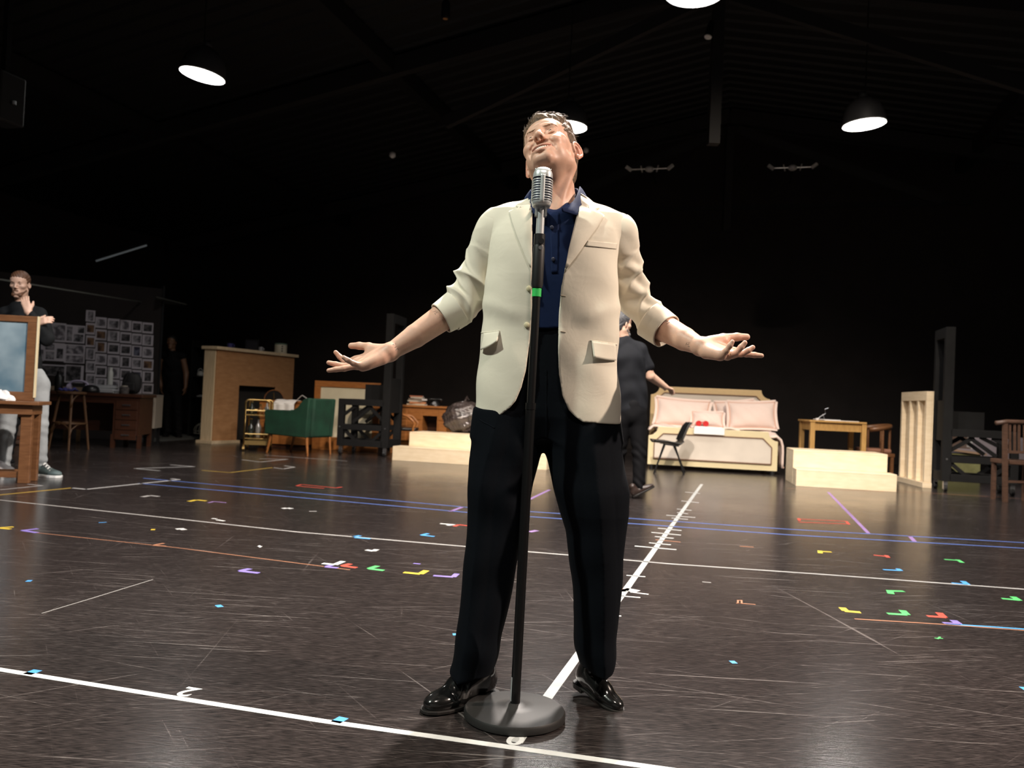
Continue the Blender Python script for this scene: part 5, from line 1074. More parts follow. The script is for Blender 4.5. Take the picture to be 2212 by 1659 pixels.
# his left hand, at the right of the picture
w1 = W(1514, 749, 2.375)
hand(FL, w1, [
    finger([(1584, 760, 2.372), (1612, 765, 2.372), (1630, 767, 2.372), (1645, 768.5, 2.372)], [.0098, .0088, .0080, .0066]),
    finger([(1579, 765, 2.348), (1602, 764.5, 2.340), (1616, 757, 2.338), (1626, 750.5, 2.338)], [.0098, .0090, .0082, .0068]),
    finger([(1571, 768, 2.324), (1590, 762, 2.312), (1601, 750, 2.306), (1609, 740.5, 2.304)], [.0098, .0090, .0082, .0068]),
    finger([(1558, 768, 2.304), (1569, 757.5, 2.290), (1577, 746.5, 2.284), (1582, 738.5, 2.282)], [.0092, .0082, .0075, .0062])],
    ([W(1534, 739, 2.385), W(1562, 731, 2.402), W(1592, 728, 2.412), W(1613, 728, 2.415)], [.0165, .0135, .0115, .0095]),
    [(w1, W(1584, 760, 2.372), .0215, .0128, .012), (w1, W(1579, 765, 2.348), .022, .0128, .012), (w1, W(1571, 768, 2.324), .022, .0128, .012), (w1, W(1558, 768, 2.304), .0215, .0128, .012),
     (W(1527, 744, 2.38), W(1562, 737, 2.39), .0195, .0165, .012), (W(1525, 762, 2.345), W(1552, 766, 2.31), .0175, .0140, .012)])
def skin_tint(p):
    c = np.ones((len(p), 3), dtype=np.float32) * np.array((.63, .375, .275)); q = HEAD.loc(p.astype(np.float64)); x, y, z = np.abs(q[:, 0]), q[:, 1], q[:, 2]
    near = (np.abs(q).max(1) < .16)
    def blend(mask, col):
        m = (mask * near)[:, None]; c[:] = c * (1 - m) + np.array(col) * m
    g = lambda cx, cy, cz, s: np.exp(-((x - cx) ** 2 + (y - cy) ** 2 + (z - cz) ** 2) / s ** 2)
    blend(.45 * g(.042, -.075, -.015, .02), (.62, .30, .20)); blend(.4 * g(0, -.11, -.008, .014), (.62, .30, .20))
    blend(.7 * np.clip((x - .078) / .008, 0, 1) * (np.abs(y - .01) < .03), (.66, .27, .18))
    t = np.clip(x / .032, 0, 1.02); zu = -.0505 + .0065 * t * t; zl = -.0668 + .0228 * t * t; lip = (x < .033) & (y < -.075)
    dl = np.minimum(np.abs(z - zu - .002), np.abs(z - zl + .002)); blend(.75 * lip * np.clip(1 - (dl - .0035) / .002, 0, 1), (.58, .27, .205))
    inside = lip & (z < zu - .0005) & (z > zl + .0005) & (y > -.0905 + .0190 * t * t); blend(inside * 1.0, (.10, .02, .02))
    stub = np.clip((-.045 - z) / .02, 0, 1) * np.clip((.0 - y) / .02, 0, 1) * (1 - np.clip(lip * (1 - dl / .006), 0, 1)); blend(.22 * stub, (.36, .22, .16))
    # warm palms and fingertips
    for cc in (W(745, 785, 2.42), W(1612, 752, 2.33)):
        d = np.sqrt(((p - _v(cc)) ** 2).sum(1)); m = (.35 * np.clip(1 - d / .07, 0, 1))[:, None]; c[:] = c * (1 - m) + np.array((.66, .34, .24)) * m
    return c
skin = mat('skin', (1, 1, 1), 0.48, noise=.10, nscale=60, bump=.06, bscale=420, vcol='tint', sss=.12, spec=.45)
body = sdf_object('body', FL, .0017, skin, SROOT, skin_tint)
def hp(*q): return Vector(HEAD.w(q))
eye_white = mat('eye_white', (.40, .34, .30), .25); iris = mat('iris', (.018, .016, .014), .15); hairm = mat('brown_hair', (.135, .075, .036), .55, noise=.55, nscale=60, bump=.7, bscale=160, stretch=(1, 1, 1)); teethm = mat('teeth', (.80, .76, .70), .3)
Hm = Matrix([[*HR[i]] for i in range(3)])
for sx in (-1, 1):
    EC = HEAD.EC; F = Field(); Framed(F, HR, HC, HS).ell((sx * EC[0], EC[1], EC[2]), (.0140, .0134, .0116), 0); e = sdf_object('eye', F, .0012, eye_white, SROOT)
    F = Field(); Framed(F, HR, HC, HS).ell((sx * EC[0] - .001, EC[1] - .0100, EC[2] + .0002), (.0060, .0045, .0058), 0); o = sdf_object('iris', F, .0008, iris, e)
    F = Field(); HF = Framed(F, HR, HC, HS)
    bp = [HEAD.surf(a, z) for a, z in ((.0125, .0425), (.021, .0440), (.031, .0455), (.040, .0462), (.048, .0440), (.053, .0405))]
    HF.chain([(sx * a, b + .0004, c2) for a, b, c2 in bp], [.0012, .0018, .0018, .0015, .0011, .0006], .004)
    F.op(lambda p: (.0002 * np.sin(1500 * HEAD.loc(p)[:, 0] + 400 * HEAD.loc(p)[:, 2])).astype(np.float32), (0, 0, 0), (0, 0, 0), 0, 'd'); sdf_object('eyebrow', F, .0011, mat('brow_hair', (.36, .225, .14), .7), SROOT)
tf = Field(); TH = Framed(tf, HR, HC, HS)
for i in range(-5, 5):
    t = (i + .5) / 5.4; yy = -.0975 + .0190 * t * t; TH.cone((t * .0295, yy + .002, -.046 + .006 * t * t), (t * .0295, yy - .0002, -.0615 + .0100 * t * t), .0034, .0032, .0004)
sdf_object('teeth', tf, .0008, teethm, SROOT)
# hair
hf = Field(); HH = Framed(hf, HR, HC, HS)
HH.ell((0, .014, .052), (.0800, .0990, .0835), .01); HH.ell((0, -.022, .070), (.0725, .0600, .0560), .02); HH.cone((0, .045, -.02), (0, .04, -.055), .060, .050, .03)
HH.chain([(-.046, -.048, .100), (-.005, -.064, .108), (.044, -.048, .104)], [.016, .019, .018], .02); HH.chain([(-.05, -.01, .112), (0, -.01, .124), (.05, -.01, .116)], [.014, .014, .015], .02)
HH.chain([(.050, -.040, .102), (.060, -.015, .104), (.062, .02, .100)], [.013, .013, .012], .012)
def hairline(p):
    q = HEAD.loc(p.astype(np.float64)); x, y, z = np.abs(q[:, 0]), q[:, 1], q[:, 2]
    yf = np.interp(z, [-.10, -.062, -.022, -.012, -.008, .02, .045, .066, .078, .086, .092, .12], [.05, .034, .030, .028, -.030, -.043, -.056, -.064, -.070, -.085, -.11, -.2]) + np.where(z > .06, .10 * np.maximum(x - .03, 0), 0)
    return (np.maximum(yf - y, -.070 - z) * .6 + .0006 * np.sin(500 * x + 300 * z)).astype(np.float32)
hf.op(hairline, (-9, -9, -9), (9, 9, 9), .004, 'i')
hf.op(lambda p: (lambda q: (.0012 * np.sin(360 * q[:, 0] + 50 * q[:, 1] + 6 * np.sin(60 * q[:, 2])) * np.sin(45 * q[:, 1] + 3 * np.sin(80 * q[:, 0]))))(HEAD.loc(p.astype(np.float64))).astype(np.float32), (0, 0, 0), (0, 0, 0), 0, 'd')
hair = sdf_object('hair', hf, .0018, hairm, SROOT)
def strands(count):                       # thin locks combed back on top, down at the sides
    rng = np.random.default_rng(5); me = hair.data; n = len(me.vertices); co = np.empty(n * 3); no = np.empty(n * 3); me.vertices.foreach_get('co', co); me.vertices.foreach_get('normal', no)
    co = co.reshape(-1, 3); no = no.reshape(-1, 3); lp = HEAD.loc(co + np.array(SROOT.location)); ln = no @ HEAD.R
    ok = np.where((hf.ev((co + np.array(SROOT.location)).astype(np.float32)) < .004) & ((ln[:, 1] > -.95)) & (np.abs(lp[:, 0]) + lp[:, 2] > -.2))[0]; pick = rng.choice(ok, count)
    V, Fc = [], []
    for i in pick:
        p, nn = lp[i] - ln[i] * .002, ln[i]; top = min(1, max(0, (p[2] - .07) / .03)); jit = rng.normal(0, .28, 3)
        f = np.array((.55 + .2 * math.sin(60 * p[0]), .75, .35)) * top + np.array((0, .55, -.85)) * (1 - top) + jit
        f = f - nn * f.dot(nn); f /= np.linalg.norm(f) + 1e-6; L = (.020 + .012 * rng.random()) * (.45 + .55 * top); lift = .35 * top + .10; sd = np.cross(f, nn); r0 = .00042 + .0004 * rng.random()
        b0 = len(V)
        for j in range(5):
            t = j / 4; c = p + f * L * t + nn * (L * lift * (t - t * t * .95)); rr = r0 * (1 - .8 * t)
            for a in range(3): V.append(c + sd * rr * math.cos(a * 2.094) + nn * rr * math.sin(a * 2.094))
        for j in range(4):
            for a in range(3): Fc.append((b0 + j * 3 + a, b0 + j * 3 + (a + 1) % 3, b0 + j * 3 + 3 + (a + 1) % 3, b0 + j * 3 + 3 + a))
    m = MB(); m.v = [Vector(q) for q in (HEAD.c + (np.array(V) * HS) @ HEAD.R.T) - np.array(SROOT.location)]; m.f = Fc
    o = m.build('hair_strands', hairm, hair, smooth=True, fix=False); o['kind'] = 'stuff'
strands(5200)
# ------------------------------------------------------------------ the singer's clothes
linen = mat('cream_linen', (.73, .68, .565), .85, noise=.05, nscale=7, bump=.09, bscale=1300, sheen=.1, bump2=.085, bscale2=13)
navy = mat('navy_knit', (.0050, .0145, .056), .85, noise=.15, nscale=30, bump=.15, bscale=1200, spec=.18, bump2=.08, bscale2=12)
trous = mat('charcoal_wool', (.0034, .0048, .0075), .85, noise=.35, nscale=260, bump=.10, bscale=900, spec=.08)
def edge_fn(rows, Y, ax=0):               # pixel outline -> (z, x) table
    pts = sorted(((W(px, py, Y).z, W(px, py, Y).x) for px, py in rows)); z, x = np.array(pts).T; return z, x
JL = edge_fn([(1076, 450), (1062, 500), (1053, 560), (1048, 640), (1042, 700), (1034, 770), (1029, 830), (1024, 895), (1022, 930)], 2.47)
JR = edge_fn([(1334, 466), (1338, 510), (1334, 570), (1333, 640), (1335, 700), (1337, 780), (1338, 850), (1337, 917), (1337, 940)], 2.47)
zs = np.linspace(W(1180, 935, 2.47).z, W(1180, 460, 2.47).z, 40); rows = []
for z in zs:
    xl, xr = np.interp(z, *JL), np.interp(z, *JR); f = np.interp(z, [.78, .95, 1.08, 1.22, 1.34, 1.38, 1.43], [.140, .130, .122, .128, .118, .106, .076]); cy = np.interp(z, [.78, 1.1, 1.3, 1.42], [2.470, 2.468, 2.470, 2.478])
    rows.append((z, (xl + xr) / 2, cy, (xr - xl) / 2, f))
JF = Field(); fn, lo, hi = loft(rows, 2.5); JF.op(fn, lo, hi, .0)
JF.chain([W(1068, 485, 2.485), W(1112, 479, 2.485), W(1152, 464, 2.49)], [.046, .050, .045], .03); JF.chain([W(1342, 498, 2.485), W(1296, 485, 2.485), W(1250, 460, 2.49)], [.046, .050, .045], .03)
JF.cone(W(1165, 464, 2.51), W(1238, 464, 2.51), .056, .056, .03)
hemL, hemR = W(1025, 894, 2.40), W(1337, 917, 2.40); hs = (hemR.z - hemL.z) / (hemR.x - hemL.x)
jbody_ops = list(JF.ops)
def drape_fold(p):
    x, y, z = p[:, 0], p[:, 1], p[:, 2]; lowz = np.clip((1.15 - z) / .3, 0, 1)
    d = .0028 * lowz * np.sin(26 * x + 5 * z + 2 * np.sin(7 * z)) + .0022 * np.sin(19 * z - 24 * x + 3 * np.sin(6 * x)) * np.clip((1.2 - np.abs(z - 1.02) * 4), 0, 1) + .0012 * np.sin(43 * z + 31 * x)
    d += -.004 * np.exp(-((z - 1.075 - .35 * np.abs(x - .1)) / .025) ** 2) * np.clip((np.abs(x - .10) - .06) / .05, 0, 1)
    return d.astype(np.float32)
JF.op(drape_fold, (0, 0, 0), (0, 0, 0), 0, 'd')
TH_ = .0075
OL = edge_fn([(1156, 400), (1151, 440), (1150, 520), (1149, 600), (1149, 680), (1144, 740), (1136, 800), (1126, 838), (1114, 866), (1101, 881), (1086, 892), (1066, 912), (1050, 950)], 2.355)
OR = edge_fn([(1258, 400), (1252, 440), (1242, 490), (1230, 535), (1221, 575), (1212, 620), (1207, 680), (1205, 750), (1207, 810), (1214, 855), (1228, 886), (1244, 902), (1262, 914), (1280, 930), (1290, 960)], 2.355)
_open = {}
OPEN = [(x, z) for z, x in zip(*OL)][::-1] + [(x, z) for z, x in zip(*OR)]      # outline of the open front, from the neck down one edge and up the other
def shell_cut(p):
    x, z = p[:, 0], p[:, 2]; d2 = np.full(len(p), 9.0, dtype=np.float32); ins = np.zeros(len(p), dtype=bool); n = len(OPEN)
    for i in range(n):
        (ax, az), (bx, bz) = OPEN[i], OPEN[(i + 1) % n]; ex, ez = bx - ax, bz - az; t = np.clip(((x - ax) * ex + (z - az) * ez) / (ex * ex + ez * ez), 0, 1)
        d2 = np.minimum(d2, (x - ax - t * ex) ** 2 + (z - az - t * ez) ** 2)
        if az != bz: c = (az > z) != (bz > z); ins ^= c & (x < ex * (z - az) / ez + ax)
    gap = np.where(ins, 1, -1) * np.sqrt(d2); return (-np.minimum(gap, 2.475 - p[:, 1])).astype(np.float32)
base_ev = lambda p: JF.ev(p, jbody_ops + [JF.ops[-1]])
class JField(Field):
    def ev(self, p, ops=None):
        d = Field.ev(self, p, ops); d = np.maximum(d, -(d + TH_))
        cut = -shell_cut(p); d = np.maximum(d, cut)
        hem = (hemL.z + (p[:, 0] - hemL.x) * hs) - p[:, 2]; d = np.maximum(d, hem)
        neck = np.sqrt((p[:, 0] - W(1201, 440, 2.47).x) ** 2 + ((p[:, 1] - 2.475) * 1.0) ** 2) - .072; d = np.maximum(d, np.minimum(np.minimum(-neck, p[:, 2] - 1.36), p[:, 1] - 2.425))
        return d.astype(np.float32)
J2 = JField(); J2.ops = JF.ops
jacket = sdf_object('jacket', J2, .0027, linen, SROOT, relax=1)
def surf_y(x, z, lo_=2.15, hi_=2.475, n=140):
    ys = np.linspace(lo_, hi_, n); d = base_ev(np.stack([np.full(n, x), ys, np.full(n, z)], 1).astype(np.float32)); i = int(np.argmax(d < 0))
    if d.min() >= 0: return None
    t = d[i - 1] / (d[i - 1] - d[i] + 1e-9); return float(ys[i - 1] + t * (ys[i] - ys[i - 1]))
def on_jacket(px, py, lift=.004):
    Y = 2.36
    for _ in range(4):
        q = W(px, py, Y); y = surf_y(q.x, q.z); Y = y if y is not None else Y
    return W(px, py, Y - lift)
def patch(name, m, a, b, parent, nu=14, nv=16, lift=lambda u, v: .005, thick=.003, tub=None):
    """Sheet between two pixel curves a(v) and b(v) lying on the jacket."""
    def cur(c, v):
        k = v * (len(c) - 1); i = min(int(k), len(c) - 2); f = k - i; return (c[i][0] * (1 - f) + c[i + 1][0] * f, c[i][1] * (1 - f) + c[i + 1][1] * f)
    def fn(u, v):
        p, q = cur(a, v), cur(b, v); return on_jacket(p[0] + (q[0] - p[0]) * u, p[1] + (q[1] - p[1]) * u, lift(u, v))
    mb = MB(); mb.grid(fn, nu, nv); return mb.build(name, m, parent, smooth=True, solid=thick, world=True)
ROOTM[jacket.name] = ROOTM[SROOT.name]
rl = lambda u, v: .006 + .010 * math.sin(math.pi * min(1, u * 1.0)) * (1 - v) + .004 * (1 - u)
patch('lapel', linen, [(1252, 424), (1249, 450), (1243, 478), (1235, 510), (1228, 540), (1221, 578)], [(1284, 451), (1305, 466), (1290, 491), (1268, 521), (1246, 552), (1223, 581)], jacket, lift=rl)
patch('lapel', linen, [(1151, 426), (1149, 456), (1149, 490), (1149, 520), (1149, 550), (1147, 578)], [(1124, 447), (1099, 457), (1106, 482), (1117, 512), (1131, 545), (1146, 578)], jacket, lift=rl)
patch('collar', linen, [(1255, 418), (1252, 428), (1250, 440)], [(1272, 429), (1297, 451), (1286, 453)], jacket, 10, 8, lambda u, v: .010 + .004 * (1 - u))
patch('collar', linen, [(1149, 431), (1150, 436), (1151, 446)], [(1134, 436), (1114, 444), (1121, 449)], jacket, 10, 8, lambda u, v: .010 + .004 * (1 - u))
fl_ = lambda u, v: .005 + .016 * v * (.55 + .45 * math.sin(2.5 * u + .5)); fl2 = lambda u, v: .004 + .010 * v
def flap(rows, lift): 
    t, m_, l = rows
    return [t, m_, l]
def patch4(name, tl, tr, br, bl, lift, bow=0.0, curl=None):
    def fn(u, v):
        a = (tl[0] + (tr[0] - tl[0]) * u, tl[1] + (tr[1] - tl[1]) * u); b = (bl[0] + (br[0] - bl[0]) * u, bl[1] + (br[1] - bl[1]) * u + bow * math.sin(math.pi * u))
        return on_jacket(a[0] + (b[0] - a[0]) * v, a[1] + (b[1] - a[1]) * v, lift(u, v))
    mb = MB(); mb.grid(fn, 14, 9); return mb.build(name, linen, jacket, smooth=True, solid=.003, world=True)
patch4('pocket_flap', (1045, 720), (1079, 716), (1074, 736), (1038, 756), lambda u, v: .003 + .026 * v * (1 - .3 * u), 2)
patch4('pocket_flap', (1278, 737), (1329, 744), (1331, 779), (1283, 772), fl2, 1)
patch4('breast_pocket', (1268, 520), (1333, 526), (1331, 538), (1265, 531), lambda u, v: .0012, 0)
for a, b in (((1276, 736), (1333, 744)), ((1040, 719), (1079, 715))):
    mb = MB(); mb.tube([on_jacket(a[0] + (b[0] - a[0]) * t, a[1] + (b[1] - a[1]) * t, .002) for t in np.linspace(0, 1, 8)], .0022, 6); mb.build('pocket_welt', linen, jacket, smooth=True, world=True)
seamm = mat('linen_seam', (.36, .31, .24), .9)
for a, b in (((1211, 638), (1222, 640)), ((1211, 716), (1222, 718))):
    mb = MB(); mb.tube([on_jacket(*a, .0005), on_jacket(*b, .0005)], .0014, 6); mb.build('buttonhole', seamm, jacket, world=True)
horn = mat('cream_button', (.66, .60, .40), .35)
for px, py in ((1145, 623), (1140, 702)):
    c = on_jacket(px - 2, py, .003); mb = MB(); mb.tube([c + Vector((0, .004, 0)), c, c + Vector((0, -.0008, 0))], [.0078, .0078, .0066], 16); o = mb.build('button', horn, jacket, smooth='auto', world=True)
# sleeves pushed up, with folds, and turned-back cuffs
def catmull(P_, t):
    n = len(P_) - 1; k = min(max(t, 0), 1) * n; i = min(int(k), n - 1); f = k - i; p = [np.array(P_[min(max(i + j, 0), n)], dtype=float) for j in (-1, 0, 1, 2)]
    return .5 * ((2 * p[1]) + (-p[0] + p[2]) * f + (2 * p[0] - 5 * p[1] + 4 * p[2] - p[3]) * f * f + (-p[0] + 3 * p[1] - 3 * p[2] + p[3]) * f ** 3)
def sleeve(rows, name, seed, sgn, folds=1.0):
    cen, rad = [], []
    for (ax, ay), (bx, by), Y in rows:
        a, b = W(ax, ay, Y), W(bx, by, Y); cen.append((a + b) / 2); rad.append([(a - b).length / 2])
    rng = np.random.default_rng(seed); ph = rng.uniform(0, 6.28, 12)
    def ridge(x, sharp=2.2): return (1 - abs(math.sin(x))) ** sharp
    def fn(u, v):
        c = catmull(cen, v); d = catmull(cen, min(v + .01, 1)) - catmull(cen, max(v - .01, 0)); t = d / np.linalg.norm(d); r = float(catmull(rad, v)[0]); a = u * 2 * math.pi
        e1 = np.cross(t, (0, 1, 0)); e1 /= np.linalg.norm(e1); e2 = np.cross(t, e1); ca, sa = math.cos(a), math.sin(a)
        low = min(1, max(0, (v - .30) / .25)) * (1 - min(1, max(0, (v - .80) / .13))); up = min(1, max(0, (v - .05) / .15)) * (1 - low)
        f = 0.0
        f += low * .0150 * ridge(14.5 * v + 1.2 * math.sin(a + ph[0]) + ph[1], 1.6) * (.55 + .45 * math.sin(a * 1 + ph[2]))
        f += low * .0125 * ridge(19 * v - 1.9 * math.sin(a + ph[3]) + ph[4], 2.0) * (.5 + .5 * math.sin(a * 2 + ph[5]))
        f += low * .0050 * math.sin(33 * v + 3 * math.sin(a + ph[6]) + 2 * a) + low * -.007
        f += up * (.0055 * ridge(6 * v + 1.1 * math.sin(a + ph[7]) + ph[8]) * (.5 + .5 * math.sin(a + ph[9])) + .0022 * math.sin(5 * a + 9 * v + ph[10]))
        rr = r * (1 + 0) + f * folds; return Vector(c + (e1 * ca + e2 * sa * .92) * rr)
    mb = MB(); mb.grid(fn, 110, 170, wrap=True); return mb.build(name, linen, jacket, smooth=True, world=True, solid=.003)
SL = [((1060, 453), (1112, 526), 2.49), ((1045, 463), (1110, 534), 2.49), ((1033, 487), (1102, 553), 2.495), ((1017, 526), (1089, 575), 2.505), ((999, 566), (1074, 605), 2.515), ((985, 597), (1060, 633), 2.52), ((969, 627), (1044, 664), 2.52), ((952, 649), (1014, 693), 2.51), ((942, 661), (994, 705), 2.50)]
SR = [((1350, 463), (1294, 530), 2.49), ((1365, 474), (1294, 538), 2.49), ((1372, 502), (1294, 550), 2.495), ((1379, 533), (1298, 565), 2.51), ((1388, 568), (1308, 594), 2.525), ((1397, 601), (1322, 628), 2.535), ((1411, 640), (1346, 672), 2.54), ((1438, 668), (1378, 712), 2.525), ((1452, 683), (1396, 728), 2.515)]
sleeve(SL, 'sleeve', 4, -1); sleeve(SR, 'sleeve', 9, 1)
def cuff(rows, flare):
    cen, rad = [], []
    for (ax, ay), (bx, by), Y in rows: a, b = W(ax, ay, Y), W(bx, by, Y); cen.append((a + b) / 2); rad.append([(a - b).length / 2])
    def fn(u, v):
        c = catmull(cen, v); d = catmull(cen, min(v + .02, 1)) - catmull(cen, max(v - .02, 0)); t = d / np.linalg.norm(d); a = u * 2 * math.pi; r = float(catmull(rad, v)[0]); e1 = np.cross(t, (0, 1, 0)); e1 /= np.linalg.norm(e1); e2 = np.cross(t, e1)
        return Vector(c + (e1 * math.cos(a) + e2 * math.sin(a) * .95) * (r + .0012 * math.sin(3 * a + 2) * v) + t * .006 * flare * math.sin(a))
    mb = MB(); mb.grid(fn, 64, 18, wrap=True); return mb.build('cuff', linen, jacket, smooth=True, world=True, solid=.0045)
cuff([((966, 633), (1014, 695), 2.510), ((950, 646), (996, 704), 2.503), ((930, 662), (975, 713), 2.49)], 1); cuff([((1424, 658), (1380, 722), 2.525), ((1445, 673), (1394, 731), 2.515), ((1467, 692), (1411, 740), 2.497)], -1)
# armhole seams
# ---- polo shirt
NF = Field(); rows2 = [(z, cx, cy, max(rx - .020, .05), ry - .016) for z, cx, cy, rx, ry in rows if z > W(1180, 720, 2.45).z]
fn, lo, hi = loft(rows2, 2.4); NF.op(fn, lo, hi, 0.0); NF.chain([W(1110, 490, 2.49), W(1160, 478, 2.487)], [.022, .036], .02); NF.chain([W(1290, 494, 2.49), W(1240, 478, 2.487)], [.022, .036], .02)
NF.cone(W(1201, 452, 2.487), W(1201, 425, 2.492), .069, .061, .02); NF.cone(W(1180, 487, 2.425), W(1214, 488, 2.425), .048, .048, .02); NF.cone(W(1194, 466, 2.425), W(1204, 467, 2.425), .046, .046, .02)
NF.cone(W(1196, 453, 2.345), W(1199, 392, 2.425), .016, .064, .006, 's'); NF.cone(W(1199, 440, 2.482), W(1199, 395, 2.49), .060, .062, .004, 's')
NF.op(lambda p: (.0022 * np.sin(38 * p[:, 0] + 9 * p[:, 2] + 2 * np.sin(11 * p[:, 2])) * np.clip((1.32 - p[:, 2]) / .1, 0, 1)).astype(np.float32), (0, 0, 0), (0, 0, 0), 0, 'd')
shirt = sdf_object('shirt', NF, .0032, navy, SROOT, relax=1)
def nsurf(px, py, lift=.003):
    Y = 2.37
    for _ in range(4):
        q = W(px, py, Y); ys = np.linspace(2.2, 2.47, 140); d = NF.ev(np.stack([np.full(140, q.x), ys, np.full(140, q.z)], 1).astype(np.float32)); i = int(np.argmax(d < 0))
        if d.min() < 0: Y = float(ys[i])
    return W(px, py, Y - lift)
def nsheet(name, fn, nu, nv, thick=.0035): mb = MB(); mb.grid(fn, nu, nv); return mb.build(name, navy, shirt, smooth=True, world=True, solid=thick)
cc = np.array(W(1200, 436, 2.484))
def stand(a, top, r):                       # collar ring round the neck: a = angle from the front
    return Vector((cc[0] + r * math.sin(a), cc[1] - r * .98 * math.cos(a), cc[2] + top + .020 * (1 - math.cos(a)) - .012 * max(0, math.cos(a))))
def px3(c, v):
    q = catmull(c, v); return W(*q)
for s, A_, B_ in ((1, [(1252, 403, 2.52), (1248, 416, 2.45), (1237, 436, 2.405), (1213, 451, 2.362)], [(1266, 424, 2.53), (1258, 444, 2.44), (1250, 458, 2.395), (1243, 464, 2.366), (1215, 457, 2.352)]), (-1, [(1147, 410, 2.52), (1150, 424, 2.45), (1158, 440, 2.405), (1179, 451, 2.362)], [(1133, 430, 2.53), (1142, 446, 2.44), (1149, 457, 2.395), (1156, 463, 2.366), (1177, 457, 2.352)])):
    nsheet('collar', lambda u, v: px3(A_, u).lerp(px3(B_, u), v) + Vector((0, -.006 * math.sin(math.pi * v), 0)), 24, 8)
nsheet('collar_band', lambda u, v: stand(math.pi * (.42 + 1.16 * u), .022 - .05 * v, .0635 + .012 * v), 30, 6)
pk = [(1186, 460), (1188, 500), (1190, 560), (1191, 590)]; pk2 = [(1208, 462), (1207, 500), (1206, 560), (1205, 590)]
nsheet('placket', lambda u, v: nsurf(np.interp(v, np.linspace(0, 1, 4), [q[0] for q in pk]) * (1 - u) + u * np.interp(v, np.linspace(0, 1, 4), [q[0] for q in pk2]), 460 + 130 * v, .0022), 6, 20, .0016)
for px, py in ((1192, 491), (1195, 560)): c = nsurf(px, py, .007); mb = MB(); mb.tube([c + Vector((0, .004, 0)), c, c + Vector((0, -.001, 0))], [.0058, .0058, .004], 14); mb.build('button', mat('navy_button', (.03, .035, .06), .3), shirt, smooth='auto', world=True)
# ---- trousers
def rows_leg(tab, Yf): 
    out = []
    for py, l, r in tab:
        Y = Yf(py); a, b = W(l, py, Y), W(r, py, Y); out.append(((a.z + b.z) / 2, (a.x + b.x) / 2, Y, (b.x - a.x) / 2, float(np.interp(py, [900, 1000, 1150, 1300, 1470], [.112, .112, .098, .096, .098]))))
    return out
LT = [(890, 1027, 1184), (960, 1018, 1173), (1000, 1013, 1163), (1040, 1011, 1152), (1100, 1010, 1141), (1180, 1008, 1126), (1250, 1003, 1112), (1320, 995, 1096), (1400, 985, 1078), (1430, 979, 1070), (1446, 974, 1065)]
RT = [(890, 1172, 1334), (960, 1171, 1342), (1000, 1183, 1348), (1060, 1196, 1357), (1110, 1209, 1359), (1150, 1222, 1353), (1200, 1230, 1347), (1300, 1238, 1338), (1400, 1242, 1330), (1432, 1250, 1326)]
YL = lambda py: float(np.interp(py, [890, 1470], [2.47, 2.415])); YR = lambda py: float(np.interp(py, [890, 1100, 1200, 1458], [2.47, 2.43, 2.44, 2.49]))
TF = Field()
for tab, Yf in ((LT, YL), (RT, YR)): fn, lo, hi = loft(rows_leg(tab, Yf), 2.2); TF.op(fn, lo, hi, .022)
hip = [(W(1180, py, 2.47).z, (W(l, py, 2.47).x + W(r, py, 2.47).x) / 2, 2.47, (W(r, py, 2.47).x - W(l, py, 2.47).x) / 2, ry) for py, l, r, ry in ((700, 1075, 1295, .100), (760, 1056, 1312, .104), (840, 1040, 1324, .110), (900, 1030, 1330, .112), (945, 1026, 1336, .095))]
fn, lo, hi = loft(hip, 2.4); TF.op(fn, lo, hi, .03)
cL = edge_fn([(1078, 880), (1070, 922), (1048, 1000), (1035, 1060), (1025, 1180), (1014, 1300), (1003, 1400), (990, 1475)], 2.34); cR = edge_fn([(1280, 900), (1288, 1020), (1295, 1113), (1303, 1221), (1306, 1330), (1307, 1400), (1309, 1460)], 2.34)
def crease(p):
    x, y, z = p[:, 0], p[:, 1], p[:, 2]; fr = np.clip((2.44 - y) / .04, 0, 1) * np.clip((.86 - z) / .15, 0, 1); w_ = .045
    d = np.zeros_like(x)
    for zt_, xt in (cL, cR):
        c = np.interp(z, zt_, xt); d -= .013 * fr * np.maximum(0, 1 - np.abs(x - c) / w_)
    d += .0045 * np.sin(30 * z + 14 * np.abs(x) + 3 * np.sin(9 * x)) * np.exp(-((z - .62) / .14) ** 2) * fr + .003 * np.sin(38 * z + 20 * x) * np.exp(-((z - .14) / .07) ** 2) + .0035 * np.sin(22 * z - 25 * x) * np.exp(-((z - .38) / .10) ** 2)
    return d.astype(np.float32)
TF.op(crease, (0, 0, 0), (0, 0, 0), 0, 'd')
class TField(Field):
    def ev(self, p, ops=None): return Field.ev(self, p, ops)
trousers = sdf_object('trousers', TF, .0036, trous, SROOT, relax=3)
def tsurf(px, py, lift):
    Y = 2.36
    for _ in range(3):
        q = W(px, py, Y); ys = np.linspace(2.2, 2.47, 120); d = TF.ev(np.stack([np.full(120, q.x), ys, np.full(120, q.z)], 1).astype(np.float32)); i = int(np.argmax(d < 0))
        if d.min() < 0: Y = float(ys[i])
    return W(px, py, Y - lift)
mb = MB(); mb.tube([tsurf(1180, py, .001) for py in range(800, 950, 12)], .002, 5); mb.build('fly_seam', trous, trousers, world=True)
mb = MB(); mb.tube([tsurf(px, py, .0015) for px, py in ((1036, 906), (1045, 912), (1055, 917), (1068, 924))], .002, 5); mb.build('pocket_seam', trous, trousers, world=True)
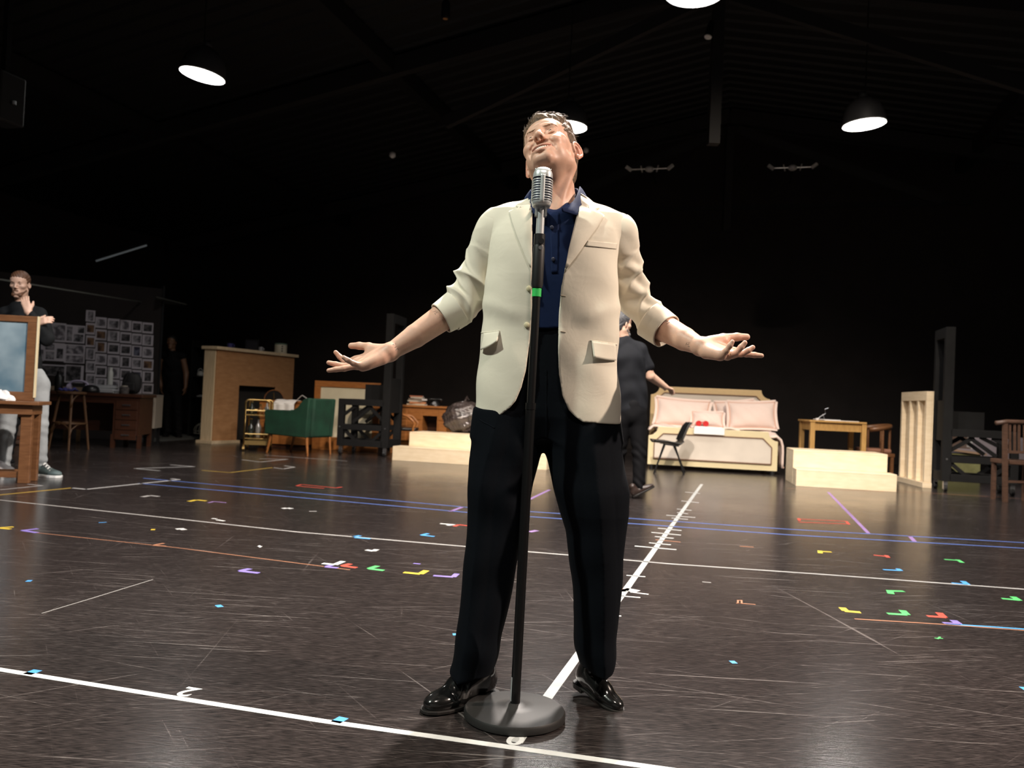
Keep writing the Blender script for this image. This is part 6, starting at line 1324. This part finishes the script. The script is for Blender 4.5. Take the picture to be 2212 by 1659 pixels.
# ---- shoes
leather = mat('black_leather', (.008, .008, .008), .16, spec=.7, coat=.5, bump=.05, bscale=60); solem = mat('shoe_sole', (.014, .012, .011), .5)
def shoe(toe, heel, lift, label):
    T_, H_ = toe.copy(), heel.copy(); d = T_ - H_; d.z = 0; yaw = math.atan2(d.y, d.x); L_ = d.length; pit = math.asin(lift / (L_ * .8)) if lift else 0
    Rm = np.array(RZ(yaw) @ RY(pit)); base = np.array((H_.x, H_.y, 0)) + np.array((0, 0, lift))
    s = L_ / .300; F = Field(); S_ = Framed(F, Rm, base, s)
    out = [(0, .0), (.004, .022), (.02, .033), (.06, .036), (.11, .036), (.16, .043), (.20, .0485), (.24, .046), (.275, .034), (.295, .016), (.300, 0)]
    S_.ell((.055, 0, .050), (.056, .035, .052), .02); S_.ell((.130, 0, .042), (.085, .038, .046), .02); S_.ell((.215, 0, .026), (.078, .045, .034), .025); S_.cone((.07, 0, .085), (.16, 0, .058), .034, .026, .03); S_.cone((.06, 0, .09), (.065, 0, .13), .036, .042, .02)
    S_.chain([(.205, -.055, .02), (.214, -.03, .052), (.216, 0, .060), (.214, .03, .052), (.205, .055, .02)], [.0012] * 5, .0025, 's')
    S_.chain([(.150, -.05, .02), (.145, -.03, .062), (.150, 0, .0815), (.145, .03, .062), (.150, .05, .02)], [.0012] * 5, .003, 's')
    pl = np.array(Rm)[:, 2]; b0 = S_.w((0, 0, .012)); F.op(lambda p: (-((p - b0.astype(np.float32)) @ pl.astype(np.float32))).astype(np.float32), (-9,) * 3, (9,) * 3, .002, 'i')
    F.op(lambda p: (.0012 * np.sin(150 * ((p - base.astype(np.float32)) @ Rm[:, 0].astype(np.float32)) + 70 * p[:, 2]) * np.exp(-((((p - base.astype(np.float32)) @ Rm[:, 0].astype(np.float32)) / s - .175) / .028) ** 2)).astype(np.float32), (0, 0, 0), (0, 0, 0), 0, 'd')
    o = sdf_object('shoe', F, .0021, leather, SROOT, relax=1)
    ring = out + [(x, -y) for x, y in out[-2:0:-1]]
    m1 = MB(); gro = [(x * 1.02 - .004, y * 1.10) for x, y in ring]; m1.prism(gro, .0035, .0135, lambda x, y, z: Vector(S_.w((x, y, z)))); m1.build('welt', solem, o, world=True, bevel=.002)
    m2 = MB(); hl = [(x, y) for x, y in ring if x <= .075] ; hl = [(0, 0), (.004, .022), (.02, .033), (.075, .036), (.075, -.036), (.02, -.033), (.004, -.022)]; m2.prism(hl, -.014 if lift else .0, .0034, lambda x, y, z: Vector(S_.w((x, y, z)))); m2.build('heel', solem, o, world=True, bevel=.001)
    lc = Framed(F, Rm, base, s)
    m3 = MB(); m3.tube([S_.w(q) for q in ((.118, -.02, .088), (.122, 0, .096), (.118, .02, .088))], .0035, 6); m3.build('lace', leather, o, world=True, smooth=True)
    return o
shoe(P(914, 1545), P(1068, 1496), 0, ''); shoe(P(1346, 1538), P(1243, 1494), .030, '')
# ---- ring and small ink tattoos
gold = brass
c = W(1579, 765, 2.318); ax = (W(1590, 762, 2.312) - W(1571, 768, 2.324)).normalized(); e1 = ax.cross(Vector((0, 0, 1))).normalized(); e2 = ax.cross(e1)
mb = MB(); mb.tube([c + (e1 * math.cos(a) + e2 * math.sin(a)) * .0102 for a in np.linspace(0, 2 * math.pi, 25)], .0012, 6, cap=False); mb.build('ring', gold, SROOT, world=True, smooth=True)
ink = mat('tattoo_ink', (.05, .05, .055), .6)
def on_skin(px, py):
    d = pdir(px, py); ts = np.linspace(2.2, 2.6, 200); pts = _C + np.outer(ts / d[1], d); e = FL.ev(pts.astype(np.float32)); i = int(np.argmax(e < .0002)); return Vector(pts[i]) + Vector((0, -.0004, .0002)) if e.min() < .0002 else None
def tattoo(lines):
    mb = MB()
    for ln in lines:
        q = []
        for i in range(len(ln) - 1):
            for t in np.linspace(0, 1, 4)[: 4 if i == len(ln) - 2 else 3]:
                p = on_skin(ln[i][0] + (ln[i + 1][0] - ln[i][0]) * t, ln[i][1] + (ln[i + 1][1] - ln[i][1]) * t)
                if p is not None: q.append(p)
        if len(q) > 1: mb.tube(q, .00055, 4)
    mb.build('tattoo', ink, SROOT, world=True)
tattoo([[(1481, 747), (1484, 739), (1488, 742), (1490, 737), (1491, 749), (1481, 747)], [(1483, 744), (1489, 745)]])
tattoo([[(1431, 690), (1438, 691), (1437, 695), (1440, 700), (1446, 696), (1441, 693), (1438, 691)], [(1437, 695), (1442, 694)]])
tattoo([[(848, 745), (855, 742)], [(851, 751), (856, 749)], [(854, 757), (858, 753), (862, 754), (856, 758), (854, 757)], [(850, 747), (852, 746)]])
tattoo([[(935, 674), (941, 672), (944, 676), (939, 676), (941, 680)], [(942, 672), (946, 675)], [(948, 687), (950, 682), (955, 682)], [(956, 684), (958, 688)]])
satin = mat('satin_chrome', (.70, .73, .74), .34, .6)
# ------------------------------------------------------------------ microphone on its stand
MS = thing('microphone_stand', 'black straight microphone stand on a round cast base in front of the singer', 'microphone stand', P(1111, 1549), 0)
MO = Vector(MS.location); MO.z = 0; top = W(1166, 505, MO.y)
iron = mat('cast_iron', (.020, .019, .0185), .5, noise=.25, nscale=220, bump=.10, bscale=900); blk = mat('stand_black', (.004, .004, .0045), .34)
part('base', iron, MS, lambda b: b.lathe([(.133, .0), (.1385, .004), (.1385, .018), (.135, .024), (.06, .030), (.03, .034), (.022, .040), (.0, .040)], 72, cap=False), smooth='auto')
part('rubber_ring', mat('rubber', (.01, .01, .01), .8), MS, lambda b: b.lathe([(.128, -.0), (.1335, .0), (.1335, .0035), (.128, .0035)], 60, cap=False), smooth='auto')
tilt = Vector((top.x - MO.x, 0, top.z)) / top.z
ax = lambda z: Vector((tilt.x * z, tilt.y * z, z)); zp = lambda px, py: W(px, py, MO.y).z
zc = zp(1150, 880); zg = zp(1158, 622); zk = zp(1160, 520)
part('lower_tube', blk, MS, lambda b: b.tube([ax(.038), ax(zc)], .0135, 20), smooth='auto')
part('clutch_collar', blk, MS, lambda b: b.tube([ax(zc - .006), ax(zc + .012), ax(zc + .012)], [.0145, .0145, .012], 20), smooth='auto')
part('upper_tube', blk, MS, lambda b: b.tube([ax(zc), ax(zg + .02)], .0112, 20), smooth='auto')
part('grip', mat('grip_rubber', (.006, .006, .0065), .5), MS, lambda b: b.tube([ax(zg - .0), ax(zg + .01), ax(zk - .02), ax(zk - .01)], [.0145, .0165, .0165, .0145], 24), smooth='auto')
gt = mat('green_tape', (.03, .52, .10), .5); part('tape_band', gt, MS, lambda b: b.tube([ax(zp(1158, 641)), ax(zp(1158, 623))], .0128, 20), smooth='auto')
part('quick_release', black_plastic, MS, lambda b: (b.tube([ax(zk - .012), ax(zk + .018)], .0155, 20), b.tube([ax(zk - .004) + Vector((.004, -.012, 0)), ax(zk - .004) + Vector((.005, -.020, 0))], .008, 14)), smooth='auto')
part('screw', steel, MS, lambda b: b.tube([ax(zk - .022) + Vector((.003, -.013, 0)), ax(zk - .022) + Vector((.0035, -.0185, 0))], .0055, 12))
part('label', mat('grey_label', (.35, .35, .36), .6), MS, lambda b: b.grid(lambda u, v: ax(.045 + v * .065) + Vector((-.0142 * math.cos(u * .9 - .2), -.0142 * math.sin(u * .9 - .2), 0)), 6, 3))
ztop = zk + .018
MI = thing('microphone', 'vintage ribbed chrome microphone on top of the stand before the singer\'s chin', 'microphone', MO + ax(ztop), 0)
dz = lambda px, py: W(px, py, MO.y).z - ztop
neck_t = dz(1166, 452)
part('stem', satin, MI, lambda b: (b.tube([ax(0), ax(neck_t)], .0112, 24)), smooth='auto')
part('swivel', satin, MI, lambda b: (b.tube([ax(neck_t - .012) + Vector((-.015, 0, 0)), ax(neck_t - .012) + Vector((.015, 0, 0))], .0085, 16), b.bar(ax(neck_t - .02) + Vector((-.0135, 0, 0)), ax(neck_t + .012) + Vector((-.0135, 0, 0)), .006, .018), b.bar(ax(neck_t - .02) + Vector((.0135, 0, 0)), ax(neck_t + .012) + Vector((.0135, 0, 0)), .006, .018)), smooth='auto')
b0, b1 = dz(1168, 447), dz(1169, 362); Hm_ = b1 - b0; cx = lambda z: Vector((tilt.x * z, 0, z))
def msec(z):                                # capsule section: half width and half depth
    t = (z - b0) / Hm_; k = 1.0
    if t > .72: k = math.sqrt(max(0, 1 - ((t - .72) / .28) ** 2.6))
    if t < .12: k = .80 + .20 * math.sqrt(max(0, 1 - ((.12 - t) / .12) ** 2))
    return .0272 * (k ** .9), .036 * k
inner = mat('mic_dark', (.02, .03, .07), .35)
def ring_pt(a, z, e): 
    w_, d_ = msec(z); ca, sa = math.cos(a), math.sin(a); n = 2.7; r = (abs(ca) ** n + abs(sa) ** n) ** (-1 / n); return cx(z) + Vector(((w_ + e) * r * ca, (d_ + e) * r * sa, 0))
part('inner_grille', inner, MI, lambda b: b.grid(lambda u, v: ring_pt(u * 2 * math.pi, b0 + .004 + v * (Hm_ * .70), -.0035), 40, 12, wrap=True), smooth=True)
part('top_dome', satin, MI, lambda b: b.grid(lambda u, v: ring_pt(u * 2 * math.pi, b0 + Hm_ * (.70 + .2999 * (1 - (1 - v) ** 2)), .0004 * math.sin(u * 2 * math.pi * 20) * (v > .7)), 80, 18, wrap=True), smooth=True)
part('bottom_band', satin, MI, lambda b: b.grid(lambda u, v: ring_pt(u * 2 * math.pi, b0 + v * Hm_ * .11, .0), 48, 8, wrap=True), smooth=True)
part('bottom_plate', satin, MI, lambda b: b.add([ring_pt(a, b0 + .0002, 0) for a in np.linspace(0, 2 * math.pi, 48, endpoint=False)], [tuple(range(48))]))
for i in range(9):
    z = b0 + Hm_ * (.135 + .0625 * i); part('rib', satin, MI, lambda b: b.tube([ring_pt(a, z, .0003) for a in np.linspace(0, 2 * math.pi, 49)], .0019, 6, cap=False), smooth=True)
part('front_bar', satin, MI, lambda b: b.grid(lambda u, v: cx(b0 + Hm_ * (.04 + .72 * v)) + Vector(((u - .5) * .0115, -msec(b0 + Hm_ * (.04 + .72 * v))[1] - .0022 + .003 * abs(u - .5), 0)), 5, 16), smooth=True, solid=.003)
for i in range(11):
    a = i / 10 - .5; part('fin', satin, MI, lambda b: b.tube([cx(b1 - .0035 - .016 * a * a * 1.4) + Vector((.042 * a, -.018, 0)), cx(b1 - .0012 - .016 * a * a * 1.4) + Vector((.042 * a, 0, 0)), cx(b1 - .0035 - .016 * a * a * 1.4) + Vector((.042 * a, .018, 0))], .0016, 6), smooth=True)
# ------------------------------------------------------------------ people behind the singer
def unit(v): v = np.array(v, dtype=float); return v / (np.linalg.norm(v) + 1e-9)
def simple_head(F, R, c, s, neck):
    H = Framed(F, R, c, s)
    H.ell((0, .012, .050), (.0745, .096, .081), .02); H.ell((0, -.028, .062), (.064, .060, .050), .03); H.ell((0, -.028, -.014), (.057, .060, .084), .03)
    H.sym('cone', (.050, -.002, -.048), (.015, -.078, -.090), .017, .015, k=.024); H.cone((-.010, -.084, -.090), (.010, -.084, -.090), .015, .015, .016)
    H.sym('ell', (.045, -.054, .0), (.021, .027, .017), k=.02); H.cone((-.032, -.076, .043), (.032, -.076, .043), .012, .012, .012)
    H.sym('ell', (.0315, -.0945, .026), (.016, .0155, .011), k=.010, mode='s'); H.sym('ell', (.0315, -.071, .026), (.0145, .0135, .0105), k=.004)
    H.cone((0, -.083, .036), (0, -.107, -.004), .0072, .0098, .009); H.sym('ell', (.012, -.098, -.012), (.0075, .009, .007), k=.006)
    H.ell((0, -.078, -.052), (.028, .020, .024), .016); H.sym('ell', (.012, -.096, -.0445), (.014, .006, .0045), k=.005); H.ell((0, -.096, -.057), (.018, .006, .005), .005); H.cone((-.022, -.0985, -.0505), (.022, -.0985, -.0505), .0012, .0012, .003, 's')
    er = np.array(RZ(math.radians(-26)) @ RX(math.radians(12))); H.sym('ell', (.078, .008, .002), (.0055, .0185, .030), k=.006, rot=er)
    H.sym('ell', (.0835, .002, .003), (.0055, .0115, .0200), k=.003, mode='s', rot=er)
    F.cone(H.w((0, .020, -.035)), neck, .050, .056, .03); return H
def simple_hair(H, F, front=-.06, low=-.06, lift=.010):
    G = Framed(F, H.R, H.c, H.s); G.ell((0, .014, .052), (.0775 + lift * .3, .099, .083 + lift * .6), .01); G.ell((0, -.024, .072), (.067, .060, .052 + lift), .02); G.cone((0, .045, -.02), (0, .042, -.05), .060, .048, .03)
    def cut(p):
        q = H.loc(p.astype(np.float64)); x, y, z = np.abs(q[:, 0]), q[:, 1], q[:, 2]
        yf = np.interp(z, [-.10, -.06, -.02, -.01, .0, .05, .07, .084, .095, .12], [.05, .034, .030, .028, -.022, -.036, -.046, front, -.11, -.2]); return (np.maximum(yf - y, low - z) * .6).astype(np.float32)
    F.op(cut, (-9,) * 3, (9,) * 3, .004, 'i'); F.op(lambda p: (lambda q: .0015 * np.sin(260 * q[:, 0] + 60 * q[:, 1] + 5 * np.sin(50 * q[:, 2])))(H.loc(p.astype(np.float64))).astype(np.float32), (0,) * 3, (0,) * 3, 0, 'd')
def simple_hand(F, wr, d, n, s=1, curl=.25, sc=1.0):
    """d: towards the fingers, n: out of the palm, s: +1 when the thumb lies along d x n."""
    d, n = unit(d), unit(n); n = unit(n - d * n.dot(d)); t = np.cross(d, n) * s; w_ = np.array(wr)
    for i, (o, L_) in enumerate(((.026, .072), (.009, .080), (-.009, .075), (-.026, .060))):
        k = w_ + (d * .088 + t * o) * sc; F.cone(w_ + t * o * .5 * sc, k, .017 * sc, .0125 * sc, .012); p = [k]; ang = curl * .5; q = k
        for f in (.45, .32, .23): ang += curl; q = q + (d * math.cos(ang) + n * math.sin(ang)) * L_ * f * sc + t * o * .12 * f; p.append(q)
        F.chain(p, [.0098 * sc, .009 * sc, .008 * sc, .0068 * sc], .003)
    a = w_ + (d * .02 + t * .02) * sc; b = w_ + (d * .055 + t * .048 + n * .012) * sc; c = w_ + (d * .085 + t * .060 + n * .02) * sc; F.chain([a, b, c], [.017 * sc, .0125 * sc, .009 * sc], .008)
def plain_shoe(root, heel, toe, up, m, solem_, name='shoe', wid=1.0, res=.005, ankle=None):
    h, t = np.array(heel), np.array(toe); d = unit(t - h); u = unit(np.array(up) - d * np.array(up).dot(d)); s = np.cross(u, d); R = np.stack([d, s, u], 1); L_ = np.linalg.norm(t - h); k = L_ / .30
    F = Field(); S_ = Framed(F, R, h, k); S_.ell((.055, 0, .055), (.055, .036 * wid, .050), .02); S_.ell((.14, 0, .045), (.085, .040 * wid, .042), .02); S_.ell((.225, 0, .034), (.072, .045 * wid, .030), .025); S_.cone((.06, 0, .085), (.055, 0, .12), .036, .040, .02)
    b0, nu = h + u * .016 * k, u; F.op(lambda p: (-((p - b0.astype(np.float32)) @ nu.astype(np.float32))).astype(np.float32), (-9,) * 3, (9,) * 3, .002, 'i'); o = sdf_object(name, F, res, m, root)
    out = [(0, 0), (.006, .026), (.03, .038), (.12, .038), (.18, .046), (.235, .047), (.28, .032), (.300, 0)]; ring = out + [(x, -y) for x, y in out[-2:0:-1]]
    mb = MB(); mb.prism([(x * 1.015 - .002, y * 1.08 * wid) for x, y in ring], .0, .022, lambda x, y, z: Vector(S_.w((x, y, z)))); mb.build('sole', solem_, o, world=True, bevel=.003); return o
def figure(label, J, R, hs, skinm, topm, legm, res=.006, sleeve=.55, topw=1.0, hairm_=None, hair_front=-.085, extra=None, legw=1.0, sleeve_r=1.15, loose=1.0, cat='person', pockets=False):
    """One continuous body with its clothes and hair as children. J: joint name -> world point."""
    base = Vector((J['pelvis'][0], J['pelvis'][1], 0)); root = thing('person', label, cat, base); J = {k: np.array(v, dtype=float) for k, v in J.items()}
    F = Field(); H = simple_head(F, np.array(R), J['head'], hs, J['neck']); k = hs / .975
    F.chain([J['neck'], J['chest'], J['waist'], J['pelvis']], [.06, .10 * k, .09 * k, .10 * k], .03)
    for sd in 'LR':
        F.chain([J['neck'], J['sh' + sd], J['el' + sd], J['wr' + sd]], [.055, .055 * k, .048 * k, .031 * k], .008)
        if 'fd' + sd in J: simple_hand(F, J['wr' + sd], J['fd' + sd], J['pn' + sd], 1 if sd == 'R' else -1, curl=float(J.get('curl' + sd, np.array(.22))), sc=.98 * k)
        F.chain([J['pelvis'], J['hip' + sd], J['kn' + sd], J['an' + sd]], [.09, .075, .052, .038], .01)
    sdf_object('body', F, res, skinm, root)
    T = Field()                                              # the top: torso and sleeves
    s1, s2 = J['shL'], J['shR']; dep = .115 * k * topw
    T.chain([J['neck'] + np.array((0, 0, .012)), J['neck'] * .35 + J['chest'] * .65 + np.array((0, 0, .02)), J['chest'], J['waist'], J['pelvis'] + (0, 0, .05)], [.060 * k, .095 * k, .128 * k * topw, .118 * k * topw, .122 * k * topw], .05)
    ax = unit(s2 - s1)
    for o in (-.075, .075): T.chain([J['chest'] + ax * o * k, J['waist'] + ax * o * .9 * k, J['pelvis'] + ax * o * k + np.array((0, 0, .03))], [.098 * k * topw, .088 * k * topw, .092 * k * topw], .05)
    for sd in 'LR':
        T.chain([J['neck'] + np.array((0, 0, -.015)), J['sh' + sd]], [.073 * k, .066 * k], .03)
        if sleeve > 0:
            e = J['el' + sd]; 
            if sleeve <= 1: T.cone(J['sh' + sd], J['sh' + sd] + (e - J['sh' + sd]) * sleeve, .064 * k, .058 * k * sleeve_r, .02)
            else:
                T.cone(J['sh' + sd], e, .068 * k, .062 * k, .02); T.cone(e, e + (J['wr' + sd] - e) * (sleeve - 1), .062 * k, .041 * k, .012)
    T.op(lambda p: (.004 * np.sin(34 * p[:, 2] + 21 * p[:, 0] + 3 * np.sin(15 * p[:, 0])) * loose + .003 * np.sin(27 * p[:, 0] - 11 * p[:, 2])).astype(np.float32), (0,) * 3, (0,) * 3, 0, 'd')
    nk = J['neck'] + np.array((0, 0, .068)); T.ell(nk, (.054 * k, .054 * k, .028), .006, 's')
    sdf_object('top', T, res, topm, root)
    L_ = Field()
    L_.chain([J['pelvis'] + np.array((0, 0, .06)), J['pelvis'] - np.array((0, 0, .03))], [.125 * k, .125 * k], .03)
    for sd in 'LR':
        L_.chain([J['pelvis'] * .4 + J['hip' + sd] * .6 + np.array((0, 0, .04)), J['hip' + sd], J['kn' + sd], J['an' + sd]], [.115 * k, .098 * k * legw, .071 * k * legw, .060 * k * legw], .02)
    def wr_(p):
        d = np.zeros(len(p), dtype=np.float32)
        for sd in 'LR':
            for q, am, sg in ((J['kn' + sd], .006, .10), (J['an' + sd], .009, .09)): d += (am * np.sin(75 * p[:, 2] + 22 * p[:, 0] + 3 * np.sin(20 * p[:, 0])) * np.exp(-((p - q.astype(np.float32)) ** 2).sum(1) / sg ** 2)).astype(np.float32)
        return d
    L_.op(wr_, (0,) * 3, (0,) * 3, 0, 'd'); sdf_object('trousers', L_, res, legm, root)
    if res < .009:
        for sx in (-1, 1):
            G = Field(); Framed(G, H.R, H.c, H.s).ell((sx * .0315, -.0815, .0255), (.0105, .0045, .0030), 0); sdf_object('eye', G, .0014, mat('dark_eye', (.02, .016, .014), .3), root)
            if hairm_ is not None: G = Field(); Framed(G, H.R, H.c, H.s).chain([(sx * .014, -.089, .0405), (sx * .032, -.0895, .0455), (sx * .047, -.079, .0435)], [.0022, .0028, .0014], .003); sdf_object('eyebrow', G, .002, hairm_, root)
    if hairm_ is not None: G = Field(); simple_hair(H, G, hair_front); sdf_object('hair', G, res * .7, hairm_, root)
    return root, H
def headR(yaw, pitch, roll=0):             # yaw > 0 turns the face to the picture's right; pitch > 0 lowers it
    return np.array(RZ(yaw) @ RX(pitch) @ RY(roll))
def flat(name, col, **k): return mat(name, col, .8, spec=.15, **k)
skin2 = mat('skin_pale', (.60, .38, .28), .5, noise=.12, nscale=14); skin3 = mat('skin_tan', (.50, .29, .19), .5, noise=.12, nscale=14); skin4 = mat('skin_brown', (.17, .085, .045), .5)
black_knit = flat('black_knit', (.008, .009, .010), noise=.3, nscale=20, bump=.1, bscale=120); black_tee = flat('black_tee', (.011, .012, .015), noise=.25, nscale=12); grey_denim = flat('grey_denim', (.38, .40, .41), noise=.28, nscale=9, bump=.2, bscale=60); black_cloth = flat('black_cloth', (.005, .005, .006))
ginger = mat('ginger_hair', (.13, .055, .025), .6, noise=.5, nscale=60); grey_hair = mat('grey_hair', (.055, .055, .06), .6, noise=.6, nscale=70); dark_hair = mat('dark_hair', (.008, .007, .006), .6)
# ---- man with folded arms at the left
Yl = 7.5
J = dict(head=W(44, 617, Yl - .02), neck=W(46, 664, Yl), chest=W(46, 708, Yl), waist=W(48, 770, Yl), pelvis=W(50, 818, Yl), shL=W(84, 680, Yl), shR=W(4, 682, Yl), elL=W(102, 733, Yl - .12), elR=W(-14, 742, Yl - .1), wrL=W(61, 674, Yl - .24), wrR=W(78, 700, Yl - .20),
    hipL=W(82, 832, Yl), hipR=W(22, 832, Yl), knL=W(85, 920, Yl - .02), knR=W(14, 925, Yl - .03), anL=W(86, 1000, Yl + .03), anR=W(6, 1006, Yl - .02), fdL=(-.055, -.01, .17), pnL=(-.3, .9, .1), fdR=(.22, -.02, .10), pnR=(.1, .9, -.3), curlL=.28, curlR=.3)
man1, H1 = figure('man in black jumper and pale grey jeans standing with a hand to his chin', J, headR(.12, .22), .95, skin2, black_knit, grey_denim, .0055, 1.9, .95, ginger, -.080)
G = Field(); B_ = Framed(G, H1.R, H1.c, H1.s); B_.cone((-.028, -.080, -.080), (.028, -.080, -.080), .020, .020, .01); B_.sym('cone', (.052, -.02, -.045), (.022, -.078, -.078), .015, .018, k=.01); B_.cone((-.02, -.098, -.038), (.02, -.098, -.038), .006, .006, .004); B_.ell((0, -.1, -.052), (.02, .012, .008), .003, 's'); sdf_object('beard', G, .004, ginger, man1)
trainer = mat('grey_trainer', (.10, .14, .14), .6, noise=.5, nscale=16); white_sole = mat('white_sole', (.70, .70, .68), .6); pale_trainer = mat('pale_trainer', (.55, .52, .52), .6)
a, b = W(72, 1027, Yl + .04), W(131, 1030, Yl - .06); a.z = 0; b.z = 0; s_ = plain_shoe(man1, a, b, (0, 0, 1), trainer, white_sole, wid=1.1)
mb = MB(); 
for i in range(4): q = a.lerp(b, .42 + .08 * i) + Vector((0, 0, .115 - .016 * i)); mb.tube([q + Vector((-.0, -.035, -.008)), q + Vector((0, -.01, .006)), q + Vector((0, .03, -.008))], .007, 6)
mb.build('laces', white_sole, s_, world=True, smooth=True)
a, b = W(-38, 1022, Yl + .06), W(22, 1034, Yl - .2); a.z = 0; b.z = 0; plain_shoe(man1, a, b, (0, 0, 1), pale_trainer, white_sole, wid=1.1)
# ---- man in a black T-shirt walking to the bed
Yr = 7.95
J = dict(head=W(1343, 703, Yr), neck=W(1347, 738, Yr + .02), chest=W(1356, 778, Yr), waist=W(1362, 842, Yr), pelvis=W(1364, 888, Yr), shL=W(1316, 757, Yr - .05), shR=W(1384, 756, Yr + .03), elL=W(1302, 818, Yr - .05), elR=W(1404, 812, Yr + .06), wrL=W(1316, 872, Yr + .12), wrR=W(1437, 836, Yr + .20),
    hipL=W(1346, 905, Yr), hipR=W(1376, 905, Yr), knL=W(1338, 975, Yr + .08), knR=W(1381, 978, Yr), anL=W(1330, 1045, Yr + .22), anR=W(1380, 1052, Yr - .02), fdL=(0, .03, -.16), pnL=(1, 0, 0), fdR=(.11, .10, -.03), pnR=(.1, .2, -.9), curlR=.32)
man2, H2 = figure('man in black T-shirt and trousers seen from behind reaching toward the bed\'s headboard', J, headR(2.15, .1), .95, skin2, black_tee, black_cloth, .0058, .62, 1.0, grey_hair, -.080, legw=.95, sleeve_r=1.25)
G = Field(); B_ = Framed(G, H2.R, H2.c, H2.s); B_.cone((-.028, -.080, -.082), (.028, -.080, -.082), .021, .021, .01); B_.sym('cone', (.054, -.02, -.045), (.022, -.078, -.080), .016, .018, k=.01); sdf_object('beard', G, .005, mat('grey_beard', (.16, .15, .15), .7, noise=.5, nscale=60), man2)
brown_shoe = mat('brown_shoe', (.035, .022, .018), .4)
a, b = W(1367, 1072, Yr - .06), W(1414, 1052, Yr - .02); a.z = .005; plain_shoe(man2, a, b, (-.45, 0, 1), brown_shoe, solem)
a, b = W(1318, 1064, Yr + .2), W(1352, 1072, Yr + .16); a.z = 0; b.z = 0; plain_shoe(man2, a, b, (0, 0, 1), brown_shoe, solem)
# ---- figure in the dim doorway
Yd = 14.1
J = dict(head=W(371, 741, Yd), neck=W(372, 764, Yd), chest=W(373, 785, Yd), waist=W(373, 815, Yd), pelvis=W(373, 836, Yd), shL=W(394, 771, Yd), shR=W(350, 770, Yd), elL=W(402, 806, Yd + .03), elR=W(342, 803, Yd + .03), wrL=W(401, 836, Yd - .05), wrR=W(348, 834, Yd - .05),
    hipL=W(382, 846, Yd), hipR=W(364, 846, Yd), knL=W(385, 892, Yd), knR=W(360, 892, Yd), anL=W(386, 932, Yd), anR=W(362, 932, Yd), fdL=(0, -.03, -.16), pnL=(-1, 0, 0), fdR=(.03, -.03, -.16), pnR=(1, 0, 0))
man3, H3 = figure('dark figure in a sleeveless black top standing in the dim corner past the pinned sheets', J, headR(.05, .05), .95, skin4, black_cloth, black_cloth, .010, 0, .92, dark_hair, -.080)
for x0, x1 in ((359, 356), (384, 388)): a, b = W(x0, 940, Yd + .08), W(x1, 944, Yd - .2); a.z = b.z = 0; plain_shoe(man3, a, b, (0, 0, 1), black_cloth, solem, res=.009)
# ---- seated figure half hidden by the framed panel
Ys = 8.9
J = dict(head=W(2, 770, Ys), neck=W(0, 804, Ys), chest=W(0, 836, Ys), waist=W(-2, 878, Ys), pelvis=W(-4, 915, Ys), shL=W(34, 814, Ys), shR=W(-34, 814, Ys), elL=W(40, 862, Ys - .1), elR=W(-44, 862, Ys - .1), wrL=W(22, 898, Ys - .3), wrR=W(-20, 898, Ys - .3),
    hipL=W(12, 915, Ys - .05), hipR=W(-18, 915, Ys - .05), knL=W(26, 912, Ys - .42), knR=W(-20, 914, Ys - .42), anL=W(16, 975, Ys - .45), anR=W(-16, 976, Ys - .4), fdL=(-.12, -.1, -.04), pnL=(0, 0, -1), fdR=(.1, -.1, -.04), pnR=(0, 0, -1))
man4, H4 = figure('seated person in black trousers and flat shoes behind the brown table and framed panel', J, headR(.3, .25), .92, skin2, black_cloth, black_cloth, .008, 1.8, .9, dark_hair, -.080)
for (x0, y0), (x1, y1) in (((9, 985), (23, 992)), ((-22, 986), (-8, 993))): a, b = W(x0, y0, Ys - .36), W(x1, y1, Ys - .62); a.z = b.z = 0; plain_shoe(man4, a, b, (0, 0, 1), black_cloth, solem, res=.007)
c = J['pelvis']; sz = c[2] - .13; t = thing('plain_chair', 'dark chair under the seated person at the left edge', 'chair', (c[0], c[1], 0)); part('seat', dark_wood, t, lambda b: b.b6(-.21, .21, -.24, .2, sz - .04, sz), bevel=.01); part('backrest', dark_wood, t, lambda b: b.b6(-.2, .2, .2, .23, sz + .2, sz + .42), bevel=.008)
for x in (-.18, .18):
    for y in (-.2, .21): part('leg', dark_wood, t, lambda b: b.bar((x, y, 0), (x, y, sz - .041 if y < 0 else sz + .4), .035, .035))
c = P(33, 962) + Vector((0, .1, 0)); t = thing('handbag', 'tan handbag with a black strap on the floor behind the brown table\'s leg', 'bag', (c.x, c.y, 0)); tanb = mat('tan_leather', (.36, .23, .17), .6)
part('body', tanb, t, lambda b: b.grid(lambda u, v: Vector((.13 * math.sin(v * math.pi) ** .45 * math.cos(u * 6.2832) * (1.1 - .25 * v), .07 * math.sin(v * math.pi) ** .45 * math.sin(u * 6.2832), .14 - .14 * math.cos(v * math.pi))), 28, 16, wrap=True), smooth=True); part('strap', black_plastic, t, lambda b: b.tube([(-.1, 0, .2), (-.09, -.02, .34), (0, -.03, .42), (.09, -.02, .34), (.1, 0, .2)], .012, 6), smooth=True)
